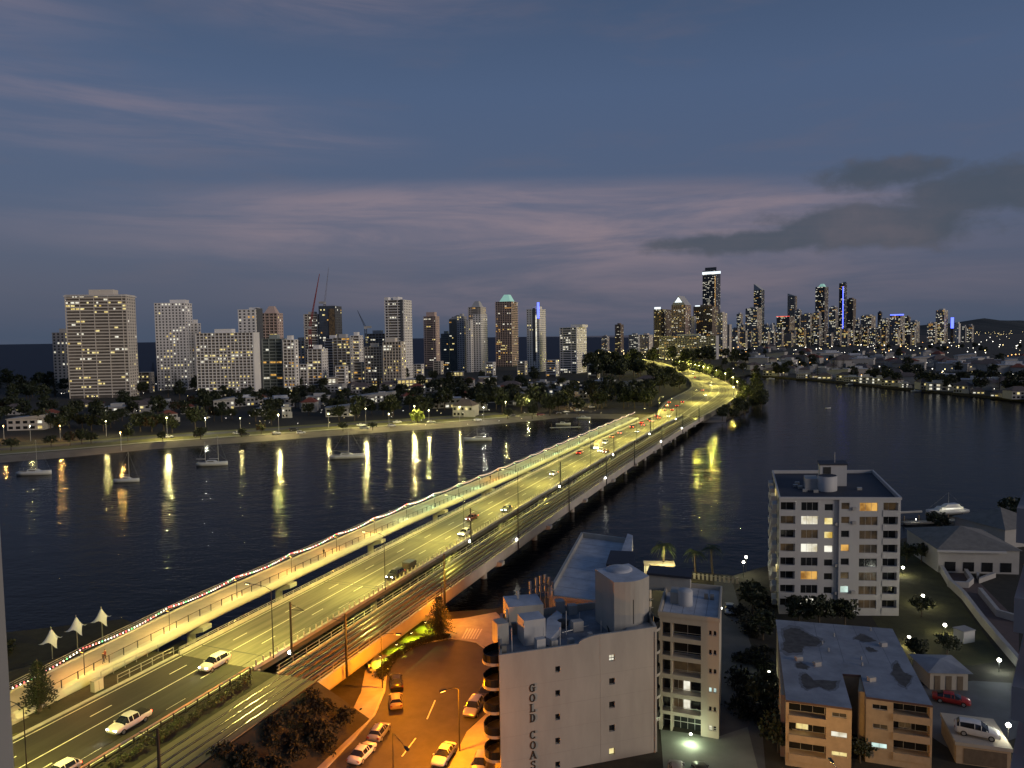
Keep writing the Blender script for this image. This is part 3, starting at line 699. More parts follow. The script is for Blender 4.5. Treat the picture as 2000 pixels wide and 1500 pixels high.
def palm_meshes(seed, h=8.0, r=3.0, nf=18):
    rr = random.Random(seed); q = MB(); pts = [Vector((.35 * math.sin(i * .3), .1 * i / 6, h * i / 6)) for i in range(7)]
    for i in range(6): q.tube(pts[i], pts[i + 1], .24 - .015 * i, .23 - .015 * i, 7)
    tr = q.mesh('trunk', m_bark); q = MB(); c = pts[-1]
    for k in range(nf):
        a = 6.283 * k / nf + rr.uniform(-.15, .15); up_ = rr.uniform(-.2, .9); d = Vector((math.cos(a), math.sin(a), 0)); n_ = Vector((-d.y, d.x, 0)); prev = None
        for s_ in range(11):
            u = s_ / 10; p = c + d * (r * u * (1 - .2 * up_)) + Vector((0, 0, r * (up_ * u - (.55 + .45 * up_) * 1.35 * u * u)))
            if prev is not None:
                q.add([prev + n_ * .03, prev - n_ * .03, p - n_ * .03, p + n_ * .03], [(0, 1, 2, 3)])
                ll = .75 * math.sin(math.pi * min(1, u * .85 + .12))
                for sg in (-1, 1):
                    for hh in (0, .5):
                        b0 = prev.lerp(p, hh); e = b0 + n_ * (ll * sg) + d * .3 + Vector((0, 0, -.38 * ll)); q.add([b0, b0 + d * .13, e], [(0, 1, 2)])
            prev = p
    return tr, q.mesh('crown', m_leaf[2])
def bush_meshes(seed, rx=1.0, rz=.8, clumps=14, per=16, leaf=.16, mt=(0, 1)):
    rr = random.Random(seed); q = MB()
    for k in range(5): a = k * 1.26; q.tube((0, 0, 0), (math.cos(a) * rx * .5, math.sin(a) * rx * .5, rz * .9), .04, .015, 4)
    st = q.mesh('stem', m_bark); q = MB()
    for k in range(clumps):
        a = rr.random() * 6.283; e = rr.random(); rad = math.sqrt(1 - e * e) * rr.random() ** .4
        c = Vector((math.cos(a) * rx * rad, math.sin(a) * rx * rad, rz * (.15 + .9 * e)))
        for j in range(per): leafq(q, c + Vector((rr.gauss(0, .2), rr.gauss(0, .2), rr.gauss(0, .16))) * rx, leaf * rr.uniform(.6, 1.3), rr, 0 if rr.random() < .6 else 1)
    return st, q.mesh('foliage', [m_leaf[mt[0]], m_leaf[mt[1]]])
TV = [broadleaf_meshes(11), broadleaf_meshes(12, 10.5, 4.4, 3.8, 70, 15), broadleaf_meshes(13, 8, 4.2, 2.6, 55, 15, .6, (1, 0)), broadleaf_meshes(14, 12, 4.0, 4.6, 75, 15, .65, (0, 3)), broadleaf_meshes(15, 8.5, 3.6, 3.0, 55, 15, .55, (4, 1))]
PV = [pine_meshes(21), pine_meshes(22, 19, 3.6, 17)]
def tree(name, label, ms, loc, sc_=1.0, rz=None, group=None, cat='tree', parts=('trunk', 'crown')):
    t = thing(name, label, cat, loc, rnd.random() * 6.28 if rz is None else rz, group); t.scale = (sc_, sc_, sc_ * rnd.uniform(.9, 1.12))
    link(parts[0], ms[0], t); link(parts[1], ms[1], t); return t

# ================================================================== VEHICLES
PAINT = {n: mat('paint_' + n, c, .28, .05, 2, metal=mt_, coords='obj') for n, c, mt_ in (('white', (.72, .72, .70), 0), ('silver', (.45, .45, .45), .5), ('black', (.02, .02, .022), 0), ('maroon', (.16, .02, .02), 0),
         ('blue', (.05, .07, .12), .2), ('red', (.35, .03, .025), 0), ('charcoal', (.05, .05, .052), .2), ('gold', (.45, .36, .2), .2))}
# stations: x, bottom, belt, top, half-width factor, top half-width factor; then index range of the glasshouse
CAR = {
    'sedan': (4.7, 1.84, [(-2.35, .45, .72, .78, .80, .70), (-2.24, .32, .84, .98, .93, .80), (-1.72, .25, .92, 1.06, .99, .78), (-.98, .22, .95, 1.40, 1.0, .66), (-.1, .20, .94, 1.46, 1.0, .66), (.32, .20, .93, 1.42, 1.0, .66), (1.18, .22, .90, 1.0, 1.0, .82), (1.8, .26, .80, .91, .97, .80), (2.2, .32, .66, .76, .88, .74), (2.35, .42, .54, .60, .78, .66)], (2, 3, 5, 6)),
    'hatch': (4.2, 1.80, [(-2.1, .45, .74, .80, .82, .74), (-2.03, .32, .92, 1.08, .95, .80), (-1.86, .26, .97, 1.18, .99, .76), (-1.45, .22, .98, 1.46, 1.0, .66), (-.2, .20, .96, 1.52, 1.0, .67), (.28, .20, .94, 1.47, 1.0, .66), (1.12, .22, .92, 1.02, 1.0, .82), (1.6, .26, .82, .92, .97, .80), (1.98, .32, .66, .76, .88, .74), (2.1, .42, .54, .60, .78, .66)], (2, 3, 5, 6)),
    'suv': (4.75, 1.94, [(-2.37, .5, .86, .92, .84, .76), (-2.30, .38, 1.06, 1.25, .96, .82), (-2.16, .32, 1.10, 1.36, .99, .78), (-1.85, .28, 1.12, 1.66, 1.0, .71), (-.3, .26, 1.09, 1.76, 1.0, .72), (.38, .26, 1.07, 1.69, 1.0, .70), (1.15, .28, 1.05, 1.16, 1.0, .84), (1.8, .32, .96, 1.07, .97, .82), (2.24, .38, .78, .88, .90, .76), (2.37, .5, .64, .70, .80, .68)], (2, 3, 5, 6)),
    'ute': (5.35, 1.94, [(-2.67, .55, 1.0, 1.05, .95, .9), (-2.62, .45, 1.06, 1.10, .99, .94), (-1.05, .36, 1.08, 1.14, 1.0, .94), (-.80, .34, 1.10, 1.68, 1.0, .72), (.1, .32, 1.09, 1.78, 1.0, .73), (.68, .32, 1.08, 1.71, 1.0, .71), (1.42, .34, 1.07, 1.18, 1.0, .85), (2.1, .38, 1.0, 1.10, .97, .83), (2.55, .44, .82, .92, .9, .78), (2.67, .55, .68, .74, .82, .7)], (2, 3, 5, 6)),
}
CMESH = {}
def wheel_meshes():
    if 'w' not in CMESH:
        q = MB(); q.tube((0, -.12, 0), (0, .12, 0), .34, .34, 16); ty = q.mesh('tyre', m_black)
        q = MB(); q.tube((0, -.13, 0), (0, .13, 0), .22, .22, 10); CMESH['w'] = (ty, q.mesh('rim', m_metal))
    return CMESH['w']
def car_shell(kind):
    L_, W, st, (i0, i1, i2, i3) = CAR[kind]; hw = W / 2; rings = []
    for x, zb, bl, tp, f, tf in st:
        r_ = [(hw * f * .88, zb), (hw * f, zb + .16), (hw * f, bl - .1), (hw * f * .965, bl), (hw * tf, tp - .07), (hw * tf * .86, tp)]
        rings.append([(x, -y, z) for y, z in r_] + [(x, 0, tp + .02)] + [(x, y, z) for y, z in reversed(r_)])
    n = 13; body, glass = MB(), MB(); vs = [p for r_ in rings for p in r_]; fb, fg = [], []
    for j in range(len(st) - 1):
        for i in range(n):
            f = (j * n + i, j * n + (i + 1) % n, (j + 1) * n + (i + 1) % n, (j + 1) * n + i)
            side = i in (3, 8); top_ = i in (4, 5, 6, 7)
            (fg if (i0 <= j < i3 and side) or (top_ and j in (i0, i2)) else fb).append(f)
    fb += [tuple(range(n - 1, -1, -1)), tuple(range((len(st) - 1) * n, len(st) * n))]
    body.add(vs, fb); glass.add(vs, fg)
    for sx in (-1, 1):      # pillars and mirrors
        for j in (i1, i2 - 1, i2):
            a, b = rings[j][3 if sx < 0 else 9], rings[j][4 if sx < 0 else 8]; body.tube((a[0], a[1] * 1.005, a[2] - .02), (b[0], b[1] * 1.01, b[2]), .045, .04, 4)
        x, y, z = rings[i3][3]; body.box(x - .28, x - .12, sx * hw * .98 - .02 if sx > 0 else -hw * 1.12, hw * 1.12 if sx > 0 else -hw * .98 + .02, z + .02, z + .15)
    return body, glass
def car(label, kind, paint, loc, heading, on=True, group=None, name='car', cat='car', tail=None, head=None, scale=1.0, beam=False):
    L_, W, st, gi = CAR[kind]; hw = W / 2
    t = thing(name, label, cat, loc, heading, group); t.scale = (scale,) * 3
    key = (kind, paint)
    if key not in CMESH:
        bd = car_shell(kind)[0].mesh('body', PAINT[paint]); bd.polygons.foreach_set('use_smooth', [True] * len(bd.polygons)); CMESH[key] = bd
    if kind not in CMESH:
        gl = car_shell(kind)[1].mesh('windows', m_glass)
        xf, zf = st[-2][0], st[-2][3]; xr, zr_ = st[1][0], st[1][2]
        hd = [MB().box(xf - .16, xf + .06, s_ * hw * .60 - .2, s_ * hw * .60 + .2, zf - .2, zf - .03) for s_ in (-1, 1)]
        tl = [MB().box(xr - .10, xr + .06, s_ * hw * .76 - .15, s_ * hw * .76 + .15, zr_ - .22, zr_ - .02) for s_ in (-1, 1)]
        CMESH[kind] = (gl, {k_: [h_.mesh('headlight', mm_) for h_ in hd] for k_, mm_ in ((True, m_headl), (False, m_headoff))}, {k_: [h_.mesh('tail_light', mm_) for h_ in tl] for k_, mm_ in ((True, m_taill), (False, m_tailoff))})
    gl, hd, tl = CMESH[kind]
    link('body', CMESH[key], t); link('windows', gl, t)
    ty, rim = wheel_meshes()
    for sx in (L_ * .30, -L_ * .30):
        for sy in (-1, 1):
            w_ = link('wheel', ty, t, (sx, sy * (hw - .11), .34)); link('rim', rim, w_)
    for i in (0, 1): link('headlight', hd[on if head is None else head][i], t); link('tail_light', tl[on if tail is None else tail][i], t)
    if beam:
        sp_ = plight('headlight_beam', (L_ * .52, 0, .7), 240, (1, .93, .75), .15, t, 62); sp_.data.spot_blend = 1.0; sp_.rotation_euler = (0, R(-80), 0)
    if kind == 'ute': MB().box(-2.55, -1.1, -hw * .84, hw * .84, 1.09, 1.165).build('tray_liner', m_black, t)
    return t
TOW = BR + math.pi            # driving towards the camera
def onroad(s, o): return P(s, o, zd(s) + .01)
car('white SUV approaching on the near end of the bridge by the joint', 'suv', 'white', onroad(82.5, -80.9), TOW, beam=True)
car('white dual-cab utility with black tray on the dark approach road', 'ute', 'white', onroad(65.5, -78.4), TOW, tail=True, beam=True, name='utility_truck', cat='ute')
car('white hatchback at the bottom edge of the approach road', 'hatch', 'white', onroad(54.8, -76.6), TOW, beam=True)
car('black SUV towing a trailer in the right lane of the bridge', 'suv', 'black', onroad(127, -76.7), TOW, beam=True)
t = thing('trailer', 'dark enclosed box trailer behind the black SUV', 'trailer', onroad(132.6, -76.7), TOW)
q = MB(); q.loft([[(-1.5, -.95, .5), (-1.5, -.95, 1.7), (-1.5, .95, 1.7), (-1.5, .95, .5)], [(1.3, -.95, .5), (1.3, -.95, 1.8), (1.3, .95, 1.8), (1.3, .95, .5)], [(1.6, -.7, .6), (1.6, -.7, 1.5), (1.6, .7, 1.5), (1.6, .7, .6)]]); q.build('body', PAINT['charcoal'], t)
MB().path([(1.6, 0, .55), (2.9, 0, .5)], .06, 5).build('drawbar', m_dark, t)
for sy in (-1, 1): w_ = link('wheel', wheel_meshes()[0], t, (-.2, sy * 1.0, .34)); link('rim', wheel_meshes()[1], w_)
car('white hatchback beside the tram mast in mid bridge', 'hatch', 'white', onroad(160.7, -77.3), TOW, beam=True)
car('maroon sedan passing the white hatchback in mid bridge', 'sedan', 'maroon', onroad(175, -82.0), TOW, beam=True)
car('dark blue hatchback near the road bridge kerb', 'hatch', 'blue', onroad(187, -77.0), TOW, beam=True)
car('white sedan alone in the middle of the bridge', 'sedan', 'white', onroad(241, -81.6), TOW, beam=True)
car('red sedan with glowing tail lights on the left lanes of the bridge', 'sedan', 'red', onroad(288, -86.5), BR)
t = thing('box_truck', 'small truck with cream box body on the far bridge', 'truck', onroad(303, -83.4), TOW)
MB().box(-3.2, 1.4, -1.15, 1.15, .9, 3.5).build('cargo_box', m_cream, t)
q = MB(); q.loft([[(1.45, -1.05, .4), (1.45, -1.05, 2.4), (1.45, 1.05, 2.4), (1.45, 1.05, .4)], [(2.5, -1.05, .4), (2.4, -1.0, 2.3), (2.4, 1.0, 2.3), (2.5, 1.05, .4)], [(3.0, -1.0, .4), (2.95, -1, 1.4), (2.95, 1, 1.4), (3.0, 1.0, .4)]]); q.build('cab', PAINT['white'], t)
MB().box(2.44, 2.75, -.85, .85, 1.45, 2.2).build('windscreen', m_glass, t)
for sy in (-1, 1):
    MB().box(2.95, 3.06, sy * .75 - .16, sy * .75 + .16, .7, .95).build('headlight', m_headl, t)
    for sx in (-2, 2.2): w_ = link('wheel', wheel_meshes()[0], t, (sx, sy * .98, .42)); w_.scale = (1.25, 1.1, 1.25); link('rim', wheel_meshes()[1], w_)
for i, (s, o, k_, p_, away, lb) in enumerate([(296, -80.4, 'hatch', 'white', 0, 'white hatchback in front of the cream box truck'), (294, -77.8, 'sedan', 'maroon', 0, 'dark red sedan beside the cream box truck'),
        (318, -84.3, 'suv', 'white', 0, 'white SUV right behind the cream box truck'), (338, -86.2, 'sedan', 'gold', 1, 'gold sedan on the left lanes of the far bridge'), (352, -86.0, 'hatch', 'silver', 1, 'silver hatchback on the left lanes of the far bridge'),
        (360, -80, 'sedan', 'white', 0, 'white sedan on the middle lane at the far bridge'), (376, -85.8, 'suv', 'charcoal', 1, 'charcoal SUV with red tail lights queueing on the far bridge'), (388, -83.0, 'sedan', 'silver', 1, 'silver sedan with red tail lights queueing on the far bridge'),
        (398, -86.0, 'hatch', 'red', 1, 'red hatchback queueing at the far bridge end'), (408, -83.0, 'suv', 'white', 1, 'white SUV queueing at the far bridge end'), (418, -86, 'sedan', 'black', 1, 'black sedan queueing at the far bridge end'),
        (428, -83, 'hatch', 'gold', 1, 'gold hatchback queueing at the far bridge end'), (438, -86, 'sedan', 'blue', 1, 'blue sedan queueing at the far bridge end'), (440, -80, 'sedan', 'white', 0, 'white sedan coming onto the bridge at the far end')]):
    car(lb, k_, p_, onroad(s, o), BR if away else TOW, group='traffic on the far bridge')
for i, (j, f, away, p_, lb) in enumerate([(1, .12, 1, 'silver', 'silver car with red tail lights, first in the queue past the bridge'), (1, .26, 1, 'black', 'black car with red tail lights beside the queue past the bridge'), (2, .12, 1, 'white', 'white car with red tail lights at the turn-off past the bridge'),
        (2, .28, 1, 'red', 'red car with tail lights lit at the turn-off past the bridge'), (3, .10, 1, 'charcoal', 'charcoal car turning off the highway past the bridge'), (3, .3, 1, 'blue', 'blue car with red tail lights on the highway bend'), (5, .5, 0, 'white', 'white car with headlights on at the highway bend'),
        (7, .35, 1, 'silver', 'silver car driving away round the highway bend'), (9, .5, 0, 'gold', 'gold car with headlights on beyond the highway bend'), (14, .3, 1, 'red', 'red car driving away on the far straight'), (16, .5, 0, 'white', 'white car with headlights on the far straight')]):
    a, b = LW[j].lerp(RW[j], f), LW[j + 1].lerp(RW[j + 1], f); hd_ = math.atan2(b.y - a.y, b.x - a.x)
    car(lb, ('sedan', 'hatch', 'suv')[i % 3], p_, (a.x, a.y, 5.02), hd_ if away else hd_ + math.pi, group='traffic on the highway bend')
# parked on the cul-de-sac
def parked(lb, k_, p_, px, py, px2, py2, group='cars parked on the cul-de-sac', z=Z0, head=None):
    a, b = g(px, py, z + .03), g(px2, py2, z + .03); car(lb, k_, p_, a, math.atan2(b.y - a.y, b.x - a.x), False, group, head=head)
parked('black sedan parked by the kerb of the orange street', 'sedan', 'black', 774, 1338, 770, 1310)
parked('dark hatchback with yellow lit roof parked behind the black sedan', 'hatch', 'gold', 773, 1376, 771, 1350)
parked('silver wagon parked at an angle on the kerb of the orange street', 'hatch', 'silver', 741, 1437, 765, 1405)
parked('cream sedan parked behind the silver wagon', 'sedan', 'white', 708, 1478, 735, 1450)
parked('pale gold sedan standing in the near right lane of the orange street', 'sedan', 'white', 867, 1482, 848, 1510)
parked('silver SUV parked beside the white tower with curved balconies', 'suv', 'silver', 925, 1390, 910, 1415)
parked('dark hatchback half hidden behind the curved balconies', 'hatch', 'charcoal', 948, 1360, 938, 1385)
parked('silver hatchback at the foot of the curved balconies', 'hatch', 'silver', 938, 1500, 930, 1525)
parked('silver sedan parked at the far end of the dark driveway', 'sedan', 'silver', 1425, 1195, 1427, 1215, 'cars in the courts')
parked('black sedan parked under the green lit court wall', 'sedan', 'black', 1370, 1520, 1362, 1490, 'cars in the courts')
parked('silver hatchback parked beside the black sedan in the court', 'hatch', 'silver', 1322, 1515, 1318, 1490, 'cars in the courts')
parked('dark red coupe parked in front of the small garage', 'sedan', 'red', 1858, 1372, 1890, 1378, 'cars in the courts')
# cars along the foreshore
for i, (x, y, k_, p_, lb) in enumerate([(328, 855, 'sedan', 'white', 'white sedan parked under the tall foreshore lamp'), (388, 853, 'suv', 'black', 'black SUV parked beside a foreshore tree'), (465, 848, 'sedan', 'white', 'white sedan parked next to a foreshore bush'),
        (478, 851, 'suv', 'charcoal', 'charcoal SUV parked near the white foreshore sedan'), (540, 848, 'hatch', 'silver', 'silver hatchback near the second tall foreshore lamp'), (574, 842, 'suv', 'black', 'black SUV on the foreshore road'), (588, 847, 'hatch', 'white', 'white hatchback beside the foreshore path'),
        (705, 832, 'sedan', 'white', 'white sedan left of the third tall foreshore lamp'), (712, 838, 'suv', 'white', 'white SUV below the third tall foreshore lamp'), (765, 833, 'hatch', 'silver', 'silver hatchback right of the third tall foreshore lamp'), (776, 826, 'sedan', 'white', 'white sedan on the foreshore road near the lit bush'),
        (842, 826, 'sedan', 'silver', 'silver sedan past the yellow lit foreshore bush'), (933, 822, 'hatch', 'white', 'white hatchback by the motor boat on the foreshore'), (1000, 813, 'suv', 'charcoal', 'charcoal SUV at the bend of the foreshore road'), (1056, 812, 'suv', 'maroon', 'maroon SUV parked near the jetty'), (1090, 808, 'sedan', 'black', 'black sedan in the jetty car park'),
        (1105, 806, 'sedan', 'silver', 'silver sedan in the jetty car park'), (1128, 803, 'hatch', 'white', 'white hatchback in the jetty car park'), (1155, 797, 'suv', 'silver', 'silver SUV under the trees behind the jetty')]):
    car(lb, k_, p_, g(x, y, 2.15), .5 + rnd.uniform(-.15, .15), False, 'cars along the far foreshore', scale=1.15)

# ================================================================== TOWERS ACROSS THE RIVER
WALLS = {'white': (.86, .83, .78), 'cream': (.72, .65, .55), 'grey': (.50, .50, .49), 'beige': (.68, .62, .53), 'dark': (.11, .115, .125), 'pink': (.62, .47, .40), 'green': (.32, .36, .33), 'brown': (.26, .20, .15)}
TW = {k_: mat('tower_' + k_, c, .75, .06, .05) for k_, c in WALLS.items()}
m_twin = mat('tower_glazing', (.06, .058, .056), .2, .5, .15, spec=.5)
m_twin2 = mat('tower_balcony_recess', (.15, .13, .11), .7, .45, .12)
def tower(name, label, xl, xr, yt, Y, side='R', fr=.25, style='band', wall='white', fh=3.1, lit=.10, bay=4.2, plant=(.3, .7, 4), sidewall=True, cap=None, theta=20, litm=None, cat='tower', yb=None, zb=2.0, group='apartment towers across the river', rec=None):
    seed = int(xl * 7 + yt); rr = random.Random(seed)
    k = Y / FPX; W = (xr - xl) * k; th = R(theta) if fr > 0 else 0
    w = W * (1 - fr) / math.cos(th); d = W * fr / math.sin(th) if fr > 0 else w * .6
    cx = xl + (xr - xl) * ((1 - fr) if side == 'R' else fr) if fr > 0 else xl
    c = at(cx, yt, Y); h = c.z - zb
    rz = -math.atan2(c.x, c.y) + (-th if side == 'R' else th)
    t = thing(name, label, cat, (c.x, c.y, zb), rz, group)
    X0, X1 = (-w, 0) if (side == 'R' and fr > 0) else (0, w)
    wm = TW[wall]; n = max(2, int(round(h / fh))); fh = h / n
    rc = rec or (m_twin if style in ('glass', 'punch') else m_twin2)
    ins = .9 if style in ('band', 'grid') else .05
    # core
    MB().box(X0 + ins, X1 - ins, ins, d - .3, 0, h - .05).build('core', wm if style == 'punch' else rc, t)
    nb = max(2, int(round(w / bay))); bw_ = w / nb; xs = [X0 + i * bw_ for i in range(nb + 1)]
    SX = X1 if side == 'R' else X0; sg = 1 if side == 'R' else -1
    if style in ('band', 'grid', 'glass'):
        q = MB()
        if style == 'glass': q.box(X0 - .04, X1 + .04, -.06, d, -.16, .16)
        else:
            q.box(X0, X1, 0, d, -.18, .14); q.box(X0 + .02, X1 - .02, .0, .12, .14, .95 if style == 'band' else .75)
            if not sidewall: q.box(min(SX, SX - sg * .12), max(SX, SX - sg * .12), .12, d, .14, .95)
        sm = q.mesh('floor_slab', wm)
        if Y < 770:
            for i in range(1, n): link('floor_slab', sm, t, (0, 0, i * fh))
        else:
            q2 = MB()
            for i in range(1, n): q2.add([(v[0], v[1], v[2] + i * fh) for v in q.v], q.f)
            stuff(q2.build('floor_slabs', wm, t))
        q = MB()
        for i, x in enumerate(xs):
            if style == 'grid' or i in (0, nb) or (style == 'band' and (i * 7 + seed) % 3 == 0):
                q.box(x - (.28 if style != 'glass' else .1), x + (.28 if style != 'glass' else .1), -.05 if style == 'grid' else .05, ins + .2, 0, h)
        q.build('piers', wm, t)
        if sidewall: MB().box(min(SX + sg * .06, SX - sg * ins * 1.05), max(SX + sg * .06, SX - sg * ins * 1.05), -.08, d - .1, 0, h + .3).build('side_wall', wm, t)
    # windows
    dk = MB(); lt = [MB() for _ in LITS]
    def pane(q, x0, x1, z0, z1, face):
        if face == 'F': q.add([(x0, ins - .03, z0), (x1, ins - .03, z0), (x1, ins - .03, z1), (x0, ins - .03, z1)], [(0, 1, 2, 3)])
        else:
            xx = SX + sg * .10 if (sidewall or style == 'punch') else SX - sg * (ins - .03)
            q.add([(xx, x0, z0), (xx, x1, z0), (xx, x1, z1), (xx, x0, z1)], [(0, 1, 2, 3)])
    lits = litm if litm is not None else list(range(len(LITS)))
    for i in range(n):
        z0 = i * fh + fh * .36; z1 = i * fh + fh * .88
        rowp = lit * (1.9 if rr.random() < .15 else .5); run = 0; rmat = 0
        for j in range(nb):
            xa, xb = xs[j] + .45, xs[j + 1] - .45
            if style == 'punch': xa, xb = xs[j] + bw_ * .28, xs[j + 1] - bw_ * .28
            if run > 0: run -= 1
            elif rr.random() < rowp: run = rr.choice((1, 1, 2, 3)); rmat = rr.choice(lits)
            on = run > 0
            if style == 'punch' or on:
                if on:
                    if style != 'punch' and rr.random() < .6: mid = (xa + xb) / 2; xa, xb = (xa, mid) if rr.random() < .5 else (mid, xb)
                    pane(lt[rmat], xa, xb, z0, z1, 'F')
                else: pane(dk, xa, xb, z0, z1, 'F')
        if fr > .12:
            ns = max(1, int(d / 5.5))
            for j in range(ns):
                ya = d * (j + .32) / ns; yb_ = d * (j + .68) / ns; on = rr.random() < lit * .6
                if on: pane(lt[rr.choice(lits)], ya, yb_, z0, z1, 'S')
                elif sidewall or style == 'punch': pane(dk, ya, yb_, z0 + .2, z1, 'S')
    if dk.f: stuff(dk.build('dark_windows', m_twin, t))
    for qq, mm_ in zip(lt, LITS):
        if qq.f: stuff(qq.build('lit_windows', mm_, t))
    q = MB(); q.box(X0 - .1, X1 + .1, -.1, d + .1, h - .02, h + .5); q.build('roof', wm, t)
    if plant:
        a, b, ph = plant; MB().box(X0 + w * a, X0 + w * b, d * .25, d * .8, h + .5, h + .5 + ph).build('plant_room', wm, t)
    if cap: cap(t, X0, X1, d, h)
    return t
def cap_gable(mt):
    def f(t, X0, X1, d, h):
        c = (X0 + X1) / 2; q = MB(); hw = (X1 - X0) * .5
        q.loft([[(c - hw, 0, h + .5), (c - hw, d, h + .5), (c, d, h + .5 + hw * 1.3), (c, 0, h + .5 + hw * 1.3)], [(c + hw, 0, h + .5), (c + hw, d, h + .5), (c + .01, d, h + .5 + hw * 1.3), (c + .01, 0, h + .5 + hw * 1.3)]]); q.build('gabled_crown', TW['grey'], t)
        MB().add([(c - hw * .55, -.15, h + 1 + hw * .35), (c + hw * .55, -.15, h + 1 + hw * .35), (c, -.15, h + hw * 1.15)], [(0, 1, 2)]).build('lit_gable', mt, t)
    return f
def cap_pyr(mt, f=.32, hh=9):
    def fn(t, X0, X1, d, h):
        c = (X0 + X1) / 2; w = (X1 - X0); q = MB()
        q.loft([[(c - w * f, d * .2, h + .5), (c + w * f, d * .2, h + .5), (c + w * f, d * .9, h + .5), (c - w * f, d * .9, h + .5)], [(c - w * f * .35, d * .4, h + hh), (c + w * f * .5, d * .4, h + hh), (c + w * f * .5, d * .7, h + hh), (c - w * f * .35, d * .7, h + hh)]]); q.build('pyramid_roof', mt, t)
    return fn
def cap_strip(mt, x0f, x1f, z0, z1, y=-.35):
    def fn(t, X0, X1, d, h):
        w = X1 - X0; MB().box(X0 + w * x0f, X0 + w * x1f, y, y + .6, h + z0, h + z1).build('lit_strip', mt, t)
    return fn
def cap_slope(hh, flip=False):
    def fn(t, X0, X1, d, h):
        a, b = (h + hh, h + .5) if flip else (h + .5, h + hh); q = MB()
        q.prism([(X0, 0), (X1, 0), (X1, d), (X0, d)], h + .3, [a, b, b, a]); q.build('sloping_crown', TW['grey'], t)
    return fn
def caps(*fs):
    def fn(*a):
        for f in fs: f(*a)
    return fn
def ring(t, X0, X1, d, h): MB().box(X0 - 1.0, X1 + 1.0, -1.0, d + 1, h - 1.2, h - .4).build('roof_canopy', TW['white'], t)
tower('apartment_tower', 'low cream tower peeping out left of the broad leftmost tower', 107, 150, 650, 775, 'R', .2, 'punch', 'cream', lit=.12)
tower('apartment_tower', 'broad beige apartment tower with banded balconies and pale right-hand wall, leftmost tall tower', 141, 262, 576, 700, 'R', .13, 'band', 'beige', fh=2.9, lit=.13, litm=[0, 0, 0, 1], cap=ring, plant=(.35, .75, 5))
tower('apartment_tower', 'white slab tower with dark small windows and stepped core, second tower from photo left', 306, 374, 592, 795, 'R', .2, 'punch', 'white', lit=.14, bay=3.4, litm=[1, 1, 0], plant=(.45, .95, 3.5))
tower('apartment_block', 'slim white annex behind the second white slab tower', 372, 392, 632, 815, 'R', .3, 'punch', 'white', lit=.1)
tower('apartment_block', 'wide white gridded apartment block with many lit balconies', 388, 506, 650, 690, 'R', .10, 'grid', 'white', fh=2.8, lit=.22, bay=3.6, litm=[0, 1, 0], plant=(.3, .6, 3.5))
tower('apartment_tower', 'white tower with dark right-hand side rising behind the wide gridded block', 466, 511, 605, 760, 'R', .28, 'punch', 'white', lit=.05, bay=4.5, plant=(.55, 1.0, 2), cap=lambda t, X0, X1, d, h: MB().box(X1 - .5, X1 + .6, d * .15, d + .3, 0, h + 2).build('dark_side_wall', TW['dark'], t))
tower('apartment_tower', 'cream tower with stepped pink lit top and slanted cap', 510, 552, 612, 800, 'R', .25, 'grid', 'pink', lit=.22, cap=caps(cap_pyr(TW['pink'], .34, 8)), plant=None)
tower('apartment_block', 'greenish glass apartment block with white piers in front of the cream stepped tower', 513, 560, 662, 735, 'R', .2, 'grid', 'green', lit=.12, bay=6, litm=[1, 4], rec=m_glassg)
tower('apartment_block', 'white apartment block with lit stairwell columns, right of the greenish glass block', 553, 582, 664, 728, 'R', .25, 'grid', 'white', lit=.22, bay=4.5)
tower('apartment_block', 'shaded beige block standing back between the glass block and the crane', 574, 603, 666, 920, 'R', .3, 'punch', 'beige', lit=.06)
tower('apartment_tower', 'banded tower with glowing floors under the red crane', 594, 629, 614, 905, 'R', .25, 'band', 'beige', lit=.42, litm=[1, 0, 1], plant=(.25, .7, 3))
def scaffold(t, X0, X1, d, h):
    for z in (h + .8, h + 1.7): MB().path([(X0, -.2, z), (X1, -.2, z)], .08, 4).build('edge_rail', m_metal, t)
    MB().box(X0 + (X1 - X0) * .62, X1 - .5, -.5, -.1, h * .35, h * .97).build('lit_hoist_core', m_litd, t)
    MB().box(X0 + (X1 - X0) * .7, X1 + 1.5, -2.5, -.5, h * .48, h * .62).build('hoist_platform', m_white, t)
tower('unfinished_tower', 'dark glass tower under construction beside the red crane', 623, 667, 598, 900, 'R', .3, 'glass', 'dark', lit=.12, cap=scaffold, plant=None, rec=mat('blue_glass', (.07, .09, .12), .12, .3, .1))
tower('apartment_block', 'white block with black window bands at the foot of the crane towers', 601, 640, 682, 800, 'R', .3, 'grid', 'white', lit=.12, bay=5)
tower('apartment_block', 'white banded block with lit ground floor behind the trees, centre of the construction group', 634, 668, 662, 870, 'R', .2, 'band', 'white', lit=.16)
tower('apartment_block', 'block with yellow lit stair core below the unfinished tower', 650, 692, 660, 850, 'R', .2, 'grid', 'grey', lit=.40, litm=[0, 0, 4], bay=5)
tower('apartment_block', 'grey banded block with white balconies right of the yellow lit core', 684, 709, 656, 860, 'R', .3, 'band', 'white', lit=.12)
tower('apartment_block', 'dim block behind the stepped cream block', 714, 762, 652, 930, 'R', .2, 'grid', 'grey', lit=.15)
tower('apartment_block', 'stepped cream block with arched roof and warm lit grid of balconies, left half', 712, 752, 678, 800, 'R', .15, 'grid', 'cream', lit=.25, bay=3.6)
tower('apartment_block', 'stepped cream block with warm floodlit balconies, right half below the striped white tower', 748, 792, 668, 785, 'R', .2, 'grid', 'cream', lit=.38, bay=3.6, litm=[0, 0, 4, 1], plant=(.1, .6, 4))
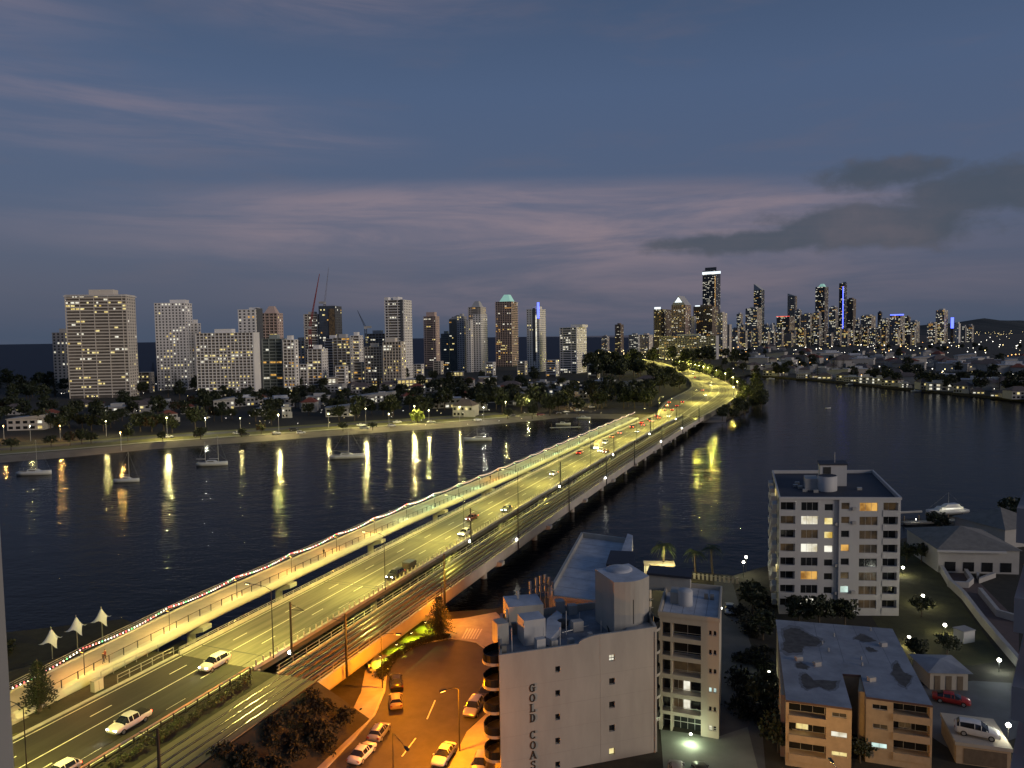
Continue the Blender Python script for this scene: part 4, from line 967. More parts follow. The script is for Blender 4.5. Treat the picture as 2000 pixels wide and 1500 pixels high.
def stripes(t, X0, X1, d, h):
    w = X1 - X0
    MB().box(X1 - w * .18, X1 - w * .06, -.4, .2, h * .3, h + .8).build('dark_recess', TW['dark'], t); MB().box(X0, X0 + w * .2, 0, d * .6, h, h + 4).build('raised_screen', TW['white'], t)
tower('apartment_tower', 'tall white tower with dark balcony stripes and bright plain right-hand wall', 751, 804, 586, 900, 'R', .30, 'band', 'white', fh=3.3, lit=.08, cap=stripes, plant=(.35, .6, 4), litm=[1, 1, 0])
tower('apartment_tower', 'slim beige banded tower with twin crown, right of the striped white tower', 827, 858, 618, 1250, 'R', .25, 'band', 'pink', lit=.14, plant=(.15, .85, 7))
tower('apartment_block', 'low green glass block beside the slim beige tower', 861, 882, 652, 1200, 'R', .25, 'glass', 'green', lit=.2, rec=m_glassg)
tower('apartment_tower', 'dark stepped glass tower left of the grey twin-core tower', 877, 897, 624, 1180, 'R', .25, 'glass', 'dark', lit=.06, cap=cap_slope(7), rec=m_glassg)
tower('apartment_tower', 'plain grey slab attached to the dark stepped glass tower', 892, 912, 618, 1150, 'R', .3, 'punch', 'grey', lit=.03)
tower('apartment_tower', 'concrete tower with warm lit crown, behind its paler vertical slabs', 914, 949, 600, 1160, 'R', .3, 'band', 'beige', lit=.2, litm=[0, 4], cap=cap_pyr(TW['grey'], .35, 10), plant=None)
tower('apartment_tower', 'pale vertical slab wing in front of the concrete crowned tower', 923, 952, 614, 1110, 'R', .45, 'punch', 'white', lit=.03, plant=None)
tower('apartment_block', 'lower pale slab wing left of the concrete crowned tower', 910, 924, 625, 1100, 'R', .35, 'punch', 'white', lit=.08, plant=None)
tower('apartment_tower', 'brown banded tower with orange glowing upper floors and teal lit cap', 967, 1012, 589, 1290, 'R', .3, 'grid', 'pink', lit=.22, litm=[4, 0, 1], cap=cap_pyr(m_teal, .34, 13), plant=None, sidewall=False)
tower('apartment_tower', 'white tower with bright blue lit fin and lit stairwell strip', 1028, 1066, 604, 1080, 'R', .35, 'punch', 'white', lit=.05, plant=(.3, .8, 4), cap=caps(cap_strip(m_blue, .86, 1.02, -13, 10), cap_strip(m_litw, .72, .80, -62, -8), cap_strip(TW['dark'], .5, .7, -75, 2)))
tower('apartment_block', 'medium block with glass balconies on the left and plain beige right-hand wall', 1093, 1146, 640, 1020, 'R', .38, 'band', 'white', lit=.2, litm=[1, 1], plant=(.5, 1.2, 4), rec=m_glassg)
# far group round the highway
tower('apartment_block', 'small banded block on the far coast left of the highway glow', 1175, 1190, 657, 2300, 'R', .3, 'band', 'beige', lit=.35)
tower('apartment_tower', 'lone slim brown tower on the far coast', 1201, 1218, 634, 2200, 'R', .35, 'grid', 'brown', lit=.25)
tower('apartment_block', 'dark low block with roof lights left of the large tower group', 1228, 1252, 654, 2000, 'R', .25, 'grid', 'grey', lit=.35, litm=[1])
tower('apartment_block', 'beige low block with roof lights left of the large tower group', 1250, 1275, 654, 2000, 'R', .3, 'grid', 'cream', lit=.3)
tower('apartment_tower', 'dark speckled tower with floodlit roof sign, left of the gabled tower', 1277, 1314, 604, 1640, 'R', .62, 'grid', 'brown', lit=.33, cap=cap_strip(m_wled, .1, .95, .6, 5), plant=None, sidewall=False)
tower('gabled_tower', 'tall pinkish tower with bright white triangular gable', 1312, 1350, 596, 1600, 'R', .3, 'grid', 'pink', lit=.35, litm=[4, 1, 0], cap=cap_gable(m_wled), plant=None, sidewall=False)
tower('apartment_tower', 'thin pale slab between the gabled tower and the broad speckled tower', 1350, 1360, 618, 1620, 'R', .4, 'punch', 'white', lit=.02, plant=None)
tower('apartment_tower', 'broad speckled tower in front of the tallest dark tower', 1355, 1403, 598, 1650, 'R', .25, 'grid', 'brown', lit=.33, cap=cap_strip(m_wled, .1, .35, .6, 3), sidewall=False)
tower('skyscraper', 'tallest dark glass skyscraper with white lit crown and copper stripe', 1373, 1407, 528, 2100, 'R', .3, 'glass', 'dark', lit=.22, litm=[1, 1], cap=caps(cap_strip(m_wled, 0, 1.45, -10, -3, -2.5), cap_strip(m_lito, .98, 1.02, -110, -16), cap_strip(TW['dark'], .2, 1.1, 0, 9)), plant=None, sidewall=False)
tower('apartment_tower', 'curved-top speckled tower with plain pale right-hand wall', 1401, 1420, 612, 1580, 'R', .45, 'grid', 'beige', lit=.35, plant=(.3, .7, 3))
tower('apartment_block', 'slim beige block at the right foot of the large tower group', 1418, 1429, 634, 1700, 'R', .4, 'punch', 'beige', lit=.05, plant=None)
tower('apartment_block', 'long low gridded block at the foot of the large tower group', 1287, 1404, 656, 1500, 'R', .05, 'grid', 'grey', lit=.33, bay=5)
SP = [  # surfers skyline: xl xr yt Y side fr style wall lit cap label
    (1440, 1456, 634, 3300, 'grid', 'grey', .4, None, 'small hazy block left of the speckled skyline tower'),
    (1457, 1488, 602, 3000, 'grid', 'beige', .45, None, 'broad speckled tower at the left end of the distant skyline'),
    (1473, 1493, 566, 3300, 'glass', 'green', .25, cap_slope(28, True), 'curved green glass tower with pointed top and orange side'),
    (1490, 1514, 640, 2900, 'grid', 'grey', .45, None, 'low speckled blocks right of the curved green tower'),
    (1504, 1511, 634, 2700, 'punch', 'white', .05, None, 'thin floodlit white slab on the distant skyline'),
    (1518, 1552, 618, 2800, 'grid', 'brown', .45, cap_strip(m_redled, -.02, 1.02, 0, 1.6), 'broad tower with a red lit roof edge'),
    (1539, 1557, 578, 3300, 'band', 'cream', .12, cap_slope(12, True), 'slanting bronze tower behind the red lit roof'),
    (1553, 1566, 606, 3100, 'grid', 'grey', .4, None, 'speckled tower just right of the slanting bronze tower'),
    (1565, 1590, 614, 3000, 'grid', 'beige', .45, None, 'pale speckled tower in the middle of the distant skyline'),
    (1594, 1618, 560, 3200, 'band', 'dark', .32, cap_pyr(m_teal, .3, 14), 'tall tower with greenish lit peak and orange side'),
    (1590, 1604, 610, 3000, 'grid', 'grey', .4, None, 'speckled block at the left foot of the greenish peak tower'),
    (1620, 1637, 600, 3100, 'grid', 'grey', .35, None, 'slim grey tower between the greenish peak and the blue striped tower'),
    (1640, 1654, 553, 3300, 'glass', 'dark', .25, caps(cap_strip(m_blue, .66, .84, -230, -14), cap_strip(TW['grey'], .7, 1.3, 0, 6)), 'slender skyscraper with a vertical blue light stripe'),
    (1654, 1672, 584, 3400, 'grid', 'brown', .12, None, 'brown tower right behind the blue striped skyscraper'),
    (1670, 1684, 634, 3000, 'grid', 'grey', .4, None, 'low block right of the brown tower'),
    (1683, 1710, 617, 3200, 'grid', 'beige', .4, None, 'broad pale tower right of the skyscraper pair'),
    (1715, 1723, 610, 3600, 'glass', 'dark', .05, None, 'dark unlit slim tower on the distant skyline'),
    (1718, 1741, 624, 3000, 'grid', 'cream', .5, None, 'round-topped speckled tower left of the blue roof'),
    (1740, 1767, 616, 2900, 'grid', 'grey', .4, cap_strip(m_blue, .05, 1.3, .5, 5), 'broad tower with a blue lit roof'),
    (1776, 1796, 628, 3100, 'grid', 'grey', .4, None, 'low speckled tower right of the blue roof'),
    (1815, 1832, 632, 2900, 'grid', 'cream', .6, None, 'lit lower wing beside the stepped bright tower'),
    (1830, 1851, 606, 2900, 'grid', 'cream', .7, None, 'stepped bright speckled tower near the hills'),
    (1858, 1864, 621, 2900, 'glass', 'dark', .05, cap_strip(m_blue, 0, 1.2, -40, 2), 'thin blue glowing column near the hills'),
    (1866, 1876, 632, 3000, 'punch', 'white', .15, None, 'small white block right of the blue column'),
    (1880, 1888, 638, 3100, 'grid', 'grey', .3, None, 'small grey block left of the last skyline block'),
    (1890, 1902, 636, 3100, 'grid', 'grey', .4, None, 'last small block of the skyline before the hills'),
    (1430, 1442, 642, 3400, 'grid', 'grey', .35, None, 'short block between the large group and the distant skyline')]
for (xl, xr, yt, Y, st_, wl, lt_, cp, lb) in SP:
    tower('skyline_tower', lb, xl, xr, yt, Y, 'R', .3, st_, wl, fh=4.2, lit=lt_, bay=7.5, plant=None if cp else (.25, .75, 6), sidewall=False, cap=cp, litm=[1, 1, 0, 1, 4], group='distant skyline towers')
for i in range(22):     # mid-height towers filling the skyline
    x = 1440 + i * 17.5 + rnd.uniform(-5, 5); w_ = rnd.uniform(7, 12); yt = rnd.uniform(612, 640) + max(0, (x - 1680) * .05)
    tower('skyline_tower', 'slim speckled tower filling the distant skyline', x, x + w_, min(641, yt), rnd.uniform(3300, 3900), 'R', .35, 'grid', rnd.choice(['grey', 'beige', 'cream', 'white', 'brown']), fh=4.4, lit=rnd.uniform(.25, .5), bay=7, litm=[1, 1, 0], plant=(.3, .7, 7), sidewall=False, group='slim towers of the distant skyline')
for i in range(26):     # low infill along the skyline's foot
    x = 1432 + i * 14 + rnd.uniform(-4, 4); w_ = rnd.uniform(9, 17); yt = rnd.uniform(640, 652) - (x - 1430) * .004
    tower('skyline_block', 'low speckled block at the foot of the distant skyline', x, x + w_, yt, rnd.uniform(2500, 2800), 'R', .3, 'grid', rnd.choice(['grey', 'beige', 'cream', 'brown']), fh=4.2, lit=rnd.uniform(.3, .6), bay=7, plant=None, sidewall=False, group='low blocks at the foot of the skyline', cat='building')
for i, (xl, xr, yt, Y, wl) in enumerate(((270, 300, 728, 760, 'cream'), (586, 604, 712, 800, 'white'), (655, 680, 716, 790, 'white'), (690, 712, 708, 810, 'beige'), (808, 828, 712, 1000, 'white'), (846, 866, 706, 1050, 'cream'), (948, 968, 708, 1000, 'white'), (1010, 1030, 706, 1000, 'beige'), (1066, 1092, 704, 950, 'white'), (1148, 1172, 712, 900, 'cream'))):
    tower('mid_rise_block', 'low-rise apartment block between the towers across the river', xl, xr, yt, Y, 'R', .25, 'band', wl, lit=.3, plant=None, group='mid-rise blocks between the towers', cat='building')
# floodlit podium buildings
def podium(label, xl, xr, yt, Y, lm_, hgt):
    c = at((xl + xr) / 2, yt, Y); w = (xr - xl) * Y / FPX; t = thing('podium_building', label, 'building', (c.x, c.y, 2), -math.atan2(c.x, c.y)); h = c.z - 2
    MB().box(-w / 2, w / 2, 0, 14, 0, h).build('wall', m_cream, t); MB().box(-w / 2 - .6, w / 2 + .6, -.8, 14.4, h, h + .5).build('roof', m_white, t)
    for k in range(int(w / 4)):
        x = -w / 2 + 1 + k * 4
        for z in ((h * .12, h * .42), (h * .55, h * .88)): MB().box(x, x + 2.8, -.05, .05, *z).build('lit_window', lm_, t)
podium('floodlit yellow shop podium behind the trees', 776, 842, 741, 780, m_lity, 6)
podium('small floodlit cream pavilion under the grey tower', 880, 906, 727, 1000, m_lity, 6)
podium('long low lit building at the foot of the white blue-finned tower', 935, 970, 737, 800, m_litw, 5)
podium('floodlit white low building under the gridded block', 640, 660, 738, 780, m_litw, 5)
# tower cranes
def crane(name, label, bx, by, tipx, tipy, Y, zm, colm, mast_px):
    b = at(bx, by, Y); tip = at(tipx, tipy, Y); t = thing(name, label, 'crane', (b.x, b.y, 2), 0)
    mh = b.z - 2; s_ = 1.1; q = MB()
    for sx in (-s_, s_):
        for sy in (-s_, s_): q.tube((sx, sy, 0), (sx, sy, mh), .34, .34, 4)
    for k in range(int(mh / 3)):
        z = k * 3; q.tube((-s_, -s_, z), (s_, -s_, z + 3), .12, .12, 3); q.tube((s_, -s_, z), (-s_, -s_, z + 3), .12, .12, 3)
    q.build('mast', colm, t)
    d = Vector((tip.x - b.x, 0, tip.z - b.z)); q = MB(); n_ = Vector((-d.z, 0, d.x)).normalized()
    for off in (-.9, .9): q.tube(n_ * off + Vector((0, 0, mh)), d + Vector((0, 0, mh)), .5 * zm, .35 * zm, 4)
    for k in range(16):
        u0, u1 = k / 16, (k + 1) / 16; sgn = 1 if k % 2 else -1; q.tube(d * u0 + n_ * .9 * sgn * (1 - u0) + Vector((0, 0, mh)), d * u1 - n_ * .9 * sgn * (1 - u1) + Vector((0, 0, mh)), .13, .13, 3)
    q.build('luffing_jib', colm, t)
    MB().box(-7 if tipx > bx else 1, -1 if tipx > bx else 7, -1.2, 1.2, mh - .5, mh + 2).build('counterweight', m_greyw, t)
    MB().box(-1.5, 1.5, -1.5, 1.5, mh - 1.5, mh + 1.6).build('operator_cab', m_white, t)
crane('tower_crane', 'red luffing tower crane leaning over the construction site', 605, 640, 624, 535, 880, 1.1, mat('crane_red', (.30, .06, .06), .5, .1, 1), 0)
crane('tower_crane', 'thin pale crane jib rising behind the unfinished tower', 634, 592, 642, 521, 930, .35, mat('crane_pale', (.25, .23, .25), .5, .1, 1), 0)
crane('tower_crane', 'small dark blue crane left of the striped white tower', 714, 640, 698, 606, 900, .8, mat('crane_blue', (.06, .08, .12), .5, .1, 1), 0)

# ================================================================== HOUSES AND TREES ACROSS THE RIVER
HV = []
def house_proto(w, d, h, roof, wallm, roofm, seed):
    rr = random.Random(seed); ps = []
    q = MB(); q.box(-w / 2, w / 2, -d / 2, d / 2, 0, h); 
    if seed % 2: q.box(w * .1, w * .62, -d * .62, -d * .4, 0, h * .55)
    ps.append(('wall', q.mesh('wall', wallm)))
    q = MB(); e = .6
    if roof == 'flat': q.box(-w / 2 - e, w / 2 + e, -d / 2 - e, d / 2 + e, h, h + .35); q.box(-w * .2, w * .3, -d * .2, d * .3, h + .35, h + 2.4)
    elif roof == 'hip':
        a, b, rh = w / 2 + e, d / 2 + e, d * .28; k = max(0, a - b)
        q.add([(-a, -b, h), (a, -b, h), (a, b, h), (-a, b, h), (-k, 0, h + rh), (k, 0, h + rh)], [(0, 1, 5, 4), (1, 2, 5), (2, 3, 4, 5), (3, 0, 4), (3, 2, 1, 0)])
    else: q.prism([(-w / 2 - e, -d / 2 - e), (w / 2 + e, -d / 2 - e), (w / 2 + e, d / 2 + e), (-w / 2 - e, d / 2 + e)], h, [h + .3, h + 2.2, h + 2.2, h + .3])
    ps.append(('roof', q.mesh('roof', roofm)))
    n = max(2, int(w / 4))
    for k in range(n):
        x = -w / 2 + w * (k + .5) / n
        for z in ([.25] if h < 4 else [.12, .6]):
            litp = rr.random(); mm_ = m_litw if litp < .17 else (m_lity if litp < .32 else m_glass)
            ps.append(('window', MB().box(x - w * .3 / n, x + w * .3 / n, -d / 2 - .06, -d / 2 + .04, h * z, h * z + min(1.6, h * .3)).mesh('window', mm_)))
    return ps
m_hw = mat('house_white', (.50, .49, .47), .85, .1, .4)
for i, a in enumerate([(16, 11, 6.2, 'flat', m_hw, m_hw), (14, 11, 3.4, 'hip', m_cream, m_tile), (20, 12, 6.4, 'hip', m_greyw, m_tile), (22, 12, 6.5, 'skillion', m_hw, m_greyw), (13, 10, 6.2, 'hip', m_greyw, m_tilered), (26, 13, 7.0, 'flat', m_greyw, m_roofb), (12, 10, 9.0, 'flat', m_white, m_greyw)]):
    HV.append(house_proto(*a, 31 + i))
def house(label, v, loc, rz, group, sc_=1.0, parts=99):
    t = thing('house', label, 'house', loc, rz, group); t.scale = (sc_ * rnd.uniform(.6, 1.0), sc_, sc_ * rnd.uniform(.85, 1.1))
    for nme, me in HV[v][:parts]: link(nme, me, t)
    return t
HD = ['white flat-roofed house', 'low cream house with dark roof', 'grey house with dark hip roof', 'white house with sloping roof', 'grey house with red roof', 'grey building with flat roof', 'narrow tall white house']
named = [(60, 838, 3, 1.3, 'behind the foreshore lamps at the photo left edge'), (228, 812, 0, 1.2, 'below the broad beige tower'), (206, 822, 1, 1.1, 'left of the white house below the broad beige tower'), (270, 806, 2, 1.1, 'between two white houses below the beige tower'), (322, 800, 0, 1.2, 'below the second white slab tower'),
         (515, 812, 0, 1.1, 'behind the bare foreshore tree'), (560, 815, 6, 1.0, 'right of the bare foreshore tree'), (606, 803, 4, 1.5, 'with a long red roof behind the foreshore'), (665, 812, 3, 1.3, 'behind the round foreshore tree'), (545, 795, 5, 1.1, 'with blue roof behind the foreshore houses'),
         (630, 780, 4, .9, 'in the second row left of the floodlit podium'), (708, 792, 3, 1.5, 'in the second row below the warm gridded block'), (745, 785, 3, 1.2, 'in the second row right of the long sloping roof'), (910, 812, 2, 1.3, 'near the motor boat'), (930, 800, 0, 1.2, 'above the motor boat shore'), (1010, 790, 5, 1.3, 'behind the foreshore bend'),
         (1095, 775, 0, 1.3, 'left of the dark trees by the bridge end'), (1125, 790, 6, 1.0, 'lit white beside the jetty car park'), (1120, 765, 0, 1.3, 'upper row beside the dark trees'), (985, 770, 2, 1.2, 'in the third row below the blue-finned tower'), (1055, 772, 0, 1.2, 'in the third row left of the plain-walled block'), (1180, 757, 5, 1.4, 'left of the highway bend'), (1230, 763, 3, 1.6, 'with grey roofs just left of the bridge end'), (1265, 752, 2, 1.4, 'with reddish roof beside the highway')]
for i, (x, y, v, sc_, wh) in enumerate(named):
    p = g(x, y, 2); house(HD[v] + ' ' + wh, v, p, -math.atan2(p.x, p.y) + rnd.uniform(-.55, .2), 'houses behind the far foreshore', sc_ * .8)
def rowhouse(n, x0, x1, y0, y1, grp, lab, scl=(1.0, 1.3), parts=99):
    for k in range(n):
        x = x0 + (x1 - x0) * (k + rnd.uniform(.1, .9)) / n; y = rnd.uniform(y0, y1) if not callable(y0) else y0(x) - rnd.uniform(0, y1); v = rnd.choice([0, 1, 2, 2, 3, 4, 5])
        p = g(x, y, 2); house(HD[v] + ' ' + lab, v, p, -math.atan2(p.x, p.y) + rnd.uniform(-.5, .5), grp, rnd.uniform(*scl), parts)
rowhouse(16, 380, 1000, 785, 800, 'houses in the second row behind the foreshore', 'among second-row trees across the river', (.75, 1.05))
rowhouse(26, 640, 1180, 752, 778, 'houses in the back rows behind the foreshore', 'in the back rows across the river', (.8, 1.15))
rowhouse(7, 0, 420, 795, 825, 'houses under the left-hand trees', 'under trees on the left far shore', (.8, 1.1))
shl = lambda x: interp(x, [(1455, 733), (1600, 743), (1800, 762), (2020, 784)])
rowhouse(20, 1462, 2010, lambda x: shl(x) - 2, 3, 'waterfront houses on the right far shore', 'on the right far waterfront', (.7, 1.1))
rowhouse(40, 1440, 2010, lambda x: shl(x) - 10, 9, 'second-row houses on the right far shore', 'behind the right far waterfront', (.9, 1.3), 2)
rowhouse(75, 1430, 2010, lambda x: interp(x, [(1430, 712), (2010, 735)]), 32, 'houses of the distant right suburb', 'in the distant right suburb', (1.2, 1.8), 2)
TD = ['rounded dark tree', 'tall dark tree', 'low spreading tree', 'high-crowned dark tree', 'reddish brown tree', 'dark conical pine', 'tall dark pine']
def put_tree(v, p, sc_, lab, grp): tree('pine_tree' if v > 4 else 'broadleaf_tree', TD[v] + ' ' + lab, (TV + PV)[v], p, sc_, group=grp)
# foreshore specimen trees
for x, y, v, sc_, lab in [(22, 880, 2, .8, 'by the path at the photo left edge'), (100, 872, 2, .75, 'on the foreshore lawn left of the red trees'), (137, 870, 4, .8, 'glowing on the foreshore lawn'), (160, 867, 0, .8, 'on the foreshore lawn, first of a close pair'), (178, 866, 0, .75, 'on the foreshore lawn, second of a close pair'),
        (250, 862, 3, .75, 'alone on the foreshore lawn below the white houses'), (317, 862, 0, .55, 'small, at the foot of the first tall foreshore lamp'), (392, 858, 2, .8, 'beside the black foreshore SUV'), (472, 853, 2, .55, 'small, beside the white foreshore sedan'), (510, 848, 4, .8, 'by the foreshore left of the second tall lamp'), (530, 830, 0, 1.2, 'wide, below the white foreshore houses'),
        (670, 842, 2, .7, 'on the foreshore left of the third tall lamp'), (662, 822, 0, 1.2, 'broad, in front of the sloping roof houses'), (728, 840, 2, .6, 'right of the third tall lamp'), (992, 818, 2, .8, 'at the bend of the foreshore road'), (1040, 818, 3, .9, 'tall and thin beside the maroon SUV'), (1077, 806, 3, .8, 'in front of the jetty lamp')]:
    put_tree(v, g(x, y, 2.1), sc_, lab, 'trees on the foreshore lawn')
gm = broadleaf_meshes(51, 7.5, 4.6, 3.4, 70, 15, .6); gm[1].materials[0] = m_leafglow; gm[1].materials[1] = m_leafglow
t = tree('broadleaf_tree', 'yellow-green floodlit bush-like tree on the far foreshore', gm, g(816, 826, 2.1), 1.0)
plight('lamp_light', (t.location.x - 2, t.location.y - 7, 5), 900, (1, .9, .3), .3, None).name = 'uplight'
def mass(name, label, places):
    q = MB(); vb, vc = [], []
    for v, p, sc_, rz in places:
        for me, mi0 in zip((TV + PV)[v], (0, 1)):
            c, sn = math.cos(rz) * sc_, math.sin(rz) * sc_
            q.add([(p[0] + w.co.x * c - w.co.y * sn, p[1] + w.co.x * sn + w.co.y * c, p[2] + w.co.z * sc_) for w in me.vertices], [tuple(f.vertices) for f in me.polygons], mi0)
    return stuff(q.build(name, [m_bark, m_leaf[0]]), label)
def scatter(n, x0, x1, y0, y1, vs, scl, lab, grp):
    pl = []
    for k in range(n):
        x = x0 + (x1 - x0) * (k + rnd.random()) / n; y = (y0(x) if callable(y0) else y0) + rnd.random() * ((y1(x) - y0(x)) if callable(y0) else (y1 - y0))
        pl.append((rnd.choice(vs), g(x, y, 2), rnd.uniform(*scl), rnd.random() * 6.28))
    if grp is None: mass('distant_wood', lab, pl)
    else:
        for v, p, sc_, rz in pl: put_tree(v, p, sc_, lab, grp)
scatter(44, -20, 420, 800, 846, [0, 1, 2, 3, 0, 4], (.9, 1.4), 'in the dark belt behind the left foreshore', 'tree belt behind the left foreshore')
scatter(18, -20, 145, 755, 790, [1, 3, 5, 6], (1.2, 1.9), 'dark wood left of the broad beige tower', None)
scatter(12, 262, 390, 752, 785, [1, 3, 6], (1.0, 1.6), 'between the two leftmost tall towers', 'trees between the left towers')
scatter(60, 390, 840, 772, 824, [0, 1, 2, 3], (.8, 1.3), 'between the houses opposite the moored boats', 'trees between the foreshore houses')
scatter(26, 400, 1100, 742, 768, [0, 1, 3, 5], (1.0, 1.5), 'at the foot of the towers across the river', 'trees at the foot of the towers')
scatter(40, 835, 1130, 765, 812, [0, 1, 3, 2], (1.0, 1.6), 'between the houses left of the bridge end', 'trees left of the bridge end')
scatter(22, 1140, 1275, 775, 800, [1, 3, 3, 0], (1.1, 1.6), 'in the dark grove behind the bridge end', 'grove behind the bridge end')
scatter(24, 1150, 1255, 705, 745, [1, 3, 0], (1.6, 2.6), 'dark wooded rise left of the highway bend', None)
scatter(14, 1262, 1340, 728, 768, [0, 1, 2], (1.2, 1.8), 'on the island between highway and houses', 'trees inside the highway bend')
# wooded bank right of the bend
bank = []
for k in range(34):
    j = k / 33 * 22 + 0.5; j0 = int(j); b = RW[j0].lerp(RW[j0 + 1], j - j0); a = LW[j0].lerp(RW[j0], 0); n_ = (RW[j0] - LW[j0]).normalized()
    bank.append((rnd.choice([0, 1, 3]), (b.x + n_.x * rnd.uniform(5, 24), b.y + n_.y * rnd.uniform(5, 24), 1.2), rnd.uniform(.75, 1.25) + .02 * j, rnd.random() * 6.28))
mass('wooded_bank', 'dark wooded bank outside the highway bend', bank)
for x, y, sc_ in [(1432, 822, .8), (1455, 812, .95), (1470, 800, 1.0), (1440, 800, .9), (1478, 785, 1.0), (1450, 788, 1.0), (1482, 770, 1.1), (1465, 770, 1.0), (1418, 808, .7)]:
    put_tree(0, g(x, y, .6), sc_, 'in the mangrove clump at the water beyond the bridge', 'mangroves beyond the bridge')
scatter(48, 1400, 2010, lambda x: shl(x) - 26, lambda x: shl(x) - 1, [0, 1, 3, 5], (1.0, 1.7), 'between the right waterfront houses', 'trees of the right waterfront')
scatter(34, 1425, 2010, lambda x: interp(x, [(1425, 678), (2010, 682)]), lambda x: shl(x) - 24, [1, 3, 0], (1.0, 1.7), 'dark trees of the distant suburb right of the river', None)
scatter(16, 1262, 1460, 698, 716, [1, 3], (1.8, 2.8), 'dark trees along the highway at the foot of the large tower group', None)

# distant points of light
def light_cloud(name, label, mt, pts, r):
    q = MB()
    for p, s_ in pts: q.lathe([(0, -r * s_), (r * s_, 0), (0, r * s_)], p, 5)
    return stuff(q.build(name, mt), label)
def rpts(n, x0, x1, y0, y1, z=(4, 9), s=(.6, 1.5)):
    out = []
    for k in range(n):
        x = rnd.uniform(x0, x1); y = rnd.uniform(y0(x) if callable(y0) else y0, y1(x) if callable(y1) else y1); p = g(x, y, 2); d = math.hypot(p.x, p.y) / 900
        out.append(((p.x, p.y, rnd.uniform(*z)), rnd.uniform(*s) * min(3.5, max(.5, d))))
    return out
m_pw = mat('far_light_white', (.8, .8, .8), .3, .02, 1, emit=(1, .93, .78), es=4); m_py = mat('far_light_yellow', (.8, .8, .6), .3, .02, 1, emit=(1, .78, .35), es=4); m_po = mat('far_light_orange', (.8, .5, .3), .3, .02, 1, emit=(1, .48, .14), es=4)
sub_lo = lambda x: interp(x, [(1425, 672), (2010, 652)])
light_cloud('suburb_lights', 'scattered white points of light over the distant right suburb', m_pw, rpts(190, 1425, 2010, sub_lo, lambda x: shl(x) - 6), .44)
light_cloud('suburb_lights', 'scattered yellow points of light over the distant right suburb', m_py, rpts(120, 1425, 2010, sub_lo, lambda x: shl(x) - 14), .44)
light_cloud('suburb_lights', 'scattered orange points of light over the distant right suburb', m_po, rpts(40, 1425, 2010, sub_lo, lambda x: shl(x) - 14) + rpts(12, 1950, 1980, 695, 722), .5)
light_cloud('horizon_lights', 'row of lights in front of the far hills', m_py, rpts(70, 1905, 2005, 649, 656, (8, 40)), .5)
light_cloud('shore_lights', 'white points of light among the houses across the river', m_pw, rpts(120, 0, 1180, 745, 838, (3, 7), (.5, 1.2)), .34)
light_cloud('shore_lights', 'warm points of light among the houses across the river', m_py, rpts(90, 0, 1180, 745, 835, (3, 7), (.5, 1.2)), .34)
light_cloud('highway_glow_lights', 'dense cluster of lamps where the highway meets the far coast road', m_py, rpts(36, 1165, 1262, 690, 706, (5, 12), (.7, 1.5)), .6)
for x, y, pw in ((1225, 701, 60000), (1245, 706, 40000), (1200, 697, 30000)): p = g(x, y, 12); plight('junction_light', p, pw, YEL, 1.0)

# ================================================================== NEAR BUILDINGS
def wallpt(org, rz, px, py):
    """Local (x, z) where the sight line through a photo position meets the wall plane of a building."""
    n_ = Vector((math.sin(rz), -math.cos(rz), 0)); u = Vector((math.cos(rz), math.sin(rz), 0)); d = ray(px, py); o = Vector(org)
    p = CAM + d * ((o - CAM).dot(n_) / d.dot(n_)); return (p - o).dot(u), p.z - o.z
def hole_wall(q, x0, x1, z0, z1, holes, depth, y=0.0, mi=0):
    xs = sorted({x0, x1} | {v for h in holes for v in h[:2]}); zs = sorted({z0, z1} | {v for h in holes for v in h[2:4]})
    for a, b in zip(xs, xs[1:]):
        for c, d in zip(zs, zs[1:]):
            mx, mz = (a + b) / 2, (c + d) / 2
            if a < x0 - 1e-6 or b > x1 + 1e-6 or c < z0 - 1e-6 or d > z1 + 1e-6 or any(h[0] < mx < h[1] and h[2] < mz < h[3] for h in holes): continue
            q.add([(a, y, c), (b, y, c), (b, y, d), (a, y, d)], [(0, 1, 2, 3)], mi)
    for (a, b, c, d) in [h[:4] for h in holes]:
        q.add([(a, y, c), (b, y, c), (b, y, d), (a, y, d), (a, y + depth, c), (b, y + depth, c), (b, y + depth, d), (a, y + depth, d)], [(0, 1, 5, 4), (1, 2, 6, 5), (2, 3, 7, 6), (3, 0, 4, 7)], mi)
    return q
def window(parent, x0, x1, z0, z1, y, mt, n=2, bar=.06, fm=None, name='window', rail=False):
    q = MB(); fm = fm or m_white
    q.box(x0, x0 + bar, y - .06, y, z0, z1); q.box(x1 - bar, x1, y - .06, y, z0, z1); q.box(x0 + bar, x1 - bar, y - .06, y, z0, z0 + bar); q.box(x0 + bar, x1 - bar, y - .06, y, z1 - bar, z1)
    for k in range(1, n): xx = x0 + (x1 - x0) * k / n; q.box(xx - bar * .4, xx + bar * .4, y - .05, y - .01, z0 + bar, z1 - bar)
    if rail: zz = z0 + (z1 - z0) * .42; q.box(x0 + bar, x1 - bar, y - .045, y - .005, zz - .04, zz + .04)
    w_ = q.build(name, fm, parent)
    MB().add([(x0, y - .02, z0), (x1, y - .02, z0), (x1, y - .02, z1), (x0, y - .02, z1)], [(0, 1, 2, 3)]).build('pane', mt, w_); return w_
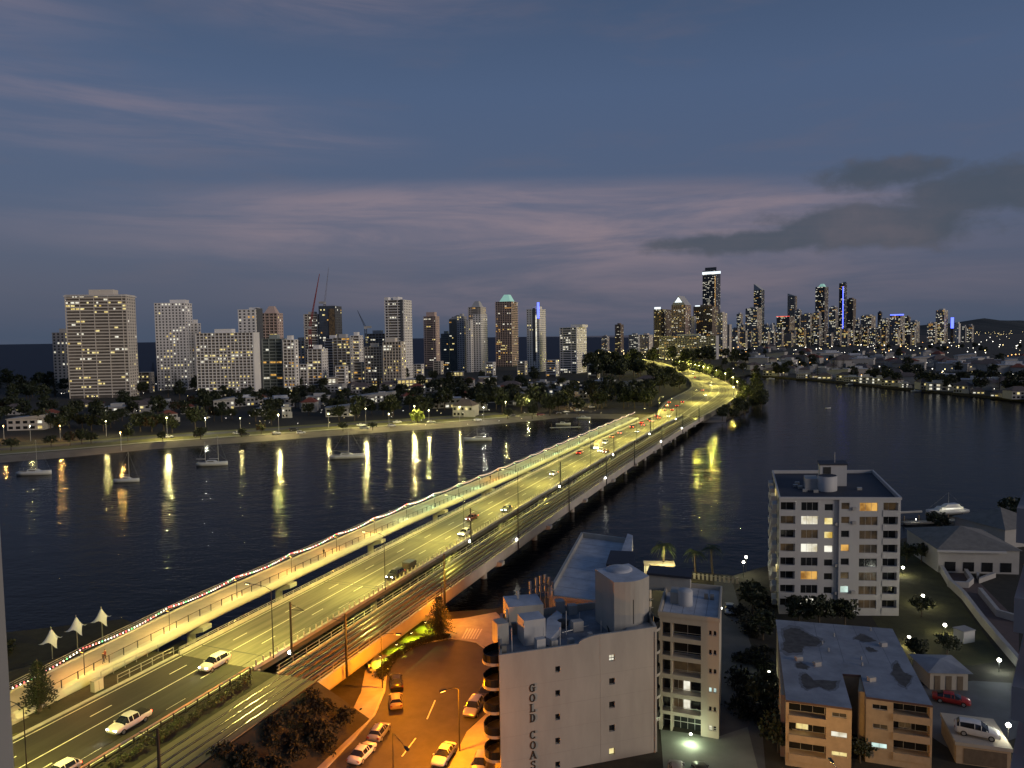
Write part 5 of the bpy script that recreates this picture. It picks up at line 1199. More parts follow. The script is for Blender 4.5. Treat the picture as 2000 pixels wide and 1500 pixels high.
def parapet(t, poly, z, h, th, mt, name='parapet'):
    n = len(poly); c = sum((Vector(p[:2]) for p in poly), Vector((0, 0))) / n; q = MB()
    inn = []
    for i in range(n):
        p = Vector(poly[i][:2]); a = (p - Vector(poly[i - 1][:2])).normalized(); b = (Vector(poly[(i + 1) % n][:2]) - p).normalized()
        na, nb_ = Vector((-a.y, a.x)), Vector((-b.y, b.x)); m_ = (na + nb_); m_ = m_ / max(.3, m_.dot(na)); 
        if (p + m_ - c).length > (p - c).length and n < 7: m_ = -m_
        inn.append(p + m_ * th)
    for i in range(n):
        j = (i + 1) % n; q.add([(*poly[i][:2], z), (*poly[j][:2], z), (*poly[j][:2], z + h), (*poly[i][:2], z + h), (*inn[i], z), (*inn[j], z), (*inn[j], z + h), (*inn[i], z + h)], [(0, 1, 2, 3), (4, 5, 6, 7), (3, 2, 6, 7)])
    return q.build(name, mt, t)

# ---- white tower block with curved balconies and vertical lettering
A = at(975, 1290, 84); GR = R(16.5); org = (A.x, A.y, Z0)
gc = thing('apartment_building', 'white apartment block with dark vertical lettering, curved side balconies and cluttered roof', 'building', org, GR)
gx = lambda px, py: wallpt(org, GR, px, py)
W_ = gx(1283, 1350)[0]; xc = gx(1172, 1300)[0]; xs_ = gx(1145, 1256)[0]; ztl = gx(1030, 1272)[1]; ztr = gx(1225, 1232)[1]; GD = 12.5; zr = ztl - .9
q = MB(); cols = []
holes1 = []; holes2 = []
for k in range(6):
    x0, z1 = gx(1084.6, 1302 + 46.6 * k); x1, z0 = gx(1094, 1312.5 + 46.6 * k); holes1.append((x0, x1, z0, z1))
    x0, z1 = gx(1189.6, 1279.5 + 45.7 * k); x1, z0 = gx(1200.8, 1290.5 + 45.7 * k); holes2.append((x0, x1, z0, z1))
hole_wall(q, 0, xc, 0, ztl, holes1, .35)
hole_wall(q, xc, W_, 0, ztr, holes2, .35, -.02)
q.add([(xc, -.02, 0), (xc, 0, 0), (xc, 0, ztr), (xc, -.02, ztr)], [(0, 1, 2, 3)])
arc = [(xs_ - 1.0 + 0, ztl)] + [(xs_ - 1 + (xc - xs_ + 1) * (1 - math.cos(t)), ztl + (ztr - ztl) * math.sin(t)) for t in [R(a) for a in (20, 40, 60, 75, 90)]] + [(xc, ztl)]
q.add([(x, -.005, z) for x, z in arc], [tuple(range(len(arc)))]); q.add([(x, .28, z) for x, z in arc], [tuple(range(len(arc)))]); 
for a, b in zip(arc[:-1], arc[1:-1]): q.add([(a[0], -.005, a[1]), (b[0], -.005, b[1]), (b[0], .28, b[1]), (a[0], .28, a[1])], [(0, 1, 2, 3)])
q.add([(0, 0, ztl), (xc, 0, ztl), (xc, .28, ztl), (0, .28, ztl)], [(0, 1, 2, 3)]); q.add([(0, .28, zr), (xc, .28, zr), (xc, .28, ztl), (0, .28, ztl)], [(0, 1, 2, 3)])
q.add([(xc, -.02, ztr), (W_, -.02, ztr), (W_, .28, ztr), (xc, .28, ztr)], [(0, 1, 2, 3)]); q.add([(xc, .28, zr), (W_, .28, zr), (W_, .28, ztr), (xc, .28, ztr)], [(0, 1, 2, 3)])
q.build('front_wall', m_wall, gc)
for k in range(6):
    window(gc, *holes1[k], .33, m_glass, 1, .05, m_concd); window(gc, *holes2[k], .25, m_litw if k in (0,) else (m_lity if k == 4 else m_glass), 2 if k == 0 else 1, .05, m_concd, rail=(k == 0))
q = MB(); q.box(0, .3, .01, GD, 0, ztl - .01); q.box(W_ - .3, W_, -.01, GD, 0, ztr - .01); q.box(0, W_, GD - .3, GD, 0, ztl); q.build('side_walls', m_wall, gc)
MB().box(.3, W_ - .3, .29, GD - .3, zr - .4, zr).build('roof', mat('roof_terrace', (.17, .185, .21), .7, .4, .5, bump=.1), gc)
# letters
LET = [('G', 1343.5), ('O', 1363), ('L', 1382.5), ('D', 1402), ('C', 1435), ('O', 1455), ('A', 1474), ('S', 1493.5), ('T', 1513)]
m_let = mat('letter_bronze', (.035, .03, .025), .5, .2, 2)
def letter_mesh(ch, h, th):
    q = MB(); w = h * .66; s = h * .16; d = .08
    def B(x0, x1, z0, z1): q.box(x0, x1, -d, 0, z0, z1)
    def arcs(cx, cz, rx, rz, a0, a1, tx, tz, n=14):
        rg = []
        for i in range(n + 1):
            a = R(a0 + (a1 - a0) * i / n); c, sn = math.cos(a), math.sin(a)
            rg.append([(cx + rx * c, -d, cz + rz * sn), (cx + (rx - tx) * c, -d, cz + (rz - tz) * sn), (cx + (rx - tx) * c, 0, cz + (rz - tz) * sn), (cx + rx * c, 0, cz + rz * sn)])
        q.loft(rg)
    hh = h / 2; sf = h * .07
    if ch == 'O': arcs(0, 0, w * .55, hh, 0, 359.9, s * .95, s * .5)
    elif ch in 'GC':
        arcs(0, 0, w * .55, hh, 48, 312, s * .95, s * .5); B(w * .28, w * .44, hh * .42, hh * .98)
        if ch == 'G': B(w * .2, w * .2 + s, -hh * .85, -.02); B(w * .04, w * .58, -.02, sf)
        else: B(w * .28, w * .42, -hh * .9, -hh * .5)
    elif ch == 'L': B(-w * .38, -w * .38 + s, -hh, hh); B(-w * .55, -.0, hh - sf, hh + .004); B(-w * .55, w * .5, -hh - .004, -hh + sf); B(w * .5 - sf, w * .5 + .01, -hh, -hh + h * .28)
    elif ch == 'D': B(-w * .42, -w * .42 + s, -hh, hh); B(-w * .55, -w * .1, hh - sf, hh + .004); B(-w * .55, -w * .1, -hh - .004, -hh + sf); arcs(-w * .1, 0, w * .6, hh, -90, 90, s * .95, s * .45)
    elif ch == 'T': B(-s / 2, s / 2, -hh, hh); B(-w * .55, w * .55, hh - sf, hh + .004); B(-w * .3, w * .3, -hh - .004, -hh + sf); B(-w * .56, -w * .5, hh * .4, hh - .01); B(w * .5, w * .56, hh * .4, hh - .01)
    elif ch == 'A':
        for x0, x1, ww in ((-w * .5, 0, s * .55), (w * .5, 0, s)): q.loft([[(x0 - ww / 2, -d, -hh), (x0 + ww / 2, -d, -hh), (x0 + ww / 2, 0, -hh), (x0 - ww / 2, 0, -hh)], [(x1 - ww / 2, -d, hh), (x1 + ww / 2, -d, hh), (x1 + ww / 2, 0, hh), (x1 - ww / 2, 0, hh)]])
        B(-w * .3, w * .3, -hh * .35, -hh * .35 + sf); B(-w * .68, -w * .3, -hh - .004, -hh + sf); B(w * .28, w * .72, -hh - .004, -hh + sf)
    elif ch == 'S': arcs(0, hh * .48, w * .42, hh * .52, 35, 268, s * .8, s * .5); arcs(0, -hh * .48, w * .45, hh * .52, -145, 88, s * .8, s * .5); B(w * .24, w * .38, hh * .45, hh); B(-w * .42, -w * .28, -hh, -hh * .45)
    return q.mesh('letter', m_let)
for ch, py in LET:
    x, z = gx(1039.5 + (py - 1343) * .012, py); link('letter', letter_mesh(ch, .98, .08), gc, (x, -.012, z))
# curved balconies on both side walls
def halfdisc(cx, cy, r, a0, a1, z0, z1, n=12, part='slab'):
    q = MB(); pts = [(cx + r * math.cos(R(a0 + (a1 - a0) * i / n)), cy + r * .95 * math.sin(R(a0 + (a1 - a0) * i / n))) for i in range(n + 1)]
    if part == 'slab': q.prism(pts, z0, z0 + .34)
    else: q.loft([[(x + (cx - x) * .05 / r, y + (cy - y) * .05 / r, z0 + .34), (x + (cx - x) * .05 / r, y + (cy - y) * .05 / r, z1), (x + (cx - x) * .09 / r, y + (cy - y) * .09 / r, z1), (x + (cx - x) * .09 / r, y + (cy - y) * .09 / r, z0 + .34)] for x, y in pts])
    return q
fhg = gx(1090, 1307)[1] - gx(1090, 1353.6)[1]
for k in range(6):
    zb_ = gx(962, 1306)[1] - k * fhg
    if zb_ > -.5:
        hb = halfdisc(0, 2.3, 2.05, 90, 270, zb_, zb_ + 1.25).build('balcony', m_wall, gc); halfdisc(0, 2.3, 2.05, 90, 270, zb_, zb_ + 1.25, part='b').build('balustrade', m_glass, hb)
        window(gc, 0, 0, 0, 0, 0, m_glass) if False else MB().box(-.04, .02, .9, 3.7, zb_ + .25, zb_ + 2.2).build('balcony_door', m_glass, gc)
        hb = halfdisc(W_, 2.6, 1.15, -90, 90, zb_ + .9, zb_ + 2.1).build('balcony', m_wall, gc); halfdisc(W_, 2.6, 1.15, -90, 90, zb_ + .9, zb_ + 2.1, part='b').build('balustrade', m_glass, hb)
        MB().prism([(1.9 * math.cos(R(90 + 180 * i / 10)), 2.3 + 1.8 * math.sin(R(90 + 180 * i / 10))) for i in range(11)], zb_ + .341, zb_ + .36).build('balcony_tiles', m_dark, gc)
        MB().box(W_ - .02, W_ + .04, 1.6, 3.6, zb_ + 1.1, zb_ + 3.0).build('balcony_door', m_glass, gc)
# roof stair tower (px footprint on the roof level)
def loc2(p): v = Vector((p[0], p[1], 0)) - Vector((org[0], org[1], 0)); return (v.x * math.cos(GR) + v.y * math.sin(GR), -v.x * math.sin(GR) + v.y * math.cos(GR))
zrw = Z0 + zr
C_, Rr, Lb = g(1200, 1243, zrw), g(1268, 1228, zrw), g(1163, 1212, zrw); Rb = Rr + (Lb - C_)
zt_ = at(1200, 1137, C_.y).z - Z0
front = []
for i in range(9):
    u = i / 8; p = C_.lerp(Rr, u); n_ = (C_ - Lb).normalized(); front.append(p + n_ * (.9 * math.sin(math.pi * u)))
poly = [loc2(p) for p in [Lb] + front + [Rb]]
MB().prism(poly, zr, zt_, 0, 1).build('stair_tower', [m_wall, m_roofb], gc)
MB().tube((*loc2(C_.lerp(Rr, .45) + (C_ - Lb).normalized() * .85), zr + 1.5), (*loc2(C_.lerp(Rr, .45) + (C_ - Lb).normalized() * .85), zr + 4.6), .07, .07, 5).build('slot_window', m_dark, gc)
cpt = Lb.lerp(Rb, .35); q = MB(); q.lathe([(1.7, 0), (1.7, .18), (1.3, .32), (0, .42)], (*loc2(cpt.lerp(Rr, .3)), zt_), 16); q.build('domed_roof_vent', m_roofb, gc, True)
# ladder stair, tank, plant boxes, antennas
sb, se = g(1195, 1235, zrw), g(1168, 1190, zrw); zs1 = at(1168, 1168, se.y).z - Z0
q = MB()
for off in (-.5, .5):
    a, b = Vector((*loc2(sb), zr + .1)), Vector((*loc2(se), zr + 3.4)); q.tube(a + Vector((off, -.4, 0)), b + Vector((off, -.4, 0)), .08, .08, 4)
for k in range(10): a = Vector((*loc2(sb), zr + .1)).lerp(Vector((*loc2(se), zr + 3.4)), k / 10) + Vector((0, -.4, 0)); q.box(a.x - .5, a.x + .5, a.y - .12, a.y + .12, a.z, a.z + .06)
q.build('roof_stair', m_dark, gc)
def roofbox(px0, py0, px1, py1, dep, pyt, mt, name, mtop=None, cap=True):
    a, b = g(px0, py0, zrw), g(px1, py1, zrw); n_ = Vector((-(b - a).y, (b - a).x, 0)).normalized() * dep; zt2 = at(px0, pyt, a.y).z - Z0
    q = MB(); q.prism([loc2(p) for p in (a, b, b + n_, a + n_)], zr, zt2, 0, 1); return q.build(name, [mt, mtop or mt], gc)
roofbox(1024, 1262, 1066, 1256, 2.6, 1213, m_white, 'plant_cabinet', m_roofb)
roofbox(994, 1222, 1062, 1216, 4.2, 1186, m_wall, 'lift_housing', m_roofb)
roofbox(1049, 1275, 1066, 1272, .8, 1250, m_white, 'air_conditioner')
roofbox(972, 1262, 994, 1258, 1.8, 1220, m_wall, 'chimney_block')
roofbox(1015, 1235, 1026, 1233, .7, 1212, m_dark, 'satellite_box')
for a_ in ((1078, 1268, 1090, 1266, .7, 1252), (1112, 1262, 1122, 1260, .6, 1250), (1120, 1235, 1140, 1232, 1.0, 1216), (1150, 1250, 1158, 1249, .6, 1238), (1086, 1200, 1104, 1198, 1.2, 1176), (1112, 1202, 1128, 1200, 1.0, 1184)): roofbox(*a_, m_greyw, 'air_conditioner')
for a_ in ((1000, 1240, 1010, 1239, .5, 1218), (980, 1282, 990, 1281, .6, 1262)): roofbox(*a_, m_concd, 'cable_cabinet')
for k, ((x0, y0), (x1, y1)) in enumerate((((1070, 1276), (1135, 1262)), ((1098, 1240), (1150, 1226)), ((1215, 1240), (1270, 1230)))):
    a, b = g(x0, y0, zrw), g(x1, y1, zrw); MB().path([(*loc2(a), zr + .3), (*loc2(b), zr + .3)], .07, 5).build('roof_conduit', m_metal, gc)
tk = loc2(g(1235, 1228, zrw)); q = MB(); q.lathe([(1.9, 0), (1.9, 1.0), (1.75, 1.15), (0, 1.25)], (tk[0], tk[1] - 2.2, zr), 18); q.build('water_tank', m_greyw, gc, True)
for px, py, pt in ((1000, 1282, 1226), (1094, 1270, 1225), (1106, 1240, 1193), (1132, 1222, 1196), (1174, 1236, 1212), (1213, 1233, 1207), (1062, 1265, 1226), (1246, 1226, 1205)):
    a = g(px, py, zrw); z2 = at(px, pt, a.y).z - Z0; MB().tube((*loc2(a), zr), (*loc2(a), z2), .06, .05, 5).build('vent_pipe', m_white, gc)
for px, py, pt in ((990, 1250, 1196), (1012, 1205, 1160), (1036, 1192, 1140), (1048, 1190, 1132), (1056, 1188, 1128), (1065, 1190, 1124), (1073, 1190, 1130), (1080, 1192, 1140), (1253, 1222, 1150), (1262, 1222, 1152), (1270, 1220, 1155)):
    a = g(px, py, zrw); z2 = at(px, pt, a.y).z - Z0; x, y = loc2(a); q = MB(); q.tube((x, y, zr), (x, y, z2), .05, .05, 5)
    for f in (.55, .8): zz = zr + (z2 - zr) * f; q.box(x - .14, x + .14, y - .12, y + .08, zz, zz + 1.1 if f > .7 else zz + .7)
    for f in (.5, .75): zz = zr + (z2 - zr) * f; q.tube((x, y, zz), (x + .5, y + .1, zz), .03, .03, 4)
    q.build('antenna_mast', m_metal, gc)
plh = loc2(g(1100, 1225, zrw))
q = MB(); q.lathe([(.7, .3), (.75, .9), (.3, 1.1), (0, 1.1)], (plh[0], plh[1], zr), 12); q.build('exhaust_fan', m_dark, gc, True)
cl = [loc2(g(x, y, zrw)) for x, y in ((1068, 1222), (1088, 1205), (1098, 1212), (1095, 1240), (1075, 1262), (1066, 1258))]
MB().prism(cl, zr, zr + .9).build('roof_hatch', m_roofb, gc)

def shear(t, k, names, y0=.3):
    for c in t.children:
        if c.name.split('.')[0] in names:
            for v in c.data.vertices:
                if v.co.y > y0: v.co.x += k * (v.co.y - y0)
            for d in c.children:
                if d.data:
                    for v in d.data.vertices:
                        if v.co.y > y0: v.co.x += k * (v.co.y - y0)
bpy.context.view_layer.update()
shear(gc, .30, ('side_walls', 'roof', 'balcony', 'balcony_door', 'balcony_tiles'))
# ---- rear wing of the same complex, with slanting blue-grey roof
zrr = 16.6
rw = thing('rear_wing', 'long blue-grey flat roof wing running back to the river behind the lettered block', 'building', (0, 0, 0))
RP = [g(1072, 1168, zrr), g(1168, 1180, zrr), g(1232, 1062, zrr), g(1137, 1049, zrr)]
MB().prism(RP, Z0, zrr, 0, 1).build('wall', [m_wall, m_roofb], rw)
for a, b in ((0, 3), (3, 2), (2, 1), (0, 1)):
    p, r_ = RP[a], RP[b]; t_ = (r_ - p).normalized(); n_ = Vector((-t_.y, t_.x, 0)) * .2; hh = .9 if (a, b) != (0, 1) else .5
    MB().prism([p - n_, r_ - n_, r_ + n_, p + n_], zrr, zrr + hh).build('parapet', m_wall if (a, b) != (0, 1) else m_cream, rw)
p = [g(1108, 1128, zrr), g(1118, 1131, zrr)]
PB = [g(1186, 1122, zrr), g(1240, 1126, zrr), g(1236, 1098, zrr), g(1194, 1096, zrr)]
MB().prism(PB, Z0, zrr + 1.4).build('penthouse_wall', m_wall, rw); MB().prism([p_ + (p_ - g(1214, 1110, zrr)) * .08 for p_ in PB], zrr + 1.4, zrr + 1.75).build('penthouse_roof', m_roofd, rw)
GB = [g(1205, 1108, zrr), g(1232, 1112, zrr), g(1236, 1064, zrr), g(1226, 1060, zrr)]
MB().prism(GB, Z0, [zrr + .8, zrr + .8, zrr + 1.7, zrr + 1.7], 0, 1).build('gable_wall', [m_white, m_roofb], rw)

# ---- cream six-storey block with loggias
def bframe(pl, pr, ptop):
    a, b = g(*pl, Z0), g(*pr, Z0); rz = math.atan2(b.y - a.y, b.x - a.x); o = (a.x, a.y, Z0); return o, rz, (b - a).length, wallpt(o, rz, *ptop)[1]
o2, r2, w2, h2 = bframe((1287, 1424), (1404, 1444), (1404, 1211))
b2 = thing('apartment_building', 'cream six-storey block with open dark loggias, right of the lettered white block', 'building', o2, r2)
wp = lambda px, py: wallpt(o2, r2, px, py)
rows2 = [(1220, 1248), (1257, 1285), (1293.5, 1321.5), (1330, 1358), (1366.5, 1394.5), (1401, 1434)]
hl = []; spec = []
for k, (a, b) in enumerate(rows2):
    z1, z0 = wp(1340, a)[1], wp(1340, b)[1]
    for j, (xa, xb) in enumerate(((1293, 1309.5), (1313, 1369), (1384, 1390.5), (1393, 1399.5))):
        xa2, xb2 = wp(xa, (a + b) / 2)[0], wp(xb, (a + b) / 2)[0]
        if j > 1: zc = (z0 + z1) / 2; h_ = (xa2, xb2, zc - .1, zc + .55)
        else: h_ = (xa2, xb2, z0, z1)
        hl.append(h_); spec.append((k, j))
q = MB(); hole_wall(q, 0, w2, 0, h2, hl, 1.3); q.build('front_wall', m_cream, b2)
for h_, (k, j) in zip(hl, spec):
    mt = m_glass
    if j == 1 and k in (3, 4): mt = m_litw
    elif j == 1 and k == 2: mt = m_litd
    elif j > 1 and k == 3: mt = m_litc
    elif j == 2 and k == 5: mt = m_litw
    if j == 1 and k in (3, 4):
        a, b = h_[0], h_[1]; m1, m2 = a + (b - a) * .34, a + (b - a) * .60
        window(b2, a, m1, h_[2], h_[3], 1.28, m_litd, 2); window(b2, m1, m2, h_[2], h_[3], 1.28, mt, 1); window(b2, m2, b, h_[2], h_[3], 1.28, m_glass, 1)
    else: window(b2, *h_[:4], 1.28 if j < 2 else .2, mt, 4 if (k == 5 and j == 1) else (2 if j == 1 else 1), rail=(k == 5))
    if j == 1 and k < 5: MB().path([(h_[0], .08, h_[2] + .75), (h_[1], .08, h_[2] + .75)], .03, 4).build('balcony_rail', m_metal, b2)
D2 = 12.5
q = MB(); q.box(0, .25, .01, D2, 0, h2); q.box(w2 - .25, w2, .01, D2, 0, h2); q.box(0, w2, D2 - .25, D2, 0, h2); q.build('side_walls', m_cream, b2)
MB().box(.26, w2 - .26, 1.4, D2 - .26, h2 - .8, h2 - .35).build('roof', m_roofb, b2); MB().box(0.0, w2, .0, 1.4, h2 - .35, h2 - .3).build('roof_edge', m_roofb, b2)
parapet(b2, [(-.1, -.1), (w2 + .1, -.1), (w2 + .1, D2 + .1), (-.1, D2 + .1)], h2 - .3, .55, .25, m_cream)
q = MB(); q.lathe([(1.0, 0), (1.0, 1.9), (.9, 2.05), (0, 2.1)], (3.0, 5.2, h2 - .35), 18); q.build('water_tank', m_white, b2, True)
MB().box(1.0, 2.6, 5.0, 7.4, h2 - .35, h2 + 1.2).build('lift_housing', m_wall, b2)
MB().box(-2.5, 3.4, 9.5, 12.8, h2 - .3, h2 + 1.9).build('penthouse_wall', m_wall, b2); MB().box(-2.7, 3.6, 9.2, 13, h2 + 1.9, h2 + 2.2).build('penthouse_roof', m_roofd, b2)
for x in (5.4, 6.2): MB().box(x, x + .5, 8, 8.6, h2 - .35, h2 + .3).build('air_conditioner', m_concd, b2)

bpy.context.view_layer.update()
shear(b2, -.07, ('side_walls', 'roof', 'parapet', 'water_tank', 'lift_housing', 'penthouse_wall', 'penthouse_roof', 'air_conditioner', 'roof_edge'), 1.5)
# ---- white eight-storey apartment tower on the river bank
o3, r3, w3, h3 = bframe((1521, 1199), (1753, 1201), (1524, 975))
b3 = thing('apartment_tower', 'white eight-storey apartment tower with dark flat roof on the river bank', 'building', o3, r3)
wp3 = lambda px, py: wallpt(o3, r3, px, py)
xm = wp3(1636, 1090)[0]; D3 = 27.0; fh3 = h3 / 8.35
LIT3 = {(0, 3): m_litd, (0, 4): m_lito, (0, 5): m_litd, (1, 0): m_litd, (1, 1): m_litw, (1, 2): m_lity, (1, 3): m_litd, (1, 4): m_litd, (2, 1): m_litd, (2, 2): m_lity, (3, 0): m_litd, (3, 1): m_litw, (3, 2): m_litw, (3, 3): m_lito, (3, 4): m_litd, (2, 4): m_litd,
        (5, 1): m_lito, (5, 3): m_litd, (5, 4): m_litd, (6, 3): m_litc, (6, 4): m_litd, (7, 4): m_litd, (7, 1): m_litw}
colsx = [(1522.5, 1552.5), (1564, 1597), (1609.5, 1626), (1640, 1656), (1675.5, 1710.5), (1721.5, 1750)]
hA, hB, spA, spB = [], [], [], []
for k in range(8):
    for j, (xa, xb) in enumerate(colsx):
        a, b = wp3(xa, 1090)[0], wp3(xb, 1090)[0]; zt2 = h3 - .55 - k * fh3 - (0 if j in (0, 1, 4, 5) else (.35 if j == 2 else 0)); zb2 = zt2 - (1.6 if j in (0, 1, 4, 5) else 1.25)
        (hA if j < 3 else hB).append((a, b, zb2, zt2)); (spA if j < 3 else spB).append((k, j))
q = MB(); hole_wall(q, 0, xm, 0, h3, hA, 1.0); hole_wall(q, xm, w3, 0, h3, hB, 1.0, -.5); q.add([(xm, -.5, 0), (xm, 0, 0), (xm, 0, h3), (xm, -.5, h3)], [(0, 1, 2, 3)])
q.box(0, .2, .01, D3, 0, h3 - .01); q.box(w3 - .2, w3, -.49, D3, 0, h3 - .01); q.box(0, w3, D3 - .2, D3, 0, h3); q.build('wall', m_white, b3)
for hh, spp, y in ((hA, spA, 0), (hB, spB, -.5)):
    for h_, (k, j) in zip(hh, spp):
        mt = LIT3.get((k, j), m_glass); dp = .95 if j in (0, 5) else .18
        if dp < .5: q = MB().add([(h_[0], y + .2, h_[2]), (h_[1], y + .2, h_[2]), (h_[1], y + .2, h_[3]), (h_[0], y + .2, h_[3])], [(0, 1, 2, 3)])
        window(b3, *h_, y + dp, mt, 3 if j in (1, 4) else (2 if j in (0, 5) else 1), .05)
        if j in (0, 5): MB().box(h_[0] - .1, h_[1] + .1, y - .10, y - .012, h_[2] - .95, h_[2] + .18).build('balcony', m_white, b3)
        if j == 2 and k in (1, 4, 6) or j == 3 and k in (0, 1, 6): MB().box(h_[1] + .4, h_[1] + 1.1, y - .35, y - .01, h_[2] - .1, h_[2] + .45).build('air_conditioner', m_greyw, b3)
for k in range(8):
    z = h3 - .55 - k * fh3 - 1.75
    for y0 in (2.5, 9.5, 16.5, 22.5):
        MB().box(-.9, -.012, y0, y0 + 3.4, z - .3, z + .75).build('balcony', m_white, b3)
        MB().box(-.05, .02, y0 + .3, y0 + 3.1, z + .78, z + 1.75).build('balcony_door', (m_lity if (k * 5 + int(y0)) % 9 == 0 else m_glass), b3)
MB().box(.2, w3 - .2, .1, D3 - .2, h3 - .55, h3 - .25).build('roof', m_roofd, b3)
RP3 = [(-.1, -.12), (xm - .02, -.12), (xm - .02, -.62), (w3 + .1, -.62), (w3 + .1, 4), (w3 - 1.2, 8), (w3 - 1.2, D3), (-.1, D3)]
parapet(b3, [(-.12, -.12), (w3 + .12, -.62), (w3 + .12, D3 + .1), (-.12, D3 + .1)], h3 - .02, .45, .3, m_white)
lb0, lb1 = 8.6, 13.8
MB().box(8.8, 14.0, 13, 17, h3 - .25, h3 + 4.0).build('lift_house', m_white, b3); MB().box(8.6, 14.2, 12.8, 17.2, h3 + 4.0, h3 + 4.25).build('lift_house_roof', m_roofd, b3); MB().box(9.4, 10.9, 12.93, 13.02, h3 + 1.6, h3 + 3.6).build('louvre_door', m_dark, b3)
q = MB(); q.lathe([(1.9, 0), (1.9, 2.8), (1.75, 2.9)], (9.8, 9.2, h3 - .25), 22); q.build('curved_stair_wall', m_white, b3, True); q = MB(); q.lathe([(0, 2.85), (1.88, 2.85)], (9.8, 9.2, h3 - .25), 22); q.build('stair_roof', m_roofd, b3)
MB().box(5.6, 8.0, 9, 13, h3 - .25, h3 + 2.0).build('plant_room', m_greyw, b3)
MB().tube((11.8, 14.5, h3 + 4.2), (11.8, 14.5, h3 + 6.4), .07, .04, 5).build('antenna', m_white, b3)
for x, y in ((3.5, 12), (4.3, 10.5), (5.0, 7.5), (7.0, 6.8), (15.5, 9), (4.0, 14.5)): MB().box(x, x + .9, y, y + .7, h3 - .25, h3 + .25).build('air_conditioner', m_metal, b3)

bpy.context.view_layer.update()
shear(b3, .245, ('wall', 'roof', 'parapet', 'balcony', 'balcony_door', 'lift_house', 'lift_house_roof', 'louvre_door', 'curved_stair_wall', 'stair_roof', 'plant_room', 'antenna', 'air_conditioner'), 1.2)
# ---- low orange lit block with stained roof
ZL = 10.0
lo = thing('apartment_building', 'low three-storey tan block with stained blue-grey roof and orange lit front', 'building', (0, 0, 0))
PX = [(1515, 1210), (1743, 1228), (1822, 1378), (1692, 1361), (1681, 1318), (1645, 1316), (1664, 1384), (1535, 1367)]
PW = [g(x, y, ZL) for x, y in PX]
bk = Vector((-.08, 1, 0)) * 1.7
body = [PW[0], PW[1], PW[2] + bk, PW[3] + bk, PW[4], PW[5], PW[6] + bk, PW[7] + bk]
MB().prism([p - (p - (PW[0] + PW[2]) / 2).normalized() * .25 for p in body], Z0, ZL - .25).build('wall', m_brick, lo)
rf = MB().prism(PW, ZL - .25, ZL, 1, 0).build('roof', [m_roofstain, mat('roof_fascia', (.10, .06, .055), .7, .2, 1)], lo)
for pts in ([(1530, 1232), (1545, 1226), (1562, 1228), (1580, 1240), (1598, 1246), (1604, 1254), (1594, 1262), (1570, 1262), (1566, 1274), (1540, 1276), (1528, 1268), (1532, 1252)], [(1668, 1248), (1680, 1238), (1695, 1242), (1712, 1252), (1690, 1254)], [(1690, 1264), (1702, 1264), (1715, 1272), (1704, 1274), (1692, 1270)],
            [(1565, 1318), (1576, 1316), (1590, 1328), (1634, 1330), (1632, 1344), (1620, 1348), (1600, 1342), (1574, 1346), (1566, 1334)], [(1744, 1300), (1752, 1294), (1760, 1304), (1764, 1312), (1782, 1320), (1776, 1332), (1768, 1342), (1752, 1332), (1742, 1318)], [(1553, 1296), (1566, 1294), (1580, 1302), (1576, 1308), (1556, 1304)]):
    fine = []
    for (xa, ya), (xb, yb) in zip(pts, pts[1:] + pts[:1]):
        for k in range(5): fine.append((xa + (xb - xa) * k / 5 + rnd.uniform(-1.6, 1.6), ya + (yb - ya) * k / 5 + rnd.uniform(-.9, .9)))
    cxm = sum(p_[0] for p_ in fine) / len(fine); cym = sum(p_[1] for p_ in fine) / len(fine)
    halo = [g(cxm + (x - cxm) * 1.16 + rnd.uniform(-1.5, 1.5), cym + (y - cym) * 1.2 + rnd.uniform(-1, 1), ZL) for x, y in fine]; MB().sheet(halo, ZL + .003).build('stain_halo', mat('roof_stain_edge', (.17, .18, .20), .7, .3, .8), lo)
    pp = [g(x, y, ZL) for x, y in fine]; MB().sheet(pp, ZL + .006).build('stain_patch', m_stain, lo)
for x, y in ((1629, 1243), (1606, 1258), (1618, 1272), (1682, 1288), (1684, 1300), (1700, 1232)):
    p = g(x, y, ZL); MB().tube((p.x, p.y, ZL), (p.x, p.y, ZL + .5), .12, .1, 8).build('vent_pipe', m_metal, lo)
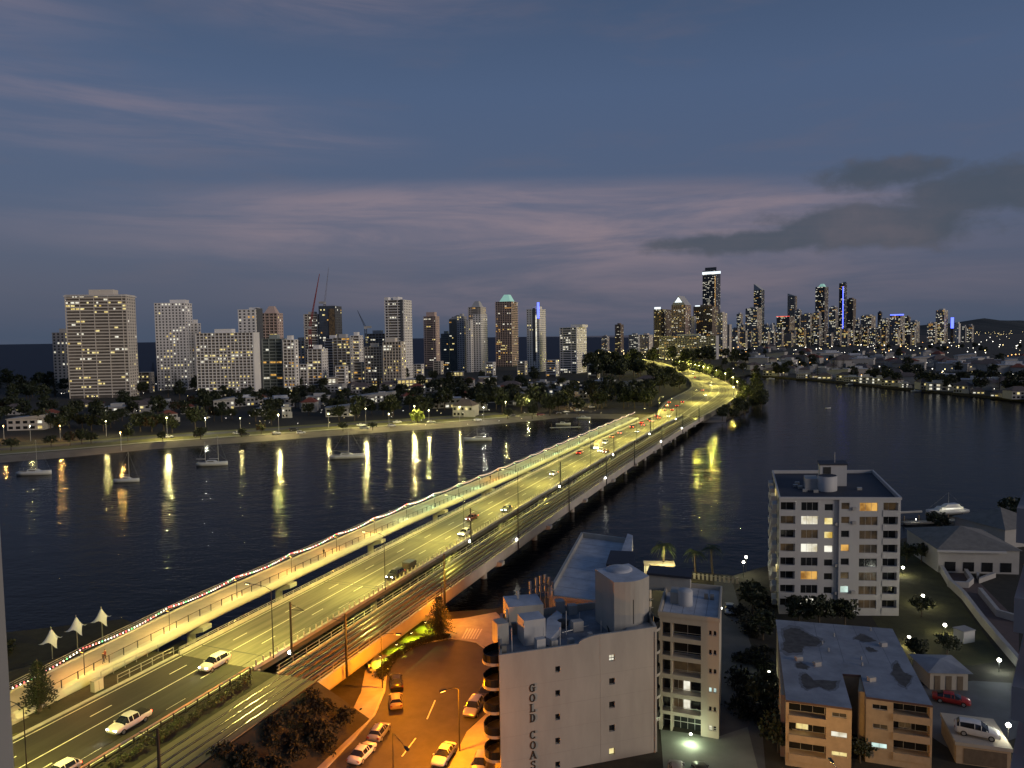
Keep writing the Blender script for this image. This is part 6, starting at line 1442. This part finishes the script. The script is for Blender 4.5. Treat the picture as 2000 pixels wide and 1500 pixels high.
def lowfront(pa, pb, openings, n_lit):
    a, b = g(*pa, ZL), g(*pb, ZL); rz = math.atan2(b.y - a.y, b.x - a.x); org_ = Vector((a.x, a.y, Z0)); w = (b - a).length; sub = link('front_facade', None, lo, org_, rz)
    hl = []
    for (x0, x1, y0, y1, mt, kind) in openings:
        u0, z1 = wallpt(org_, rz, x0, y0); u1, z0 = wallpt(org_, rz, x1, y1); z1 = wallpt(org_, rz, (x0 + x1) / 2, y0)[1]; z0 = wallpt(org_, rz, (x0 + x1) / 2, y1)[1]; hl.append((max(.15, u0), min(w - .15, u1), max(.2, z0), min(ZL - Z0 - .3, z1)))
    hl = [h for h in hl]
    q = MB(); hole_wall(q, 0, w, 0, ZL - Z0 - .26, hl, 1.5); q.box(0, .14, .01, 1.9, 0, ZL - Z0 - .26); q.box(w - .14, w, .01, 1.9, 0, ZL - Z0 - .26); q.build('facade_wall', m_brick, sub)
    for h_, op in zip(hl, openings):
        if op[5] == 'w': window(sub, *h_, .2, op[4], 2, .05)
        else:
            window(sub, *h_, 1.45, m_glass, 3, .05)
            if op[4] is not m_glass: c = h_[0] + (h_[1] - h_[0]) * .2; window(sub, c, c + (h_[1] - h_[0]) * .35, h_[2] + .2, h_[3] - .2, 1.38, op[4], 2, .05)
            MB().box(h_[0] - .05, h_[1] + .05, -.14, -.012, h_[2] - .75, h_[2] + .12).build('balustrade', m_brick, sub)
lowfront((1535, 1367), (1664, 1384), [(1541, 1613, 1375, 1402, m_glass, 'l'), (1541, 1613, 1413, 1440, m_lity, 'l'), (1541, 1613, 1451, 1478, m_glass, 'l'), (1625, 1654, 1393, 1402, m_litd, 'w'), (1623, 1655, 1430, 1441, m_litw, 'w'), (1624, 1655, 1469, 1478, m_lity, 'w')], 2)
lowfront((1692, 1361), (1822, 1378), [(1704, 1734, 1377, 1387, m_glass, 'w'), (1705, 1734, 1415, 1425, m_litd, 'w'), (1702, 1733, 1452, 1462, m_litc, 'w'), (1745, 1816, 1373, 1400, m_glass, 'l'), (1745, 1816, 1411, 1437, m_litd, 'l'), (1745, 1816, 1450, 1476, m_glass, 'l')], 2)

m_seam = mat('membrane_seam', (.16, .17, .19), .7, .2, 1)
def seam(t, a, b, z, w=.09):
    a, b = Vector(a), Vector(b); d = (b - a).normalized() * w / 2; n_ = Vector((-d.y, d.x, 0)); MB().sheet([a + n_, b + n_, b - n_, a - n_], z).build('roof_seam', m_seam, t)
for k in range(1, 7): seam(rw, RP[0].lerp(RP[3], k / 7 + .02), RP[1].lerp(RP[2], k / 7), zrr + .006)
for k in range(1, 6): seam(lo, PW[0].lerp(PW[1], k / 6), PW[7].lerp(PW[2], k / 6 + (.02 if k > 3 else -.02)).lerp(PW[0].lerp(PW[1], k / 6), .45), ZL + .004, .07)
for k in range(1, 5): seam(b2, (w2 * k / 5 - .3, 1.6, 0), (w2 * k / 5 - .8, D2 - .5, 0), h2 - .345, .06)
m_joint = mat('render_joint', (.29, .285, .255), .9, .1, 1)
for k in range(6):
    z = gx(1090, 1330 + 46.6 * k)[1]; MB().box(.02, xc, -.004, 0.02, z, z + .03).build('render_joint', m_joint, gc); MB().box(xc, W_ - .02, -.024, 0.0, z, z + .03).build('render_joint', m_joint, gc)
MB().tube((W_ * .985, -.1, 0), (W_ * .985, -.1, ztr - .6), .05, .05, 6).build('downpipe', m_wall, gc)
for x, y in ((1560, 1290), (1596, 1300), (1702, 1330), (1725, 1262)):
    p = g(x, y, ZL); q = MB().box(-.45, .45, -.3, .3, 0, .55).build('air_conditioner', m_greyw, lo, loc=(p.x, p.y, ZL), rotz=.2)
# ---- garage, raised parking deck and the dim house on the right
def pxhouse(name, label, cat, pf, pf2, dep, h, wallm, roofm, rh, hip=True):
    a, b = g(*pf, Z0), g(*pf2, Z0); rz = math.atan2(b.y - a.y, b.x - a.x); w = (b - a).length; t = thing(name, label, cat, (a.x, a.y, Z0), rz)
    MB().box(0, w, 0, dep, 0, h).build('wall', wallm, t); e = .5; q = MB()
    k = min(w, dep) / 2 * (1 if hip else 0)
    q.add([(-e, -e, h), (w + e, -e, h), (w + e, dep + e, h), (-e, dep + e, h), (k, dep / 2, h + rh), (w - k, dep / 2, h + rh)], [(0, 1, 5, 4), (1, 2, 5), (2, 3, 4, 5), (3, 0, 4), (3, 2, 1, 0)]); q.build('roof', roofm, t); return t, w
t, w = pxhouse('garage', 'small cream garage with three brown doors behind the red car', 'garage', (1816, 1347), (1890, 1349), 5.5, 2.7, m_cream, m_roofstain, .8)
for k in range(3): MB().box(w * (.12 + .3 * k), w * (.12 + .3 * k) + w * .15, -.06, .03, .05, 2.1).build('door', m_wood, t)
t, w = pxhouse('riverside_house', 'dim pale house with wide grey hip roof by the moored yacht', 'house', (1832, 1118), (1990, 1122), 17, 5.2, m_greyw, m_concd, 3.0)
for k in range(4): MB().box(w * (.08 + .23 * k), w * (.08 + .23 * k) + 2.2, -.06, .03, .4, 2.4).build('window', m_glass, t)
MB().box(-.6, w * .82, -.9, -.55, 4.7, 5.15).build('gutter_beam', m_white, t)
t, w = pxhouse('riverside_house', 'second dim grey roof rising right of the wide hip-roofed house', 'house', (1962, 1072), (2045, 1062), 14, 4.6, m_greyw, m_concd, 3.4)
for pth, hgt, lb in (([(1806, 1086), (1832, 1112), (1852, 1146), (1878, 1170), (1915, 1220), (1992, 1312)], 1.6, 'long low garden wall running down beside the lamp-lit garden'), ([(1852, 1147), (1892, 1149), (1902, 1140), (1890, 1122)], 1.2, 'short terrace wall in front of the dim hip-roofed house'), ([(1906, 1126), (1912, 1140), (1945, 1128)], 1.0, 'low planter wall on the dim terrace'), ([(1910, 1160), (1945, 1204), (1992, 1218)], 1.3, 'angled terrace wall near the right photo edge')):
    tag(ribbon([g(x, y, Z0) for x, y in pth], .7, Z0, Z0 + hgt).build('garden_wall', m_greyw), lb, 'wall')
struct(MB().sheet(gp([(1842, 1120), (1895, 1120), (1990, 1215), (1990, 1300), (1880, 1172)]), Z0 + .05).build('terrace', mat('terrace_paving', (.12, .085, .075), .8, .15, .6)))
pd_a, pd_b = g(1868, 1448, 4.6), g(1975, 1462, 4.6); rz = math.atan2(pd_b.y - pd_a.y, pd_b.x - pd_a.x); t = thing('parking_deck', 'orange lit garage block with parking on its roof', 'garage', (pd_a.x, pd_a.y, Z0), rz); w = (pd_b - pd_a).length
MB().box(0, w, 0, 7, 0, 2.7).build('wall', m_brick, t); MB().box(-.15, w + .15, -.15, 7.1, 2.3, 2.72).build('roof_slab', m_cream, t); MB().box(.8, w - .4, -.04, .02, .1, 2.0).build('roller_door', m_wood, t)
ca, cb_ = g(1908, 1436, 4.63), g(1932, 1441, 4.63); car('white SUV parked on the roof of the orange lit garage', 'suv', 'white', ca, math.atan2(cb_.y - ca.y, cb_.x - ca.x), False)
t = thing('site_hut', 'small white hut lit on one side in the dark garden', 'hut', g(1882, 1258, Z0), .3)
MB().box(0, 2.4, 0, 2.0, 0, 2.0).build('wall', m_white, t); MB().box(-.1, 2.5, -.1, 2.1, 2.0, 2.12).build('roof', m_greyw, t)
# edges of the photographer's own building
a = at(13, 1250, 7.0); tag(MB().box(a.x - 2.5, a.x, 6.2, 7.0, 2, 62).build('concrete_fin', mat('fin_render', (.30, .29, .27), .9, .06, .5)), 'blurred grey building edge along the left side of the photo', 'building edge')
a = at(1980, 1200, 24.0); t = thing('neighbouring_tower', 'dim balconied building edge along the right side of the photo', 'building', (a.x, a.y, 2), R(-38))
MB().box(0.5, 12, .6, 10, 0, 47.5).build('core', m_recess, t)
for k in range(16): MB().box(0, 12, 0, 10, k * 3.0, k * 3.0 + 1.15).build('balcony', mat('dim_pink_render', (.44, .38, .35), .9, .08, .5), t)

# ================================================================== BOATS, SAILS, PEOPLE, NEAR PLANTS
m_hull = mat('hull_white', (.55, .56, .56), .35, .06, .5, coords='obj')
def hull(q, L_, B, fb, mi=0):
    rg = []
    for u, bw_, sh in ((-.5, .72, .0), (-.3, .95, 0), (0, 1, .02), (.25, .82, .08), (.4, .45, .18), (.5, .04, .3)):
        x = u * L_; b = B / 2 * bw_; rg.append([(x, -b * .55, -.2), (x, -b, fb * .5), (x, -b, fb + sh * fb), (x, b, fb + sh * fb), (x, b, fb * .5), (x, b * .55, -.2)])
    q.loft(rg, mi); return q
def boat(name, label, px, py, L_, heading, masts=(), cabin=True, canopy=False, cat='boat', lights=False):
    p = g(px, py, 0); t = thing(name, label, cat, (p.x, p.y, 0), heading, 'boats moored on the river'); B = L_ * .28; fb = L_ * .085 + .3
    hull(MB(), L_, B, fb).build('hull', m_hull, t, True)
    MB().box(-L_ * .42, L_ * .3, -B * .36, B * .36, fb - .02, fb + .05).build('deck', m_cream, t)
    if cabin:
        q = MB(); q.loft([[(-L_ * .2, -B * .3, fb), (L_ * .2, -B * .26, fb), (L_ * .2, B * .26, fb), (-L_ * .2, B * .3, fb)], [(-L_ * .17, -B * .26, fb + .9), (L_ * .08, -B * .22, fb + .8), (L_ * .08, B * .22, fb + .8), (-L_ * .17, B * .26, fb + .9)]]); q.build('cabin', m_hull, t)
        MB().box(-L_ * .14, L_ * .06, -B * .285, B * .285, fb + .38, fb + .66).build('cabin_window', m_glass, t)
    if canopy:
        MB().box(-L_ * .4, L_ * .02, -B * .36, B * .36, fb + 1.9, fb + 2.02).build('canopy', m_dark, t)
        q = MB(); [q.tube((x, y, fb), (x, y, fb + 1.9), .04, .04, 4) for x in (-L_ * .38, 0) for y in (-B * .33, B * .33)]; q.build('canopy_frame', m_metal, t)
    for x, h in masts:
        q = MB(); q.tube((x * L_, 0, fb), (x * L_, 0, fb + h), .09, .05, 5); q.build('mast', m_metal, t)
        MB().tube((x * L_, 0, fb + 1.5), (x * L_ - L_ * .3, 0, fb + 1.6), .12, .10, 5).build('boom', m_white, t)
        q = MB(); q.tube((x * L_, 0, fb + h), (L_ * .47, 0, fb + .4), .02, .02, 3); q.tube((x * L_, 0, fb + h), (-L_ * .47, 0, fb + .2), .02, .02, 3); q.build('rigging', m_metal, t)
    return t
boat('sailing_boat', 'white moored yacht with dark canopy, leftmost on the river', 68, 927, 13.5, .05, ((.08, 13),), True, True)
boat('sailing_boat', 'small white sloop moored in front of the amber reflections', 248, 941, 9.5, .05, ((.1, 10.5),), True)
boat('sailing_boat', 'white ketch with two bare masts', 415, 909, 13, .1, ((.2, 11.5), (-.22, 9)), True)
boat('sailing_boat', 'long white yacht with thin mast left of the bright lamp reflection', 678, 895, 15.5, .15, ((.05, 12.5),), True, True)
boat('motor_boat', 'white motor boat with stern platform near the footbridge', 933, 861, 14.5, math.pi + .1, ((.02, 5),), True, True)
boat('dinghy', 'tiny dark dinghy alone on the right-hand water', 1618, 798, 4.5, .4, (), False)
for x, y, l in ((1505, 741, 'at the left end of the right waterfront'), (1660, 752, 'below the pale waterfront house'), (1790, 765, 'below the lit waterfront terrace'), (1905, 772, 'at the right end of the waterfront'), (1100, 830, 'beside the small jetty'), (1140, 818, 'behind the small jetty')):
    boat('motor_boat', 'small white motor boat moored ' + l, x, y, 9, rnd.uniform(-.3, .3), (), True)
# lit cruiser at its berth
y_ = boat('motor_yacht', 'large white motor yacht floodlit at its berth beside the dim house', 1848, 1004, 19, math.pi + .12, ((-.05, 7.5),), False, False)
fb = 19 * .085 + .3; B = 19 * .28
q = MB(); q.loft([[(-7, -B * .38, fb), (5, -B * .34, fb), (5, B * .34, fb), (-7, B * .38, fb)], [(-6.4, -B * .34, fb + 1.5), (3, -B * .3, fb + 1.4), (3, B * .3, fb + 1.4), (-6.4, B * .34, fb + 1.5)]]); q.build('saloon', m_hull, y_)
q = MB(); q.loft([[(-5.5, -B * .3, fb + 1.5), (1.6, -B * .26, fb + 1.5), (1.6, B * .26, fb + 1.5), (-5.5, B * .3, fb + 1.5)], [(-5, -B * .27, fb + 2.6), (.2, -B * .22, fb + 2.5), (.2, B * .22, fb + 2.5), (-5, B * .27, fb + 2.6)]]); q.build('flybridge', m_hull, y_)
MB().box(-6, 3.2, -B * .385, B * .385, fb + .55, fb + 1.05).build('saloon_window', m_litw, y_)
y_.scale = (.68, .68, .68)
for x in (-6.5, 3.2): plight('deck_light', (x, B * .62, fb + 2.4), 45, (1, .95, .6), .15, y_)
jt = thing('jetty', 'dark berth pontoon with small lights beside the floodlit yacht', 'jetty', g(1830, 1022, 0), .1)
MB().box(-10, 14, -1.2, 1.2, .3, .7).build('deck', m_concd, jt)
for k in range(6): MB().tube((-9 + k * 4.4, 1.2, -1), (-9 + k * 4.4, 1.2, 2.2), .18, .18, 6).build('pile', m_wood, jt)
for k in range(3):
    q = MB(); q.lathe([(0, 1.5), (.14, 1.62), (0, 1.75)], (-7 + k * 7, -1, 0), 6); q.build('bollard_light', m_lampw, jt); plight('bollard_glow', (-7 + k * 7, -1, 1.9), 40, (1, .95, .7), .1, jt)
tag(MB().path([g(1757, 1001, 1.2), g(1800, 999, 1.2)], .35, 6).build('gangway', m_greyw), 'pale straight gangway from the white apartment tower to the yacht berth', 'gangway')
jt = thing('jetty', 'small pale jetty on the far shore beside the footbridge', 'jetty', g(1104, 838, 0), .12)
MB().box(-9, 9, -.9, .9, .9, 1.15).build('deck', m_white, jt)
for x in (-8, -3, 3, 8): MB().tube((x, 0, -1), (x, 0, 3.4 if abs(x) > 5 else 1), .16, .16, 6).build('pile', m_wood, jt)
# shade sails on the near shore
m_sail = mat('sail_fabric', (.72, .73, .72), .8, .04, 1)
for (px, py, lb) in ((98, 1240, 'lowest and leftmost of the three white shade sails'), (147, 1216, 'middle one of the three white shade sails'), (196, 1199, 'topmost of the three white shade sails')):
    c = g(px, py, 6.5); t = thing('shade_sail', lb, 'shade sail', (c.x, c.y, 1.9), .25, 'shade sails on the near shore')
    n = 8; q = MB(); grid = []
    for i in range(n + 1):
        for j in range(n + 1):
            u, v = i / n * 2 - 1, j / n * 2 - 1; pin = 1 - .24 * (1 - max(abs(u), abs(v)) ** 0) ; sx = u * (1 - .26 * (1 - v * v)); sy = v * (1 - .26 * (1 - u * u))
            grid.append((sx * 1.4, sy * 1.4, 3.2 + 2.6 * max(0, 1 - math.hypot(sx * .9 - .1, sy * .9)) ** 1.5 + .5 * (abs(u * v)) * (1 if u * v > 0 else -1)))
    q.add(grid, [(i * (n + 1) + j, (i + 1) * (n + 1) + j, (i + 1) * (n + 1) + j + 1, i * (n + 1) + j + 1) for i in range(n) for j in range(n)]); q.build('canopy', m_sail, t, True)
    MB().tube((.15, 0, 0), (.15, 0, 5.9), .09, .07, 6).build('mast', m_metal, t)
# people on the footbridge
def person(label, loc, rz, top, legs, stride=.25):
    V = [(0, 0, .95), (0, .0, 1.2), (0, 0, 1.42), (0, 0, 1.53), (.02, 0, 1.66), (.02, 0, 1.74), (0, .19, 1.40), (.08, .25, 1.14), (.16, .24, .90), (0, -.19, 1.40), (-.05, -.25, 1.14), (.02, -.24, .88), (0, .10, .90), (stride * .6, .11, .50), (stride, .11, .09), (stride + .14, .11, .04), (0, -.10, .90), (-stride * .4, -.11, .50), (-stride, -.11, .12), (-stride + .12, -.11, .04)]
    E_ = [(0, 1), (1, 2), (2, 3), (3, 4), (4, 5), (2, 6), (6, 7), (7, 8), (2, 9), (9, 10), (10, 11), (0, 12), (12, 13), (13, 14), (14, 15), (0, 16), (16, 17), (17, 18), (18, 19)]
    Rr_ = [.15, .15, .14, .06, .11, .09, .065, .05, .04, .065, .05, .04, .095, .065, .045, .04, .095, .065, .045, .04]
    me = bpy.data.meshes.new('person'); me.from_pydata(V, E_, []); o = bpy.data.objects.new('person_tmp', me); COL.objects.link(o)
    md = o.modifiers.new('s', 'SKIN'); md2 = o.modifiers.new('u', 'SUBSURF'); md2.levels = 1; md2.render_levels = 1
    for i, r in enumerate(Rr_): me.skin_vertices[0].data[i].radius = (r, r)
    me.skin_vertices[0].data[0].use_root = True
    dg = bpy.context.evaluated_depsgraph_get(); m2 = bpy.data.meshes.new_from_object(o.evaluated_get(dg)); bpy.data.objects.remove(o)
    m2.materials.clear()
    for mm_ in (mat('skin', (.42, .27, .19), .6, .05, 3, coords='obj'), mat('hair', (.03, .02, .015), .7, .1, 5, coords='obj'), top, legs): m2.materials.append(mm_)
    for p in m2.polygons:
        z, x, y = p.center.z, p.center.x, abs(p.center.y)
        p.material_index = 1 if (z > 1.68 or (z > 1.58 and x < 0)) else (0 if z > 1.5 or (y > .2 and z < 1.1) else (2 if z > .93 else 3)); p.use_smooth = True
    return tag(link('person', m2, None, loc, rz), label, 'person')
m_shD = mat('cloth_dark', (.03, .025, .025), .9, .2, 4, coords='obj'); m_shR = mat('cloth_red', (.16, .05, .04), .9, .2, 4, coords='obj'); m_shB = mat('cloth_blue', (.04, .05, .09), .9, .2, 4, coords='obj')
person('person in dark clothes walking beside another near the footbridge entrance', P(75.5, -94.9, zp(75.5)), BR, m_shD, m_shB)
person('person in reddish top walking beside another near the footbridge entrance', P(76.3, -95.5, zp(76.3)), BR, m_shR, m_shD)
person('person in dark clothes walking alone on the orange part of the footbridge', P(129, -95.2, zp(129)), BR + math.pi, m_shD, m_shD)
person('person in dark clothes on the second orange part of the footbridge', P(222, -97, zp(222)), BR, m_shD, m_shB)
# scooters on the footpath
for i, (px, py) in enumerate(((720, 1302), (723, 1312))):
    t = thing('motor_scooter', ('scooter parked nearer the lit lawn on the orange footpath' if i == 0 else 'scooter parked nearer the street on the orange footpath'), 'scooter', g(px, py, Z0 + .14), 2.0)
    q = MB(); q.loft([[(-.75, -.16, .45), (-.75, .16, .45), (-.75, .12, .75), (-.75, -.12, .75)], [(-.1, -.18, .35), (-.1, .18, .35), (-.1, .14, .78), (-.1, -.14, .78)], [(.15, -.16, .25), (.15, .16, .25), (.15, .16, .4), (.15, -.16, .4)], [(.5, -.14, .3), (.5, .14, .3), (.5, .12, .95), (.5, -.12, .95)]]); q.build('body', PAINT['white'] if i else PAINT['silver'], t)
    MB().box(-.75, -.05, -.14, .14, .78, .86).build('seat', m_black, t); MB().path([(.5, -.32, 1.05), (.5, .32, 1.05)], .03, 4).build('handlebar', m_black, t)
    for x in (-.6, .68): w_ = MB().tube((x, -.06, .25), (x, .06, .25), .25, .25, 12).build('wheel', m_black, t)
# near trees
tree('pine_tree', 'young dark pine on the roadside lawn at the bottom left', pine_meshes(61, 6.4, 2.0, 14), g(78, 1388, 5.88), 1.0)
tree('pine_tree', 'small layered pine between the lit lawn and the orange plaza', pine_meshes(62, 8.4, 2.5, 14), g(858, 1246, Z0), 1.0)
PM = palm_meshes(71, 6.5, 3.2, 20)
tree('palm_tree', 'floodlit palm beside the lit riverside pavilion', PM, g(1296, 1122, Z0), 1.0, cat='palm'); tree('palm_tree', 'dim palm right of the floodlit palm', palm_meshes(72, 5.5, 2.8, 16), g(1360, 1128, Z0), 1.0, cat='palm'); tree('palm_tree', 'dim palm near the riverside fence lamps', palm_meshes(73, 6.5, 2.8, 16), g(1392, 1122, Z0), 1.0, cat='palm')
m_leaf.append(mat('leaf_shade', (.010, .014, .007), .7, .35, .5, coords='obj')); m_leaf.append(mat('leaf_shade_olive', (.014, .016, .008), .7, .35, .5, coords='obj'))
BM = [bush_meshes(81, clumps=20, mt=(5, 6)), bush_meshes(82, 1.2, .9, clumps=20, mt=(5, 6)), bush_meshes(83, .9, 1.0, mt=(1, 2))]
def bush(v, p, sc_, lab, grp, rz=None): tree('shrub', lab, BM[v], p, sc_, rz, grp, 'shrub', ('stem', 'foliage'))
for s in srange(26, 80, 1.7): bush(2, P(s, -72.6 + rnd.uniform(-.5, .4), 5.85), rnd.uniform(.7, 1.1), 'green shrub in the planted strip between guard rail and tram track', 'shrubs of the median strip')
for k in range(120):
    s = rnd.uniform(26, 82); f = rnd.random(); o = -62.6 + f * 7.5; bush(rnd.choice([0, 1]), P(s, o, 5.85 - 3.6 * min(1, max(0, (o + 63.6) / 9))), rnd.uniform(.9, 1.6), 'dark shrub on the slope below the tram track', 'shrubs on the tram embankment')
for k in range(24):
    u = k / 23 * 4.0; i = int(min(3, u)); x0, y0 = [(744, 1326), (756, 1298), (786, 1274), (824, 1257), (872, 1247)][i]; x1, y1 = [(744, 1326), (756, 1298), (786, 1274), (824, 1257), (872, 1247)][i + 1]; f = u - i
    bush(rnd.choice([0, 1]), g(x0 + (x1 - x0) * f, y0 + (y1 - y0) * f - 1, Z0), rnd.uniform(.7, .95), 'clipped shrub of the curved hedge around the orange turning circle', 'hedge around the turning circle')
for x, y, v, sc_, lab in ((1560, 1222, 0, .65, 'dark leafy tree in front of the white apartment tower, left one'), (1600, 1226, 2, .7, 'dark leafy tree in front of the white apartment tower, middle one'), (1650, 1222, 0, .55, 'dark leafy tree in front of the white apartment tower, right one'), (1470, 1200, 1, .6, 'dark tree between driveway and white apartment tower, riverward'), (1490, 1250, 0, .6, 'dark tree beside the driveway lamp'), (1495, 1400, 1, .55, 'dark tree left of the tan block'), (1520, 1470, 0, .5, 'dark tree at the left foot of the tan block'),
        (1680, 1490, 2, .35, 'small tree in front of the dark slot of the tan block'), (1800, 1205, 2, .45, 'round dark tree in the lamp-lit garden'), (1850, 1282, 2, .4, 'low dark tree beside the white hut'), (1790, 1290, 0, .4, 'dark tree behind the small garage'), (1975, 1040, 1, .8, 'dark tree at the right end of the riverside houses'), (1830, 1040, 2, .6, 'dark tree on the bank below the yacht'), (1770, 1100, 0, .5, 'dark tree by the river lamp'), (1800, 1100, 2, .5, 'dark tree at the corner of the garden wall')):
    tree('broadleaf_tree', lab, TV[v], g(x, y, Z0), sc_, group='garden trees near the apartment towers')
for k in range(22): bush(rnd.choice([0, 1]), g(rnd.uniform(1440, 1510), rnd.uniform(1170, 1420), Z0), rnd.uniform(1.2, 2.0), 'dark shrub in the narrow garden beside the driveway', 'shrubs beside the driveway')
for k in range(10): bush(rnd.choice([0, 1]), g(rnd.uniform(-60, 60), rnd.uniform(1265, 1320), 1.9), rnd.uniform(1.2, 2.0), 'dark shrub on the near shore below the shade sails', 'shrubs on the near shore')
# riverside fence, pavilion and garden lamps
fn = thing('riverside_fence', 'low white picket fence along the river behind the cream block', 'fence', (0, 0, 0)); fa, fb_ = g(1332, 1128, Z0), g(1440, 1140, Z0)
fpm = MB().box(-.22, .22, -.06, .06, 0, 1.3).mesh('picket', m_greyw); frz = math.atan2(fb_.y - fa.y, fb_.x - fa.x)
for k in range(14): link('picket', fpm, fn, fa.lerp(fb_, k / 13), frz)
MB().path([fa + Vector((0, 0, 1.0)), fb_ + Vector((0, 0, 1.0))], .05, 4).build('rail', m_greyw, fn)
pv = thing('pavilion', 'brightly lit riverside pavilion behind the rooftops, at the foot of the palm', 'pavilion', g(1288, 1128, Z0), -.1)
MB().box(-3.2, 3.4, 0, 3, 2.5, 2.75).build('roof', m_cream, pv); MB().box(-3, 3.2, 2.6, 2.8, 0, 2.5).build('back_wall', m_lity, pv)
for x in (-2.9, 0, 3.1): MB().box(x - .1, x + .1, .1, .3, 0, 2.5).build('post', m_white, pv)
for x in (-2, 0.2, 2.2): MB().box(x - .6, x + .6, .8, 1.5, 0, .9).build('table', mat('table_orange', (.5, .2, .08), .7, .1, 1), pv)
plight('pavilion_light', (0, 1.2, 2.3), 260, (1, .85, .4), .3, pv); plight('palm_fill_light', (1.4, -2.2, 5.2), 2600, (1, .85, .35), .2, pv)  # second lamp is added without a fixture, beside the crown, to brighten the palm
GL = [(1452, 1128, 3.0, 260, (1, .95, .6), 'lower of the twin river lamps left of the white apartment tower'), (1457, 1119, 3.2, 260, (1, .95, .6), 'upper of the twin river lamps left of the white apartment tower'), (1763, 1124, 1.4, 260, (1, .9, .55), 'garden lamp just right of the white apartment tower'), (1802, 1181, 1.4, 300, (1, .88, .4), 'garden lamp in the middle of the dim lawn'),
      (1845, 1240, 1.4, 280, (1, .88, .4), 'garden lamp left of the small white hut'), (1775, 1265, 1.4, 260, (1, .8, .35), 'garden lamp beside the stained roof'), (1951, 1313, 1.6, 320, (.9, 1, .85), 'cool white lamp at the edge of the parking lot'), (1969, 1443, 1.4, 260, (1, .95, .7), 'lamp at the corner of the raised parking deck')]
for x, y, h, pw, c, lb in GL:
    t = lamp_post('garden_lamp', lb, g(x, y, Z0 if y < 1400 else 4.6), 0, h, 0, pw, c, m_lampw, 'garden lamps on the right', m_dark, 'garden lamp', .05)
for x, y, z, pw, c, lb in ((1349, 1434, 3.0, 420, (.85, 1, .62), 'bulkhead light over the green lit court'), (1409, 1188, 12.0, 40, (1, .95, .8), 'bulkhead light high on the cream block corner'), (1502, 1312, 3.2, 120, (.9, 1, .6), 'wall light on the small electrical hut by the driveway')):
    p = g(x, y, z); t = thing('wall_light', lb, 'wall light', p, 0); q = MB(); q.lathe([(0, -.12), (.16, -.02), (.12, .1), (0, .14)], n=8); q.build('lens', m_lampw, t); MB().box(-.1, .1, .1, .25, -.1, .1).build('bracket', m_dark, t); plight('wall_glow', (-.1, -.5, -.2), pw, c, .15, t)
lamp_post('street_lamp', 'street lamp on the near kerb lighting the tan block, below the photo edge', g(1640, 1660, Z0), R(90), 8, 2, 2500, (1, .58, .17), m_lampo, None, m_greyw)

for i, sf in enumerate((99.5, 104.5, 109.5, 114.5)):
    p = P(sf, -63.25, 3.35); t = thing('floodlight', 'floodlight fixed to the orange tram girder above the lit lawn, %s from the street end' % ORD[i], 'floodlight', p, BR)
    MB().box(-.2, .2, -.25, .05, -.1, .12).build('lamp_head', m_dark, t); MB().box(-.17, .17, -.23, .03, -.13, -.102).build('lens', m_lampy, t)
    plight('lamp_light', (0, -.55, -.2), 900, (1, .95, .04), .15, t, 128)
# ================================================================== telling alike things apart: order from the left of the picture
ONES = ['', 'first', 'second', 'third', 'fourth', 'fifth', 'sixth', 'seventh', 'eighth', 'ninth', 'tenth', 'eleventh', 'twelfth', 'thirteenth', 'fourteenth', 'fifteenth', 'sixteenth', 'seventeenth', 'eighteenth', 'nineteenth']
TENS = {2: ('twentieth', 'twenty'), 3: ('thirtieth', 'thirty'), 4: ('fortieth', 'forty'), 5: ('fiftieth', 'fifty'), 6: ('sixtieth', 'sixty'), 7: ('seventieth', 'seventy'), 8: ('eightieth', 'eighty'), 9: ('ninetieth', 'ninety')}
def ordinal(n):
    if n >= 100: return 'hundredth' if n == 100 else 'hundred-and-' + ordinal(n - 100)
    return ONES[n] if n < 20 else (TENS[n // 10][0] if n % 10 == 0 else TENS[n // 10][1] + '-' + ONES[n % 10])
same = {}
for o in list(scn.objects):
    if o.parent is None and o.get('category') and o.get('label'): same.setdefault(o['label'], []).append(o)
for lb, os_ in same.items():
    if len(os_) < 2: continue
    def sx(o):
        v = Vector(o.location) - CAM; return v.dot(RT) / max(.1, v.dot(FWD))
    for i, o in enumerate(sorted(os_, key=sx)): o['label'] = lb + ', ' + ordinal(i + 1) + ' from left'
